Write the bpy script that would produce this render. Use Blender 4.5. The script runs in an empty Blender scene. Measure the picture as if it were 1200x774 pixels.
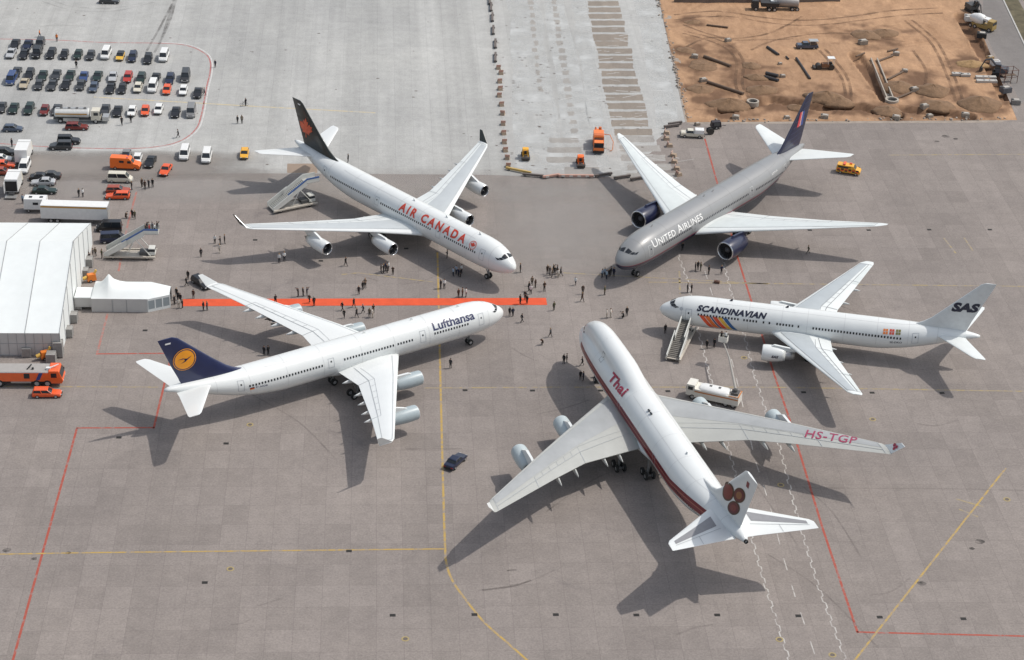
import bpy, bmesh, math, random
from mathutils import Vector, Matrix
random.seed(7)
R = math.radians
scn = bpy.context.scene
col = scn.collection
# ------------------------------------------------------------------ camera
F_PX, CAM_H, PITCH, ROLL = 2413.958, 172.4017, 0.50874811, 0.038297073   # in pixels of a 1200 wide picture
CP, SP, CR, SR = math.cos(PITCH), math.sin(PITCH), math.cos(ROLL), math.sin(ROLL)
rt, up, fw = Vector((1, 0, 0)), Vector((0, SP, CP)), Vector((0, CP, -SP))
ix = rt*CR + up*SR
iy = -rt*SR + up*CR
cam = bpy.data.objects.new('camera', bpy.data.cameras.new('camera'))
col.objects.link(cam)
M = Matrix((ix, iy, -fw)).transposed().to_4x4()
M.translation = Vector((0, 0, CAM_H))
cam.matrix_world = M
cam.data.sensor_width = 36; cam.data.sensor_fit = 'HORIZONTAL'
cam.data.lens = 36*F_PX/1200
cam.data.clip_start = 1; cam.data.clip_end = 6000
scn.camera = cam
# ------------------------------------------------------------------ light
SUN_EL, SUN_AZ = R(54.5), R(17)          # azimuth counter-clockwise from +X
world = bpy.data.worlds.new('World'); scn.world = world; world.use_nodes = True
wn = world.node_tree.nodes; bg = wn['Background']
sky = wn.new('ShaderNodeTexSky'); sky.sky_type = 'NISHITA'; sky.sun_disc = False
sky.sun_elevation = SUN_EL; sky.sun_rotation = math.pi/2 - SUN_AZ
sky.altitude = 200; sky.air_density = 1.3; sky.dust_density = 3.0; sky.ozone_density = 1.0
hs = wn.new('ShaderNodeHueSaturation'); hs.inputs['Saturation'].default_value = 0.55
world.node_tree.links.new(sky.outputs[0], hs.inputs['Color']); world.node_tree.links.new(hs.outputs[0], bg.inputs[0]); bg.inputs[1].default_value = 0.145
sd = bpy.data.lights.new('sun', 'SUN'); sd.energy = 2.75; sd.angle = R(0.6); sd.color = (1.0, 0.95, 0.88)
sun = bpy.data.objects.new('sun', sd); col.objects.link(sun)
sdir = Vector((math.cos(SUN_EL)*math.cos(SUN_AZ), math.cos(SUN_EL)*math.sin(SUN_AZ), math.sin(SUN_EL)))
sun.rotation_euler = sdir.to_track_quat('Z', 'Y').to_euler()
scn.view_settings.view_transform = 'Standard'
scn.view_settings.look = 'None'; scn.view_settings.gamma = 1; scn.view_settings.use_curve_mapping = False
scn.view_settings.exposure = 0.0
scn.render.engine = 'CYCLES'

# ------------------------------------------------------------------ helpers
def G(px, py, z=0.0):
    """point of the world at height z seen at photo pixel px,py"""
    a, b = px-600, py-387
    x = CR*a + SR*b; y = -SR*a + CR*b
    d = Vector((x, F_PX*CP - y*SP, -F_PX*SP - y*CP))
    t = (z-CAM_H)/d.z
    return Vector((d.x*t, d.y*t, z))

def ang(p, q):
    return math.atan2(q.y-p.y, q.x-p.x)

_mats = {}
def mat(name, c, rough=0.5, metal=0.0, var=0.06, scale=1.5, coat=0.0, spec=0.5, bump=0.0, stretch=None):
    if name in _mats: return _mats[name]
    m = bpy.data.materials.new(name); m.use_nodes = True
    nt = m.node_tree; N = nt.nodes; L = nt.links
    b = N['Principled BSDF']
    b.inputs['Roughness'].default_value = rough; b.inputs['Metallic'].default_value = metal
    b.inputs['Coat Weight'].default_value = coat; b.inputs['Specular IOR Level'].default_value = spec
    tc = N.new('ShaderNodeTexCoord'); no = N.new('ShaderNodeTexNoise')
    no.inputs['Scale'].default_value = scale; no.inputs['Detail'].default_value = 6; no.inputs['Roughness'].default_value = 0.6
    src = tc.outputs['Object']
    if stretch:
        mp = N.new('ShaderNodeMapping'); mp.inputs['Scale'].default_value = stretch
        L.new(src, mp.inputs[0]); src = mp.outputs[0]
    L.new(src, no.inputs['Vector'])
    r = N.new('ShaderNodeValToRGB')
    r.color_ramp.elements[0].position = 0.3; r.color_ramp.elements[1].position = 0.7
    r.color_ramp.elements[0].color = tuple(max(0, x*(1-var)) for x in c)+(1,)
    r.color_ramp.elements[1].color = tuple(min(1, x*(1+var)) for x in c)+(1,)
    L.new(no.outputs[0], r.inputs[0]); L.new(r.outputs[0], b.inputs['Base Color'])
    if bump:
        bp = N.new('ShaderNodeBump'); bp.inputs['Strength'].default_value = 1.0; bp.inputs['Distance'].default_value = bump
        L.new(no.outputs[0], bp.inputs['Height']); L.new(bp.outputs[0], b.inputs['Normal'])
    _mats[name] = m
    return m

def link(name, me, mats=None, parent=None, smooth=False):
    if mats is not None:
        for m in (mats if isinstance(mats, (list, tuple)) else [mats]): me.materials.append(m)
    if smooth:
        me.polygons.foreach_set('use_smooth', [True]*len(me.polygons))
    o = bpy.data.objects.new(name, me); col.objects.link(o)
    if parent is not None: o.parent = parent
    return o

def tag(o, label=None, cat=None, group=None, kind=None):
    if label: o['label'] = label
    if cat: o['category'] = cat
    if group: o['group'] = group
    if kind: o['kind'] = kind
    return o

def thing(name, label, cat, loc=(0, 0, 0), rz=0.0, group=None):
    o = bpy.data.objects.new(name, None); col.objects.link(o)
    o.empty_display_size = 0.5
    o.location = loc; o.rotation_euler = (0, 0, rz)
    return tag(o, label, cat, group)

def kids(o): return [c for c in bpy.data.objects if c.parent is o]
_kidcache = {}
def copy_tree(o, parent=None):
    c = o.copy(); col.objects.link(c)
    if parent is not None: c.parent = parent
    if o.name not in _kidcache: _kidcache[o.name] = kids(o)
    m = [copy_tree(k, c) for k in _kidcache[o.name]]
    return c

class MB:
    """collects shapes into one mesh"""
    def __init__(s): s.bm = bmesh.new()
    def poly(s, pts, mi=0):
        vs = [s.bm.verts.new(p) for p in pts]
        try: f = s.bm.faces.new(vs); f.material_index = mi; return f
        except ValueError: return None
    def rings(s, rs, mi=0, cap=True, closed=True, mif=None):
        V = [[s.bm.verts.new(p) for p in r] for r in rs]
        n = len(V[0])
        for i in range(len(V)-1):
            for j in range(n if closed else n-1):
                k = (j+1) % n
                f = s.bm.faces.new((V[i][j], V[i][k], V[i+1][k], V[i+1][j]))
                f.material_index = mif(i, j) if mif else mi
        if cap:
            for r in (V[0], V[-1]):
                f = s.bm.faces.new(r); f.material_index = mi
        return V
    def box(s, c, size, rz=0, mi=0, ry=0, rx=0, top=1.0, topy=None):
        """box; top scales the upper face"""
        c = Vector(c); hx, hy, hz = size[0]/2, size[1]/2, size[2]/2
        Rm = Matrix.Rotation(rz, 3, 'Z') @ Matrix.Rotation(ry, 3, 'Y') @ Matrix.Rotation(rx, 3, 'X')
        ty = top if topy is None else topy
        P = []
        for z, kx, ky in ((-hz, 1, 1), (hz, top, ty)):
            P.append([c+Rm @ Vector((x*hx*kx, y*hy*ky, z)) for x, y in ((-1, -1), (1, -1), (1, 1), (-1, 1))])
        s.rings(P, mi)
        return s
    def tube(s, pts, r, n=8, mi=0, cap=True):
        pts = [Vector(p) for p in pts]
        if not isinstance(r, (list, tuple)): r = [r]*len(pts)
        rs = []; ref = None
        for i, p in enumerate(pts):
            t = (pts[min(i+1, len(pts)-1)]-pts[max(i-1, 0)]).normalized()
            if ref is None:
                ref = Vector((0, 0, 1)) if abs(t.z) < 0.9 else Vector((1, 0, 0))
            a = t.cross(ref).normalized(); b = a.cross(t).normalized(); ref = b
            rs.append([p+(a*math.cos(k*2*math.pi/n)+b*math.sin(k*2*math.pi/n))*r[i] for k in range(n)])
        s.rings(rs, mi, cap); return s
    def lathe(s, prof, origin=(0, 0, 0), axis='X', n=32, mi=0, cap=False, mif=None):
        o = Vector(origin); rs = []
        for x, r in prof:
            ring = []
            for k in range(n):
                a = k*2*math.pi/n; c_, s_ = math.cos(a)*r, math.sin(a)*r
                v = {'X': Vector((x, c_, s_)), 'Y': Vector((c_, x, s_)), 'Z': Vector((c_, s_, x))}[axis]
                ring.append(o+v)
            rs.append(ring)
        s.rings(rs, mi, cap, mif=mif); return s
    def prism(s, poly, y0, y1, mi=0, plane='XZ', inset=0.0):
        """extrude a 2D outline given in XZ across y (or in XY across z)"""
        cx = sum(p[0] for p in poly)/len(poly); cz = sum(p[1] for p in poly)/len(poly)
        def pt(p, t): return Vector((p[0], t, p[1])) if plane == 'XZ' else Vector((p[0], p[1], t))
        s.rings([[pt(p, y0) for p in poly], [pt(p, y1) for p in poly]], mi); return s
    def build(s, name, mats, parent=None, smooth=False, bevel=0, sharp=None):
        if bevel:
            bmesh.ops.bevel(s.bm, geom=[e for e in s.bm.edges], offset=bevel, segments=1, affect='EDGES', clamp_overlap=True)
        bmesh.ops.recalc_face_normals(s.bm, faces=s.bm.faces)
        me = bpy.data.meshes.new(name); s.bm.to_mesh(me); s.bm.free()
        o = link(name, me, mats, parent, smooth)
        if smooth and sharp is not None: me.set_sharp_from_angle(angle=R(sharp))
        return o

def hermite(xs, ys, x):
    n = len(xs)
    if x <= xs[0]: return ys[0]
    if x >= xs[-1]: return ys[-1]
    i = max(k for k in range(n-1) if xs[k] <= x)
    def m(k):
        if k == 0: return (ys[1]-ys[0])/(xs[1]-xs[0])
        if k == n-1: return (ys[-1]-ys[-2])/(xs[-1]-xs[-2])
        a = (ys[k]-ys[k-1])/(xs[k]-xs[k-1]); b = (ys[k+1]-ys[k])/(xs[k+1]-xs[k])
        if a*b <= 0: return 0.0
        return 2*a*b/(a+b)
    h = xs[i+1]-xs[i]; t = (x-xs[i])/h
    return ((2*t**3-3*t**2+1)*ys[i]+(t**3-2*t**2+t)*h*m(i)+(-2*t**3+3*t**2)*ys[i+1]+(t**3-t**2)*h*m(i+1))

def cut_grid(bm, du, dv):
    for ax, d in ((0, du), (1, dv)):
        if not d: continue
        cs = [v.co[ax] for v in bm.verts]
        if not cs: return
        a = math.floor(min(cs)/d)*d
        while a < max(cs):
            if a > min(cs):
                co = Vector((a, 0, 0)) if ax == 0 else Vector((0, a, 0))
                no = Vector((1, 0, 0)) if ax == 0 else Vector((0, 1, 0))
                bmesh.ops.bisect_plane(bm, geom=bm.verts[:]+bm.edges[:]+bm.faces[:], plane_co=co, plane_no=no)
            a += d

def text_bm(body, size=1.0, shear=0.0, bold=0.0, space=1.0, narrow=1.0, smallcaps=False):
    cu = bpy.data.curves.new('tmp', 'FONT'); cu.body = body; cu.size = size; cu.shear = shear
    cu.offset = bold; cu.space_character = space; cu.resolution_u = 3
    if smallcaps:
        cu.small_caps_scale = 0.8
        for i, ch in enumerate(body):
            cu.body_format[i].use_small_caps = ch.islower()
    o = bpy.data.objects.new('tmp', cu); col.objects.link(o)
    dg = bpy.context.evaluated_depsgraph_get()
    me = bpy.data.meshes.new_from_object(o.evaluated_get(dg))
    bm = bmesh.new(); bm.from_mesh(me)
    bpy.data.meshes.remove(me); bpy.data.objects.remove(o); bpy.data.curves.remove(cu)
    for v in bm.verts: v.co.x *= narrow
    return bm

def poly_bm(polys):
    """polys: list of (outline, material index)"""
    bm = bmesh.new()
    for p, mi in polys:
        vs = [bm.verts.new((a, b, 0)) for a, b in p]
        f = bm.faces.new(vs); f.material_index = mi
    return bm

def ell(cx, cy, rx, ry, n=28, rot=0):
    return [(cx+rx*math.cos(t)*math.cos(rot)-ry*math.sin(t)*math.sin(rot), cy+rx*math.cos(t)*math.sin(rot)+ry*math.sin(t)*math.cos(rot))
            for t in [k*2*math.pi/n for k in range(n)]]

def conform(name, bm, fn, mats, parent, du=0.5, dv=0.3):
    bmesh.ops.triangulate(bm, faces=bm.faces[:])
    cut_grid(bm, du, dv)
    for v in bm.verts: v.co = fn(v.co.x, v.co.y)
    me = bpy.data.meshes.new(name); bm.to_mesh(me); bm.free()
    return link(name, me, mats, parent, True)
# ------------------------------------------------------------------ aircraft
AIRFOIL = [1.0, 0.85, 0.68, 0.5, 0.34, 0.2, 0.1, 0.04, 0.01, 0.0]
def yt(x, t): return 5*t*(0.2969*math.sqrt(x)-0.126*x-0.3516*x*x+0.2843*x**3-0.1036*x**4)+0.004

paint_white = mat('white_aircraft_paint', (0.70, 0.72, 0.71), 0.30, var=0.025, scale=0.35, coat=0.3)
wing_grey = mat('grey_wing_skin', (0.47, 0.50, 0.51), 0.42, var=0.05, scale=0.5)
wing_light = mat('light_wing_skin', (0.68, 0.71, 0.70), 0.4, var=0.04, scale=0.5)
panel_dark = mat('panel_gap_grey', (0.22, 0.23, 0.24), 0.6)
bare_metal = mat('bare_metal', (0.62, 0.63, 0.64), 0.25, 0.9, var=0.08, scale=3)
glass_dark = mat('dark_glass', (0.02, 0.023, 0.028), 0.08, var=0.1, scale=2)
tyre_black = mat('tyre_rubber', (0.02, 0.02, 0.02), 0.85)
hub_grey = mat('wheel_hub', (0.45, 0.45, 0.45), 0.4, 0.4)
fan_dark = mat('fan_blades_dark', (0.012, 0.012, 0.014), 0.4, 0.5, var=0.3, scale=6)
strut_white = mat('gear_strut_paint', (0.20, 0.20, 0.20), 0.4)
exhaust_metal = mat('exhaust_metal', (0.20, 0.18, 0.16), 0.4, 0.8, var=0.2, scale=4)

class Plane:
    def __init__(P, name, label, pose, L, fus, mats, belly=None, group='airliners parked nose to nose in a star'):
        P.L = L; P.L2 = L/2
        x, y, a = pose
        P.pose = pose
        P.root = thing(name, label, 'airliner', (x-math.cos(a)*P.L2, y-math.sin(a)*P.L2, 0), a, group)
        P.fus = fus; P.S = [f[0] for f in fus]
        P.mats = mats
    def fv(P, s, k): return hermite(P.S, [f[k] for f in P.fus], s)
    # fus station: s, zbot, ztop, halfwidth, zc, k
    def pt(P, s, phi, side=1, off=0.0):
        zb, zt, w, zc, k = [P.fv(s, i) for i in (1, 2, 3, 4, 5)]
        c, sn = math.cos(phi), math.sin(phi)
        h = (zt-zc) if sn >= 0 else (zc-zb)
        if k > 0.02:      # double-bubble section: lower lobe w, upper lobe 0.76 w reaching zt
            r2 = w*0.62; z2 = zt-r2-zc; hb = zc-zb
            d1 = 1/math.sqrt((c/w)**2+(sn/(w if sn > 0 else hb))**2)
            disc = (z2*sn)**2-(z2*z2-r2*r2)
            d2 = z2*sn+math.sqrt(disc) if disc > 0 else 0
            d = max(d1, d2) if sn > 0 else d1
            return Vector((P.L2-s, side*(d+off)*c, zc+(d+off)*sn))
        return Vector((P.L2-s, side*(w+off)*c, zc+(h+off)*sn))
    def fp(P, s, v, side=1, off=0.03):
        """v = arc length above the half-height line"""
        zt, w, zc = P.fv(s, 2), P.fv(s, 3), P.fv(s, 4)
        r = max(0.4, (w+(zt-zc))/2)
        return P.pt(s, v/r, side, off)
    def fuselage(P, NP=44, n=70, mif=None, mats=None, name='fuselage'):
        mb = MB(); rs = []
        S0, S1 = P.S[0], P.S[-1]
        ss = []
        for i in range(n+1):
            t = i/n
            ss.append(S0+(S1-S0)*(t*0.75+0.25*(0.5-0.5*math.cos(math.pi*t))) if t > 0.12 else None)
        first = [x for x in ss if x is not None][0]
        ss = [first*(j/10)**1.8 for j in range(10)]+[x for x in ss if x is not None]
        P.ss = ss
        for s in ss:
            rs.append([P.pt(s, -math.pi/2+2*math.pi*j/NP if j <= NP//2 else math.pi-(-math.pi/2+2*math.pi*j/NP), 1 if j <= NP//2 else -1) for j in range(NP)])
        def mm(i, j):
            jj = j+0.5
            phi = -math.pi/2+2*math.pi*jj/NP
            if phi > math.pi/2: phi = math.pi-phi
            return mif((ss[i]+ss[i+1])/2, phi) if mif else 0
        mb.rings(rs, 0, True, mif=mm)
        return mb.build(name, mats or P.mats['fus'], P.root, True)
    # ---- lifting surface: sections (y, sLE, chord, z, tc)
    def surf(P, name, secs, side, mats, parent=None, cam=0.0):
        mb = MB(); rs = []
        for (y, sl, c, z, t) in secs:
            ring = [Vector((P.L2-(sl+x*c), side*y, z+c*(yt(x, t)+cam*x*(1-x)))) for x in AIRFOIL]
            ring += [Vector((P.L2-(sl+x*c), side*y, z-c*(yt(x, t)*0.8-cam*x*(1-x)))) for x in reversed(AIRFOIL[:-1])]
            rs.append(ring)
        mb.rings(rs, 0, True)
        return mb.build(name, mats, parent or P.root, True, sharp=50)
    def wtop(P, secs, y, x, side, off=0.03, cam=0.0):
        ys = [s[0] for s in secs]
        y_ = min(max(y, ys[0]), ys[-1])
        i = max(k for k in range(len(ys)-1) if ys[k] <= y_)
        t = (y_-ys[i])/(ys[i+1]-ys[i])
        _, sl, c, z, tc = [a+(b-a)*t for a, b in zip(secs[i], secs[i+1])]
        # piecewise linear through the same chord stations as the mesh
        xs = list(reversed(AIRFOIL)); x = min(max(x, 0), 1)
        k = max(q for q in range(len(xs)-1) if xs[q] <= x)
        f = lambda q: yt(q, tc)+cam*q*(1-q)
        u = (x-xs[k])/(xs[k+1]-xs[k]); hz_ = f(xs[k])*(1-u)+f(xs[k+1])*u
        return Vector((P.L2-(sl+x*c), side*y, z+c*hz_+off)), c
    def patch(P, name, secs, side, y0, y1, x0, x1, m, parent, off=0.03, cam=0.0, xb=None):
        """sheet on the upper skin between spans y0..y1 and chord fractions x0..x1 (x0b.. at y1)"""
        xb = xb or (x0, x1)
        ys = sorted(set([y0, y1]+[s[0] for s in secs if y0 < s[0] < y1]+[y0+(y1-y0)*k/4 for k in range(1, 4)]))
        mb = MB(); rs = []
        for y in ys:
            t = (y-y0)/(y1-y0); a = x0+(xb[0]-x0)*t; b = x1+(xb[1]-x1)*t
            cs = sorted(set([a, b]+[q for q in AIRFOIL if a < q < b]+[a+(b-a)*0.5]))
            cs = [a+(b-a)*k/6 for k in range(7)]
            rs.append([P.wtop(secs, y, c, side, off, cam)[0] for c in cs])
        mb.rings(rs, 0, False, closed=False)
        return mb.build(name, m, parent, True)
    def line(P, mb, secs, side, pts, w=0.09, off=0.045, cam=0.0):
        """thin gap line through (y, chordfraction) points on the upper skin"""
        for (ya, xa), (yb, xb) in zip(pts, pts[1:]):
            n = max(1, int(abs(yb-ya)/2)+int(abs(xb-xa)/0.12))
            q = [P.wtop(secs, ya+(yb-ya)*i/n, xa+(xb-xa)*i/n, side, off, cam)[0] for i in range(n+1)]
            d = (q[-1]-q[0]); d.z = 0; d.normalize(); p = Vector((-d.y, d.x, 0))*w/2
            for a, b in zip(q, q[1:]): mb.poly((a-p, b-p, b+p, a+p))
    def engine(P, s, y, z, Rr, Ln, side, mats, core=True, wing_z=None, fan_frac=0.86, pylon=None, chev=None, pyl_len=1.15):
        """mats: nacelle, lip, pylon"""
        x0 = P.L2-s
        org = Vector((x0, side*y, z))
        mb = MB()
        prof = [(-Ln*0.02, Rr*0.965), (-Ln*0.10, Rr*1.0), (-Ln*0.25, Rr*1.02), (-Ln*0.45, Rr*1.01), (-Ln*0.65, Rr*0.95), (-Ln*0.85, Rr*0.83), (-Ln, Rr*0.70), (-Ln*0.985, Rr*0.64), (-Ln*0.9, Rr*0.6)]
        mb.lathe(prof, org, n=36)
        nac = mb.build('engine', mats[0], P.root, True)
        lb = MB()
        lb.lathe([(-Ln*0.02, Rr*0.967), (0.0, Rr*0.93), (0.03, Rr*0.89), (-0.02, Rr*0.85), (-0.2, Rr*0.81), (-0.9, Rr*0.83)], org, n=36)
        lb.build('intake_lip', mats[1], nac, True)
        fb = MB(); fb.lathe([(-0.85, Rr*0.84), (-0.9, Rr*0.30)], org, n=36)
        for k in range(18):
            a = k*2*math.pi/18
            d = Vector((0, math.cos(a), math.sin(a))); e = Vector((0, -math.sin(a), math.cos(a)))
            c0 = org+Vector((-0.8, 0, 0))
            fb.poly((c0+d*Rr*0.28, c0+d*Rr*0.82, c0+d*Rr*0.82+e*0.12+Vector((0.1, 0, 0)), c0+d*Rr*0.28+e*0.05+Vector((0.05, 0, 0))))
        fb.build('fan', fan_dark, nac, False)
        sb = MB(); sb.lathe([(-0.35, 0.01), (-0.45, Rr*0.1), (-0.65, Rr*0.22), (-0.9, Rr*0.31)], org, n=20); sb.build('spinner', mat('spinner_grey', (0.06, 0.06, 0.065), 0.4), nac, True)
        eb = MB(); eb.lathe([(-Ln*0.86, Rr*0.5), (-Ln*1.0, Rr*0.48), (-Ln*1.12, Rr*0.36), (-Ln*1.13, Rr*0.30), (-Ln*1.10, Rr*0.25), (-Ln*1.28, Rr*0.02)], org, n=24)
        eb.build('exhaust', exhaust_metal, nac, True)
        # pylon: tapered fin from the nacelle's crown to the wing's leading edge
        pb = MB(); wz = wing_z
        f = -Ln*0.28; b = -Ln*pyl_len
        side_o = [(f, Rr*0.9), (f-0.8, Rr*1.22), (-Ln*0.72, max(wz-z-0.15, Rr*1.15)), (b, wz-z-0.1), (b-1.6, wz-z-0.25), (b+0.3, Rr*0.55), (-Ln*0.9, Rr*0.55)]
        th = 0.20
        pb.rings([[org+Vector((px, -th, pz)) for px, pz in side_o], [org+Vector((px, th, pz)) for px, pz in side_o]], 0)
        pb.build('pylon', mats[2], nac, False)
        return nac
    def fairings(P, secs, side, spans, m, length=3.6, r=0.3, aft=1.3, drop=0.35, wing=None):
        for y in spans:
            p, c = P.wtop(secs, y, 1.0, side, 0)
            mb = MB()
            pts = []; n = 9
            rs = []
            for i in range(n):
                t = i/(n-1)
                rr = r*(math.sin(math.pi*(t**0.8)))**0.7 if 0 < t < 1 else 0.03
                cx = p.x+length-aft-(length)*t
                cz = p.z-drop-0.1-0.25*t*0
                rs.append([Vector((cx, p.y+math.cos(a)*rr*0.7, cz+math.sin(a)*rr*1.25)) for a in [k*2*math.pi/10 for k in range(10)]])
            mb.rings(rs, 0, True)
            mb.build('flap_fairing', m, wing, True)
    def wheels(P, s, y, wheels, r=0.6, w=0.42, top=2.6, name='main_landing_gear'):
        """wheels: list of (ds, dy)"""
        mb = MB(); x = P.L2-s
        mb.tube([(x, y, r), (x, y, top)], [0.16, 0.2], 10)
        mb.tube([(x, y, r*1.2), (x-1.2, y, top)], 0.08, 6)
        dss = [d[0] for d in wheels]
        if max(dss) > min(dss): mb.tube([(x+min(dss), y, r), (x+max(dss), y, r)], 0.12, 8)
        for ds in set(dss): mb.tube([(x+ds, y+min(d[1] for d in wheels), r), (x+ds, y+max(d[1] for d in wheels), r)], 0.08, 6)
        g = mb.build(name, strut_white, P.root, False)
        for ds, dy in wheels:
            wb = MB()
            wb.lathe([(-w/2, r*0.5), (-w/2, r*0.85), (-w*0.35, r), (w*0.35, r), (w/2, r*0.85), (w/2, r*0.5)], (x+ds, y+dy, r), 'Y', 20)
            wl = wb.build('wheel', tyre_black, g, True, sharp=40)
            hb = MB(); hb.lathe([(-w*0.42, 0.01), (-w*0.42, r*0.52), (w*0.42, r*0.52), (w*0.42, 0.01)], (x+ds, y+dy, r), 'Y', 14)
            hb.build('rim', hub_grey, wl, False)
        return g
    def windows(P, rows, v, side, size=(0.27, 0.36), pitch=0.533, both=True):
        n = 0
        sp = []
        for a, b in rows:
            k = int(round((b-a)/pitch))
            sp += [a+pitch*i for i in range(k+1)]
        for s in sp:
            mb = MB()
            for i in range(1):
                a0, a1 = s-size[0]/2, s+size[0]/2
                q = [P.fp(x, y_, side, 0.025) for x, y_ in ((a0, v-size[1]/2), (a1, v-size[1]/2), (a1, v), (a1, v+size[1]/2), (a0, v+size[1]/2), (a0, v))]
                mb.poly((q[0], q[1], q[2], q[5])); mb.poly((q[5], q[2], q[3], q[4]))
            mb.build('window', glass_dark, P.root)
        mb = MB()
        for s in sp:
            a0, a1 = s-size[0]/2, s+size[0]/2
            mb.poly([P.fp(x, y_, -side, 0.025) for x, y_ in ((a0, v-size[1]/2), (a1, v-size[1]/2), (a1, v+size[1]/2), (a0, v+size[1]/2))])
        o = mb.build('window_row', glass_dark, P.root); o['kind'] = 'stuff'
    def strip(P, name, s0, s1, v0, v1, side, m, off=0.02, vb=None, n=None):
        """band painted along the body between arc heights v0..v1"""
        n = n or max(2, int(abs(s1-s0)/0.8)); mb = MB(); rs = []
        for i in range(n+1):
            t = i/n; s = s0+(s1-s0)*t
            a, b = (v0, v1) if not vb else (v0+(vb[0]-v0)*t, v1+(vb[1]-v1)*t)
            rs.append([P.fp(s, a+(b-a)*k/2, side, off) for k in range(3)])
        mb.rings(rs, 0, False, closed=False)
        return mb.build(name, m, P.root, True)
    def door(P, s, v0, v1, w, side, m=None, name='door'):
        t = 0.07
        m = m or mat('door_outline_grey', (0.42, 0.44, 0.46), 0.5)
        bm = poly_bm([([(s-w/2, v0), (s+w/2, v0), (s+w/2, v0+t), (s-w/2, v0+t)], 0), ([(s-w/2, v1-t), (s+w/2, v1-t), (s+w/2, v1), (s-w/2, v1)], 0),
                      ([(s-w/2, v0), (s-w/2+t, v0), (s-w/2+t, v1), (s-w/2, v1)], 0), ([(s+w/2-t, v0), (s+w/2, v0), (s+w/2, v1), (s+w/2-t, v1)], 0),
                      ([(s-0.12, (v0+v1)/2+0.1), (s+0.12, (v0+v1)/2+0.1), (s+0.12, (v0+v1)/2+0.38), (s-0.12, (v0+v1)/2+0.38)], 1)])
        return conform(name, bm, lambda u, v: P.fp(u, v, side, 0.022), [m, glass_dark], P.root, 0.5, 0.25)
    def cockpit(P, panes):
        for side in (1, -1):
            for p in panes:
                bm = poly_bm([([(a, b*0.1) for a, b in p], 0)])    # angle in tenths of a degree-radian grid
                conform('cockpit_window', bm, lambda u, v: P.pt(u, R(v*10), side, 0.03), glass_dark, P.root, 0.25, 0.6)
    def title(P, name, bm, s0, v0, side, m, off=0.03, du=0.6, dv=0.25, parent=None):
        sg = 1 if side == 1 else -1
        return conform(name, bm, lambda u, v: P.fp(s0+sg*u, v0+v, side, off), m, parent or P.root, du, dv)
    # ---- fin: sections (z, sLE, sTE)
    def fin(P, secs, mats, name='fin', t=0.09):
        mb = MB(); rs = []
        for (z, a, b) in secs:
            c = b-a; tt = t*(0.75 if c > 8.5 else 1)
            ring = [Vector((P.L2-(a+x*c), yt(x, P.ft(c, t))*c, z)) for x in AIRFOIL]+[Vector((P.L2-(a+x*c), -yt(x, P.ft(c, t))*c, z)) for x in reversed(AIRFOIL[:-1])]
            rs.append(ring)
        mb.rings(rs, 0, True)
        P.fs = secs; P.fT = t
        return mb.build(name, mats, P.root, True, sharp=50)
    def ft(P, c, t): return min(t, 0.75/c)
    def fy(P, s, z):
        zs = [q[0] for q in P.fs]
        zz = min(max(z, zs[0]), zs[-1]-1e-4)
        i = max(k for k in range(len(zs)-1) if zs[k] <= zz)
        t = (zz-zs[i])/(zs[i+1]-zs[i]); a = P.fs[i][1]*(1-t)+P.fs[i+1][1]*t; b = P.fs[i][2]*(1-t)+P.fs[i+1][2]*t
        def one(q):
            c = q[2]-q[1]; x = min(max((s-a)/(b-a), 0.0), 1.0)
            xs = list(reversed(AIRFOIL)); k = max(w for w in range(len(xs)-1) if xs[w] <= x)
            u = (x-xs[k])/(xs[k+1]-xs[k])
            T = P.ft(c, P.fT)
            return (yt(xs[k], T)*(1-u)+yt(xs[k+1], T)*u)*c
        return one(P.fs[i])*(1-t)+one(P.fs[i+1])*t
    def on_fin(P, name, bm, side, m, parent, s0=0, z0=0, flip=1, off=0.03, d=0.5):
        """2D drawing (u to the right as seen, v up) laid on the fin at s0,z0"""
        sg = 1 if side == 1 else -1
        return conform(name, bm, lambda u, v: Vector((P.L2-(s0+sg*u), side*(P.fy(s0+sg*u, z0+v)+off), z0+v)), m, parent, d, d)
def text_fit(body, w, h, bold=0.02, shear=0.0, space=1.0, smallcaps=False):
    bm = text_bm(body, 1.0, 0.0, bold, space, 1.0, smallcaps)
    xs = [v.co.x for v in bm.verts]; ys = [v.co.y for v in bm.verts]
    x0, x1, y0, y1 = min(xs), max(xs), 0.0, max(ys)
    for v in bm.verts:
        v.co.x = (v.co.x-x0)/(x1-x0)*w; v.co.y = v.co.y/y1*h
        v.co.x += v.co.y*shear
    return bm
LEAF = [(0, 1.0), (0.18, 0.68), (0.36, 0.78), (0.27, 0.32), (0.55, 0.58), (0.62, 0.42), (0.92, 0.46), (0.82, 0.20), (0.95, 0.10), (0.48, -0.28), (0.55, -0.45), (0.06, -0.38), (0.05, -0.8)]
def leaf(cx, cy, s): return [(cx+x*s, cy+y*s) for x, y in LEAF]+[(cx-x*s, cy+y*s) for x, y in reversed(LEAF[1:])]
def zv(P, s, z):   # arc height of a level z at station s
    zt, w, zc = P.fv(s, 2), P.fv(s, 3), P.fv(s, 4)
    r = max(0.4, (w+(zt-zc))/2); return r*math.asin(max(-1, min(1, (z-zc)/(zt-zc))))
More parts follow.
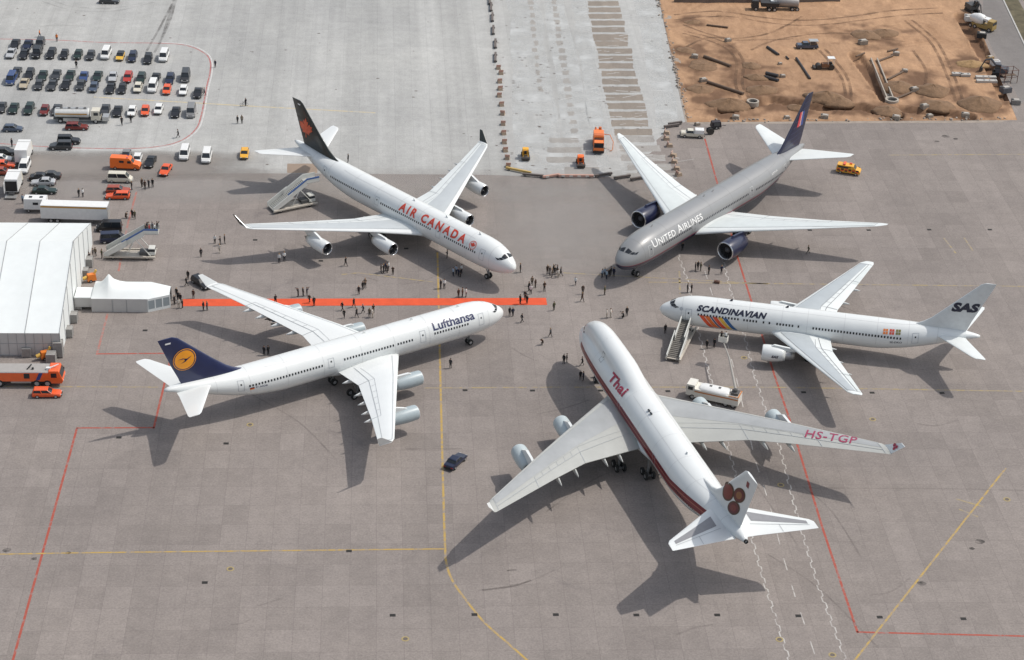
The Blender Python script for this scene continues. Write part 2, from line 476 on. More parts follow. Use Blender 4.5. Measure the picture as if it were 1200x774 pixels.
def level_windows(P, spans, z, side, pitch, size=(0.26, 0.36), m=None, far=True):
    m = m or glass_dark; sp = []
    for a, b in spans:
        k = max(0, int(round((b-a)/pitch))); sp += [a+pitch*i for i in range(k+1)]
    for s in sp:
        mb = MB(); v = zv(P, s, z); h = size[1]/2; a0, a1 = s-size[0]/2, s+size[0]/2
        q = [P.fp(x, y_, side, 0.03) for x, y_ in ((a0, v-h), (a1, v-h), (a1, v), (a1, v+h), (a0, v+h), (a0, v))]
        mb.poly((q[0], q[1], q[2], q[5])); mb.poly((q[5], q[2], q[3], q[4]))
        mb.build('window', m, P.root)
    if far:
        mb = MB()
        for s in sp:
            v = zv(P, s, z); h = size[1]/2; a0, a1 = s-size[0]/2, s+size[0]/2
            mb.poly([P.fp(x, y_, -side, 0.03) for x, y_ in ((a0, v-h), (a1, v-h), (a1, v+h), (a0, v+h))])
        o = mb.build('window_row', m, P.root); o['kind'] = 'stuff'
def belly(P, s0, s1, w, zc, zt, zb, m):
    mb = MB(); rs = []; n = 16
    for i in range(n+1):
        t = i/n; e = max(0.02, math.sin(math.pi*t)**0.45)
        s = s0+(s1-s0)*t
        rs.append([Vector((P.L2-s, w*e*math.cos(a), zc+(zt if math.sin(a) > 0 else zb)*e*math.sin(a))) for a in [k*2*math.pi/24 for k in range(24)]])
    mb.rings(rs); return mb.build('belly_fairing', m, P.root, True)
def root_fillet(P, secs, side, m):
    pass
def wing_lines(P, W, secs, side, kink, tip, cam, hinge=0.74, spoiler=0.60, slat=0.12, m=None, ail=None):
    mb = MB(); ail = ail or tip*0.72
    y0 = secs[0][0]+1.8
    P.line(mb, secs, side, [(y0, slat), (tip-0.4, slat)], 0.07, cam=cam)
    P.line(mb, secs, side, [(y0, hinge+0.04), (kink, hinge), (tip-0.5, hinge)], 0.10, cam=cam)
    P.line(mb, secs, side, [(kink, hinge), (kink, 0.99)], 0.09, cam=cam)
    P.line(mb, secs, side, [(ail, hinge), (ail, 0.99)], 0.12, cam=cam)
    P.line(mb, secs, side, [(y0+1.0, spoiler+0.1), (kink, spoiler), (ail, spoiler)], 0.05, cam=cam)
    n = 6
    for k in range(n+1):
        y = kink+(ail-kink)*k/n
        P.line(mb, secs, side, [(y, spoiler), (y, hinge)], 0.05, cam=cam)
    P.line(mb, secs, side, [(tip-0.5, 0.15), (tip-0.5, 0.97)], 0.08, cam=cam)
    mb.build('panel_line', m or panel_dark, W, False)
def seams(P, ss, m, vs=()):
    mb = MB()
    for s in ss:
        for sd_ in (1, -1):
            rs = []
            for k in range(13):
                ph = R(-25+115*k/12); rs.append([P.pt(s-.03, ph, sd_, .012), P.pt(s+.03, ph, sd_, .012)])
            mb.rings(rs, 0, False, closed=False)
    for v, s0, s1 in vs:
        for sd_ in (1, -1): mb.rings([[P.fp(s0+(s1-s0)*k/40, v, sd_, .012), P.fp(s0+(s1-s0)*k/40, v+.05, sd_, .012)] for k in range(41)], 0, False, closed=False)
    mb.build('hull_seam', m, P.root)
def antennas(P, m, ss):
    for s in ss:
        z = P.fv(s, 2); mb = MB()
        mb.rings([[(P.L2-s+0.25, -0.04, z-0.05), (P.L2-s-0.35, -0.04, z-0.05), (P.L2-s-0.35, 0.04, z-0.05), (P.L2-s+0.25, 0.04, z-0.05)],
                  [(P.L2-s-0.15, -0.02, z+0.38), (P.L2-s-0.4, -0.02, z+0.38), (P.L2-s-0.4, 0.02, z+0.38), (P.L2-s-0.15, 0.02, z+0.38)]])
        mb.build('antenna', m, P.root)
STANDARD_PANES = [[(1.55, 86), (1.72, 60), (2.35, 54), (2.45, 84)], [(1.76, 57), (2.15, 41), (2.75, 41), (2.42, 52)], [(2.22, 39), (2.75, 31), (3.3, 36), (2.85, 40)]]

A340 = [(0, 4.46, 4.5, .02, 4.48, 0), (.15, 4.08, 4.95, .42, 4.5, 0), (.6, 3.6, 5.5, .95, 4.53, 0), (1.5, 3.1, 6.12, 1.5, 4.6, 0), (2.6, 2.75, 6.72, 1.95, 4.7, 0),
        (3.8, 2.5, 7.25, 2.28, 4.82, 0), (5.5, 2.3, 7.65, 2.6, 4.93, 0), (8, 2.2, 7.82, 2.79, 5, 0), (10, 2.18, 7.82, 2.82, 5, 0), (42, 2.18, 7.82, 2.82, 5, 0), (47, 2.7, 7.84, 2.70, 5.25, 0),
        (51, 3.6, 7.88, 2.38, 5.75, 0), (55, 4.9, 7.95, 1.8, 6.4, 0), (58, 5.95, 8.0, 1.25, 6.95, 0), (60.5, 6.8, 8.02, .75, 7.4, 0), (62.2, 7.3, 7.95, .4, 7.63, 0), (62.56, 7.42, 7.82, .2, 7.62, 0)]
W340 = [(1.5, 21.4, 12.0, 3.4, .12), (2.8, 22.2, 11.1, 3.55, .12), (9.3, 26.26, 7.2, 4.6, .11), (20, 32.95, 4.5, 5.75, .105), (28.6, 38.3, 2.75, 6.65, .10), (29.4, 39.2, 2.1, 6.8, .09)]
def build_a340(name, label, pose, wing_m, box_m, tail_m, eng_m, winglet_m, side, belly_m=None, nac_lip=None, twist=0.0):
    P = Plane(name, label, pose, 62.6, A340, {'fus': [paint_white]})
    P.fuselage(mats=[paint_white])
    belly(P, 19.5, 37.5, 2.95, 3.6, 0.7, 1.95, paint_white)
    for sd_ in (1, -1):
        W = P.surf('wing', W340, sd_, wing_m, cam=0.06)
        P.patch('leading_edge_slat', W340, sd_, 3.4, 28.6, 0.0, 0.11, paint_white if box_m else wing_light, W, 0.025, 0.06)
        if box_m:
            P.patch('wing_box_skin', W340, sd_, 3.6, 28.4, 0.13, 0.60, box_m, W, 0.025, 0.06)
        P.patch('aileron', W340, sd_, 20.6, 27.8, 0.745, 0.99, wing_light if not box_m else wing_m, W, 0.03, 0.06)
        wing_lines(P, W, W340, sd_, 9.3, 29.2, 0.06, m=mat('fine_panel_gap', (0.36, 0.38, 0.39), 0.6))
        P.fairings(W340, sd_, (6.0, 11.4, 14.6, 17.8, 20.4), wing_m if not box_m else paint_white, 4.0, 0.34, 1.25, 0.4, W)
        wl = [Vector((P.L2-x, sd_*y, z)) for x, y, z in ((39.1, 29.3, 6.88), (41.3, 29.3, 6.88), (42.2, 30.1, 8.7), (41.4, 30.1, 8.7))]
        mb = MB(); d = Vector((0, 0.07*sd_, 0)); mb.rings([[p-d for p in wl[:2]]+[p-d*0.5 for p in wl[2:]], [p+d for p in wl[:2]]+[p+d*0.5 for p in wl[2:]]])
        mb.build('winglet', winglet_m, W)
        for (s, y, z, wz) in ((22.0, 9.35, 2.75, 4.45), (28.7, 19.2, 3.45, 5.6)):
            P.engine(s, y, z, 1.22, 5.3, sd_, eng_m, wing_z=wz)
        P.surf('tailplane', [(0.6, 54.8, 6.0, 7.0, .09), (2.2, 55.9, 5.2, 7.2, .09), (9.2, 60.7, 2.25, 8.0, .08), (9.7, 61.3, 1.6, 8.05, .07)], sd_, wing_m if not box_m else paint_white)
        P.wheels(31.4, sd_*5.3, [(-1, -.7), (-1, .7), (1, -.7), (1, .7)], top=3.6)
    P.wheels(33.0, 0, [(0, -.5), (0, .5)], top=2.4)
    P.wheels(6.7, 0, [(0, -.42), (0, .42)], r=0.52, w=0.34, top=2.5, name='nose_landing_gear')
    P.fin([(7.2, 47.0, 59.4), (8.0, 49.8, 59.7), (8.5, 50.9, 59.95), (9.2, 52.0, 60.2), (11.2, 54.4, 61.1), (16.2, 59.9, 63.1), (16.55, 60.7, 63.25)], tail_m)
    P.cockpit(STANDARD_PANES)
    for s, z0, z1 in ((6.0, 4.8, 6.7), (17.5, 4.8, 6.7), (34.7, 5.0, 6.5), (50.6, 5.1, 6.9)):
        for sd_ in (1, -1): P.door(s, zv(P, s, z0), zv(P, s, z1), 1.07, sd_)
    antennas(P, paint_white, (9, 18, 27))
    # seams round the hull
    return P

navy = mat('navy_tail_paint', (0.012, 0.02, 0.075), 0.3, var=0.1, scale=0.5, coat=0.3)
amber = mat('amber_yellow_paint', (0.85, 0.33, 0.02), 0.35)
title_blue = mat('dark_blue_lettering', (0.03, 0.035, 0.10), 0.4)
nac_grey = mat('grey_nacelle_paint', (0.36, 0.42, 0.44), 0.4, var=0.05)
engine_lip_white = mat('polished_intake_lip', (0.78, 0.80, 0.82), 0.22, 0.5)
# ---- white jet, navy tail with crane disc
LH = build_a340('four_engine_airliner', 'white four-engine jet with navy tail, yellow crane disc and dark blue Lufthansa lettering',
                (-1.679, 307.484, 0.60184), paint_white, None, navy, (nac_grey, engine_lip_white, paint_white), paint_white, -1)
LH.title('lettering', text_fit('Lufthansa', 8.1, 1.45, 0.022), 15.35, 1.28, -1, title_blue, du=0.6, dv=0.2)
level_windows(LH, [(8.8, 15.3), (19.6, 22.2), (23.2, 32.2), (36.4, 49.4)], 5.75, -1, 0.533)
F = [c for c in kids(LH.root) if c.name.startswith('fin')][0]
disc = LH.on_fin('tail_emblem', poly_bm([(ell(0, 0, 1.95, 1.95, 40), 0)]), -1, navy, F, 59.05, 12.25, off=0.03, d=0.4)
LH.on_fin('tail_emblem', poly_bm([(ell(0, 0, 1.9, 1.9, 40), 0)]), -1, amber, F, 59.05, 12.25, off=0.05, d=0.4)
ringo, ringi = ell(0, 0, 1.78, 1.78, 40), ell(0, 0, 1.64, 1.64, 40)
rp = [([ringo[i], ringo[(i+1) % 40], ringi[(i+1) % 40], ringi[i]], 0) for i in range(40)]
crane = [([(-.1, .12), (.3, -.2), (1.25, .5), (.42, .12), (.12, .16)], 0), ([(-.1, .12), (.12, .16), (-.3, .30), (-1.15, .16), (-.45, .14)], 0), ([(.0, .0), (.3, -.2), (.1, -.38), (-.75, -.58), (.0, -.26)], 0), ([(-.12, .1), (.14, .16), (.36, -.1), (.1, -.3), (-.02, -.05)], 0)]
LH.on_fin('tail_emblem', poly_bm(rp), -1, navy, F, 59.05, 12.25, off=0.07, d=0.4)
LH.on_fin('tail_emblem', poly_bm(crane), -1, navy, F, 59.05, 12.25, off=0.09, d=0.4)
LH.on_fin('tail_mark', poly_bm([([(0, 0), (0.9, 0), (0.95, 0.28), (0.05, 0.28)], 0)]), -1, mat('mark_white', (0.75, 0.75, 0.75), 0.5), F, 62.1, 15.55, off=0.03)
fl = poly_bm([([(0, 0), (.75, 0), (.75, .14), (0, .14)], 0), ([(0, .14), (.75, .14), (.75, .28), (0, .28)], 1), ([(0, .28), (.75, .28), (.75, .42), (0, .42)], 2)])
conform('flag_mark', fl, lambda u, v: LH.fp(49.2-u, zv(LH, 49.2-u, 5.0)+v, -1, .03), [amber, mat('flag_red', (0.6, 0.02, 0.02), 0.4), mat('flag_black', (.01, .01, .01), 0.4)], LH.root)
LH.title('small_marking', text_fit('D-AIGB', 2.0, 0.32, 0.01), 48.2, 0.0-0.2, -1, title_blue)

# ---- white jet, dark green tail with red maple leaf
dkgreen = mat('dark_green_tail_paint', (0.012, 0.016, 0.014), 0.35, var=0.15, scale=0.6, coat=0.3)
leaf_red = mat('maple_red_paint', (0.62, 0.06, 0.03), 0.4)
AC = build_a340('four_engine_airliner', 'white four-engine jet with black-green tail, red maple leaf and red Air Canada lettering',
                (0.0756, 323.124, -0.797924), wing_light, wing_grey, dkgreen, (paint_white, bare_metal, paint_white), dkgreen, -1)
AC.title('lettering', text_fit('AIR CANADA', 18.0, 1.65, 0.04, space=1.45), 28.7, 1.25, -1, leaf_red, du=0.6, dv=0.2)
o40, i40 = ell(0, 0, .82, .82, 32), ell(0, 0, .70, .70, 32)
rb = poly_bm([([o40[i], o40[(i+1) % 32], i40[(i+1) % 32], i40[i]], 0) for i in range(32)]+[(leaf(0, 0, .6), 0)])
AC.title('roundel', rb, 8.6, 1.75, -1, leaf_red, du=0.3, dv=0.2)
level_windows(AC, [(7.6, 15.8), (19.6, 33.6), (36.7, 48.5)], 5.75, -1, 0.533)
F = [c for c in kids(AC.root) if c.name.startswith('fin')][0]
AC.on_fin('tail_emblem', poly_bm([(leaf(0, 0, 2.25), 0)]), -1, mat('maple_orange_red', (0.60, 0.10, 0.04), 0.4, var=0.3, scale=1.2), F, 58.9, 11.4, off=0.04, d=0.4)
AC.on_fin('tail_mark', poly_bm([([(0, 0), (0.8, 0), (0.85, 0.25), (0.05, 0.25)], 0)]), -1, mat('mark_white', None), F, 61.4, 15.7, off=0.03)

# ---- grey twin jet, navy striped tail
ua_grey = mat('grey_hull_paint', (0.25, 0.255, 0.258), 0.36, 0.0, var=0.03, scale=0.4, coat=0.35)
ua_blue = mat('dark_blue_belly_paint', (0.012, 0.015, 0.045), 0.3, coat=0.3)
ua_red = mat('thin_red_cheatline', (0.26, 0.02, 0.05), 0.4)
F777 = [(0, 4.58, 4.62, .02, 4.6, 0), (.15, 4.1, 5.08, .5, 4.6, 0), (.7, 3.5, 5.75, 1.15, 4.65, 0), (2, 2.85, 6.55, 1.95, 4.8, 0), (4, 2.4, 7.6, 2.6, 5.05, 0), (6.5, 2.22, 8.2, 2.98, 5.22, 0), (9, 2.2, 8.4, 3.1, 5.3, 0), (42, 2.2, 8.4, 3.1, 5.3, 0),
        (47, 2.9, 8.4, 2.98, 5.6, 0), (52, 4.1, 8.35, 2.5, 6.2, 0), (57, 5.4, 8.1, 1.6, 6.75, 0), (60, 6.0, 7.8, 1.0, 6.95, 0), (62.5, 6.35, 7.5, .4, 6.95, 0), (63.4, 6.6, 7.25, .12, 6.92, 0)]
UA = Plane('twin_engine_airliner', 'grey twin-engine jet with navy striped tail and white United Airlines lettering', (18.384, 326.322, -2.219561), 63.4, F777, {})
UA.fuselage(mats=[ua_grey, ua_blue, ua_red], mif=lambda s, phi: 1 if phi < -0.36 else (2 if phi < -0.28 else 0), NP=88)
W777 = [(1.5, 20.0, 13.4, 3.7, .12), (3.3, 21.2, 12.2, 3.95, .12), (10, 26.2, 8.7, 4.8, .11), (20, 33.65, 4.8, 5.9, .10), (29.3, 40.6, 1.9, 6.95, .10), (30.5, 42.0, 0.7, 7.1, .08)]
belly(UA, 19, 38, 3.2, 3.7, .9, 2.0, ua_blue)
ua_nac = mat('navy_nacelle_paint', (0.010, 0.014, 0.045), 0.3, coat=0.3)
for sd_ in (1, -1):
    W = UA.surf('wing', W777, sd_, wing_light, cam=0.05)
    UA.patch('wing_box_skin', W777, sd_, 3.8, 28.5, 0.12, 0.60, mat('pale_grey_skin', (0.60, 0.64, 0.63), 0.4, var=0.05, scale=.6), W, 0.025, 0.05)
    wing_lines(UA, W, W777, sd_, 10, 29.3, 0.05, m=mat('fine_panel_gap', None))
    UA.fairings(W777, sd_, (6.5, 13.5, 18.5), wing_light, 4.6, 0.38, 1.0, 0.45, W)
    UA.engine(20.2, 9.7, 2.85, 1.82, 6.0, sd_, (ua_nac, bare_metal, ua_nac), wing_z=4.7)
    UA.surf('tailplane', [(0.6, 53.6, 7.8, 6.9, .09), (2.2, 54.9, 7.0, 7.1, .09), (10.4, 61.6, 2.3, 8.0, .08), (10.9, 62.4, 1.5, 8.05, .07)], sd_, wing_light)
    UA.wheels(33.0, sd_*5.5, [(-1.45, -.7), (-1.45, .7), (0, -.7), (0, .7), (1.45, -.7), (1.45, .7)], top=3.6, r=.66)
UA.wheels(5.9, 0, [(0, -.45), (0, .45)], r=0.54, w=0.36, top=2.6, name='nose_landing_gear')
UA.fin([(7.4, 51.4, 61.0), (8.1, 52.6, 61.4), (9.2, 54.2, 61.9), (17.7, 62.0, 64.6), (18.0, 62.7, 64.65)], ua_blue)
F = [c for c in kids(UA.root) if c.name.startswith('fin')][0]
st = []
for k in range(9):
    z = -4.6+k*1.02; x0 = -6.2+(k*1.02)*0.9
    st.append(([(x0+1.15, z), (x0+7.4-k*0.5, z+0.25), (x0+7.4-k*0.5, z+0.36), (x0+1.15, z+0.11)], 0))
UA.on_fin('tail_stripe', poly_bm(st), 1, mat('slate_blue_stripe', (0.06, 0.07, 0.14), 0.4), F, 59.2, 12.7, off=0.03)
tul = [([(-1.3, -1.6), (-0.35, -1.6), (0.25, 1.3), (-0.25, 1.3)], 0), ([(-0.3, -1.6), (0.1, -1.6), (0.6, 1.3), (0.3, 1.3)], 1), ([(0.15, -1.6), (1.05, -1.6), (1.35, 1.3), (0.65, 1.3)], 2)]
UA.on_fin('tail_emblem', poly_bm(tul), 1, [mat('emblem_red', (0.6, 0.07, 0.08), 0.4), mat('emblem_pink', (0.7, 0.45, 0.42), 0.4), mat('emblem_blue', (0.05, 0.09, 0.3), 0.4)], F, 60.3, 13.7, off=0.05)
UA.cockpit([[(1.7, 86), (1.85, 62), (2.5, 56), (2.6, 84)], [(1.9, 59), (2.3, 43), (2.95, 42), (2.6, 53)], [(2.4, 41), (2.95, 33), (3.5, 37), (3.05, 41)]])
UA.title('lettering', text_fit('United Airlines', 15.8, 1.45, 0.008, smallcaps=True, space=1.05), 6.9, 1.0, 1, mat('lettering_white', (0.8, 0.8, 0.78), 0.4), du=0.6, dv=0.2)
level_windows(UA, [(9.5, 18.5), (21.5, 38), (41, 51)], 5.95, 1, 0.533, m=mat('window_grey_dark', (0.05, 0.052, 0.06), 0.2))
for s, z0, z1 in ((6.2, 5.0, 6.9), (20, 5.0, 6.9), (39.5, 5.0, 6.9), (52.3, 5.4, 7.1)):
    for sd_ in (1, -1): UA.door(s, zv(UA, s, z0), zv(UA, s, z1), 1.07, sd_, mat('door_outline_pale', (0.5, 0.5, 0.5), 0.5))
UA.title('small_marking', text_fit('N777UA', 2.2, 0.35, 0.01), 47.0, 1.2, 1, mat('lettering_white', None))
antennas(UA, ua_grey, (10, 27, 30))

# ---- white twin jet with striped flank
sas_navy = mat('black_blue_lettering', (0.015, 0.018, 0.04), 0.4)
F767 = [(0, 3.88, 3.92, .02, 3.9, 0), (.15, 3.48, 4.35, .42, 3.93, 0), (.6, 3.02, 4.85, .9, 3.97, 0), (1.6, 2.5, 5.45, 1.42, 4.05, 0), (3, 2.05, 6.25, 1.92, 4.15, 0), (4.8, 1.8, 6.8, 2.28, 4.28, 0), (7, 1.68, 7.0, 2.48, 4.35, 0), (8.5, 1.65, 7.03, 2.51, 4.35, 0),
        (36, 1.65, 7.03, 2.51, 4.35, 0), (41, 2.25, 7.03, 2.4, 4.6, 0), (46, 3.5, 6.95, 1.92, 5.2, 0), (50, 4.7, 6.75, 1.22, 5.75, 0), (53, 5.45, 6.4, .55, 5.92, 0), (54, 5.72, 6.15, .22, 5.93, 0)]
SK = Plane('twin_engine_airliner', 'white twin-engine jet with Scandinavian lettering and slanted orange, red, yellow and blue stripes', (25.209, 311.682, 2.96929), 54.0, F767, {})
SK.fuselage(mats=[paint_white])
W767 = [(1.2, 18.7, 10.8, 3.0, .12), (2.5, 19.6, 9.9, 3.15, .12), (7.5, 22.9, 7.2, 3.75, .11), (15, 27.8, 4.9, 4.6, .10), (23.2, 33.1, 2.4, 5.5, .10), (23.8, 34.0, 1.4, 5.6, .09)]
belly(SK, 17, 33, 2.65, 3.0, .8, 1.6, paint_white)
sk_wing = mat('silver_grey_wing', (0.42, 0.455, 0.47), 0.38, var=0.05, scale=.5)
for sd_ in (1, -1):
    W = SK.surf('wing', W767, sd_, wing_light, cam=0.05)
    SK.patch('wing_box_skin', W767, sd_, 3.0, 22.6, 0.11, 0.62, sk_wing, W, 0.025, 0.05)
    SK.patch('aileron', W767, sd_, 16.0, 22.0, 0.74, 0.985, mat('pale_grey_skin', None), W, 0.03, 0.05)
    wing_lines(SK, W, W767, sd_, 7.5, 23.2, 0.05)
    SK.fairings(W767, sd_, (5.2, 10.5, 15), wing_light, 3.8, 0.3, 0.9, 0.4, W)
    nac = SK.engine(18.5, 7.9, 2.3, 1.38, 3.9, sd_, (paint_white, paint_white, wing_light), wing_z=3.7, pyl_len=1.4)
    mb = MB(); mb.lathe([(-3.3, .85), (-4.6, .78), (-5.4, .55), (-5.35, .4)], (SK.L2-18.5, sd_*7.9, 2.3)); mb.build('core_cowl', mat('core_cowl_grey', (0.4, 0.4, 0.4), 0.4, 0.5), nac, True)
    # small lettering on the outer cowl
    if sd_ == 1:
        def cowl(u, v, sd_=sd_):
            a = -0.05+v/1.42
            return Vector((SK.L2-18.5-1.6-u, sd_*7.9+math.cos(a)*1.44, 2.3+math.sin(a)*1.44))
        conform('lettering', text_fit('SAS', 1.1, 0.42, 0.04, shear=.3), cowl, sas_navy, nac, .4, .2)
    SK.surf('tailplane', [(0.5, 46.2, 5.4, 5.7, .09), (1.8, 47.2, 4.7, 5.9, .09), (8.7, 52.5, 2.2, 6.6, .08), (9.3, 53.2, 1.5, 6.7, .07)], sd_, wing_light)
    SK.wheels(26.8, sd_*4.6, [(-.7, -.57), (-.7, .57), (.7, -.57), (.7, .57)], top=3.2, r=.56)
SK.wheels(5.3, 0, [(0, -.35), (0, .35)], r=0.46, w=0.3, top=2.2, name='nose_landing_gear')
SK.fin([(6.2, 41.8, 51.4), (6.9, 43.0, 51.7), (7.6, 44.4, 51.95), (8.5, 45.7, 52.25), (15.6, 52.8, 55.2), (15.95, 53.5, 55.3)], mat('silver_tail_paint', (0.60, 0.62, 0.62), 0.35))
F = [c for c in kids(SK.root) if c.name.startswith('fin')][0]
bm = text_fit('SAS', 4.3, 1.6, 0.06, shear=.28, space=1.0)
for v in bm.verts: v.co.y += v.co.x*0.04
SK.on_fin('tail_lettering', bm, 1, sas_navy, F, 48.6, 10.3, off=0.04, d=0.5)
SK.cockpit([[(1.75, 86), (1.85, 62), (2.55, 58), (2.65, 84)], [(1.9, 59), (2.2, 43), (3.0, 42), (2.65, 56)], [(2.3, 41), (2.85, 33), (3.5, 36), (3.1, 41)]])
SK.title('lettering', text_fit('SCANDINAVIAN', 11.6, 1.05, 0.05, shear=.35, space=1.05), 6.5, 1.22, 1, sas_navy, du=.6, dv=.2)
cols = [((0.70, 0.09, 0.03), .80), ((0.72, 0.16, 0.03), .80), ((0.02, 0.03, 0.12), .28), ((0.66, 0.08, 0.03), .80), ((0.75, 0.45, 0.06), .72), ((0.03, 0.12, 0.30), .75)]
s = 7.0
for i, (c, w) in enumerate(cols):
    bm = poly_bm([([(0, -2.35), (w, -2.35), (w, 0), (0, 0)], 0)])
    s0 = s; SK_ = SK
    conform('flank_stripe', bm, lambda u, v, s0=s0: SK_.fp(s0+u-v*0.85-0.0, 0.55+v, 1, 0.03), mat('flank_stripe_%s' % 'abcdef'[i], c, .4), SK.root, .4, .25)
    s += w+0.13
level_windows(SK, [(6.9, 13.9), (14.7, 16.8), (18, 18.1), (19, 19.1), (20.3, 22.2), (22.9, 23.0), (23.9, 24.0), (26.4, 41)], 4.98, 1, 0.52, size=(.27, .38))
fcol = [(0.75, 0.22, 0.05), (0.62, 0.08, 0.04), (0.22, 0.20, 0.06)]
for i, c in enumerate(fcol):
    q = [([(x, y), (x+.36, y), (x+.36, y+.42), (x, y+.42)], 0) for x in (0, .43) for y in (0, .5)]
    SK.title('square_emblem', poly_bm(q), 38.0+i*1.05, 1.0, 1, mat('square_%s' % 'abc'[i], c, .4), du=.4, dv=.3)
SK.title('small_marking', text_fit('SE-DKO', 2.0, 0.36, 0.01), 39.3, -0.55, 1, sas_navy)
for s, z0, z1 in ((5.2, 3.7, 5.6), (43.4, 4.3, 6.1)):
    for sd_ in (1, -1): SK.door(s, zv(SK, s, z0), zv(SK, s, z1), 1.07, sd_)
bm = poly_bm([([(q) for q in ell(0, 0, .3, .3, 16)], 0)]); SK.title('small_roundel', bm, 3.9, 1.15, 1, mat('door_outline_grey', None))
antennas(SK, sas_navy, (12, 21.5))

seams(UA, (4.6, 12, 19, 26, 33, 40, 46.5, 53.5), mat('seam_dark_grey', (.19, .19, .19), .5), ((2.6, 9, 50),))
for P_, ss in ((LH, (4.3, 10.5, 16.2, 22.8, 29, 36, 42.5, 49, 54.5)), (AC, (4.3, 10, 16.8, 23.2, 29, 35.6, 42, 49.4, 55)), (SK, (4, 9.8, 15.4, 21, 25.3, 31.5, 37, 42.2, 47))):
    seams(P_, ss, mat('seam_pale_grey', (.54, .55, .55), .5), ((3.0, 9, 46),))
# ---- white jumbo with maroon cheatline
th_red = mat('maroon_stripe_paint', (0.18, 0.018, 0.028), 0.38, coat=.2)
th_gold = mat('gold_stripe_paint', (0.38, 0.14, 0.10), 0.4)
th_text = mat('magenta_red_lettering', (0.36, 0.02, 0.06), 0.4)
F747 = [(0, 5.45, 5.55, .02, 5.5, 0), (.2, 4.9, 6.15, .6, 5.52, 0), (.8, 4.4, 6.8, 1.0, 5.55, 0), (2, 3.9, 7.6, 1.5, 5.7, .03), (3.5, 3.5, 9.0, 1.98, 5.9, .12), (5.2, 3.25, 10.1, 2.38, 6.1, .2), (7.5, 3.12, 10.9, 2.72, 6.3, .26), (10, 3.1, 11.2, 2.97, 6.4, .28), (13, 3.1, 11.28, 3.13, 6.4, .28), (16, 3.1, 11.28, 3.22, 6.4, .28),
        (19, 3.1, 11.25, 3.25, 6.4, .28), (23, 3.1, 10.75, 3.25, 6.4, .17), (27, 3.1, 9.95, 3.25, 6.4, .03), (29, 3.1, 9.78, 3.25, 6.4, 0), (46, 3.1, 9.75, 3.25, 6.4, 0), (52, 3.9, 9.8, 3.1, 6.8, 0), (58, 5.6, 9.95, 2.5, 7.7, 0),
        (63, 7.2, 10.1, 1.72, 8.6, 0), (66.5, 8.35, 10.05, .95, 9.18, 0), (68.0, 8.85, 9.75, .5, 9.28, 0), (68.5, 9.0, 9.55, .3, 9.27, 0)]
TG = Plane('jumbo_airliner', 'white four-engine jumbo jet with maroon side stripe and orchid emblem on its tail', (11.9215, 300.129, 1.890113), 68.5, F747, {})
TG.fuselage(mats=[paint_white, mat('grey_belly_paint', (0.45, 0.47, 0.48), .4)], mif=lambda s, phi: 1 if phi < -0.45 else 0, NP=56)
W747 = [(1.5, 18.5, 16.9, 4.3, .11), (3.2, 20.1, 15.3, 4.5, .11), (13.2, 30.0, 9.15, 5.8, .10), (19.2, 36.1, 7.05, 6.6, .09), (30.8, 48.1, 3.1, 7.95, .09), (31.2, 48.9, 2.3, 8.0, .08)]
belly(TG, 18, 42, 3.5, 4.4, .9, 1.75, paint_white)
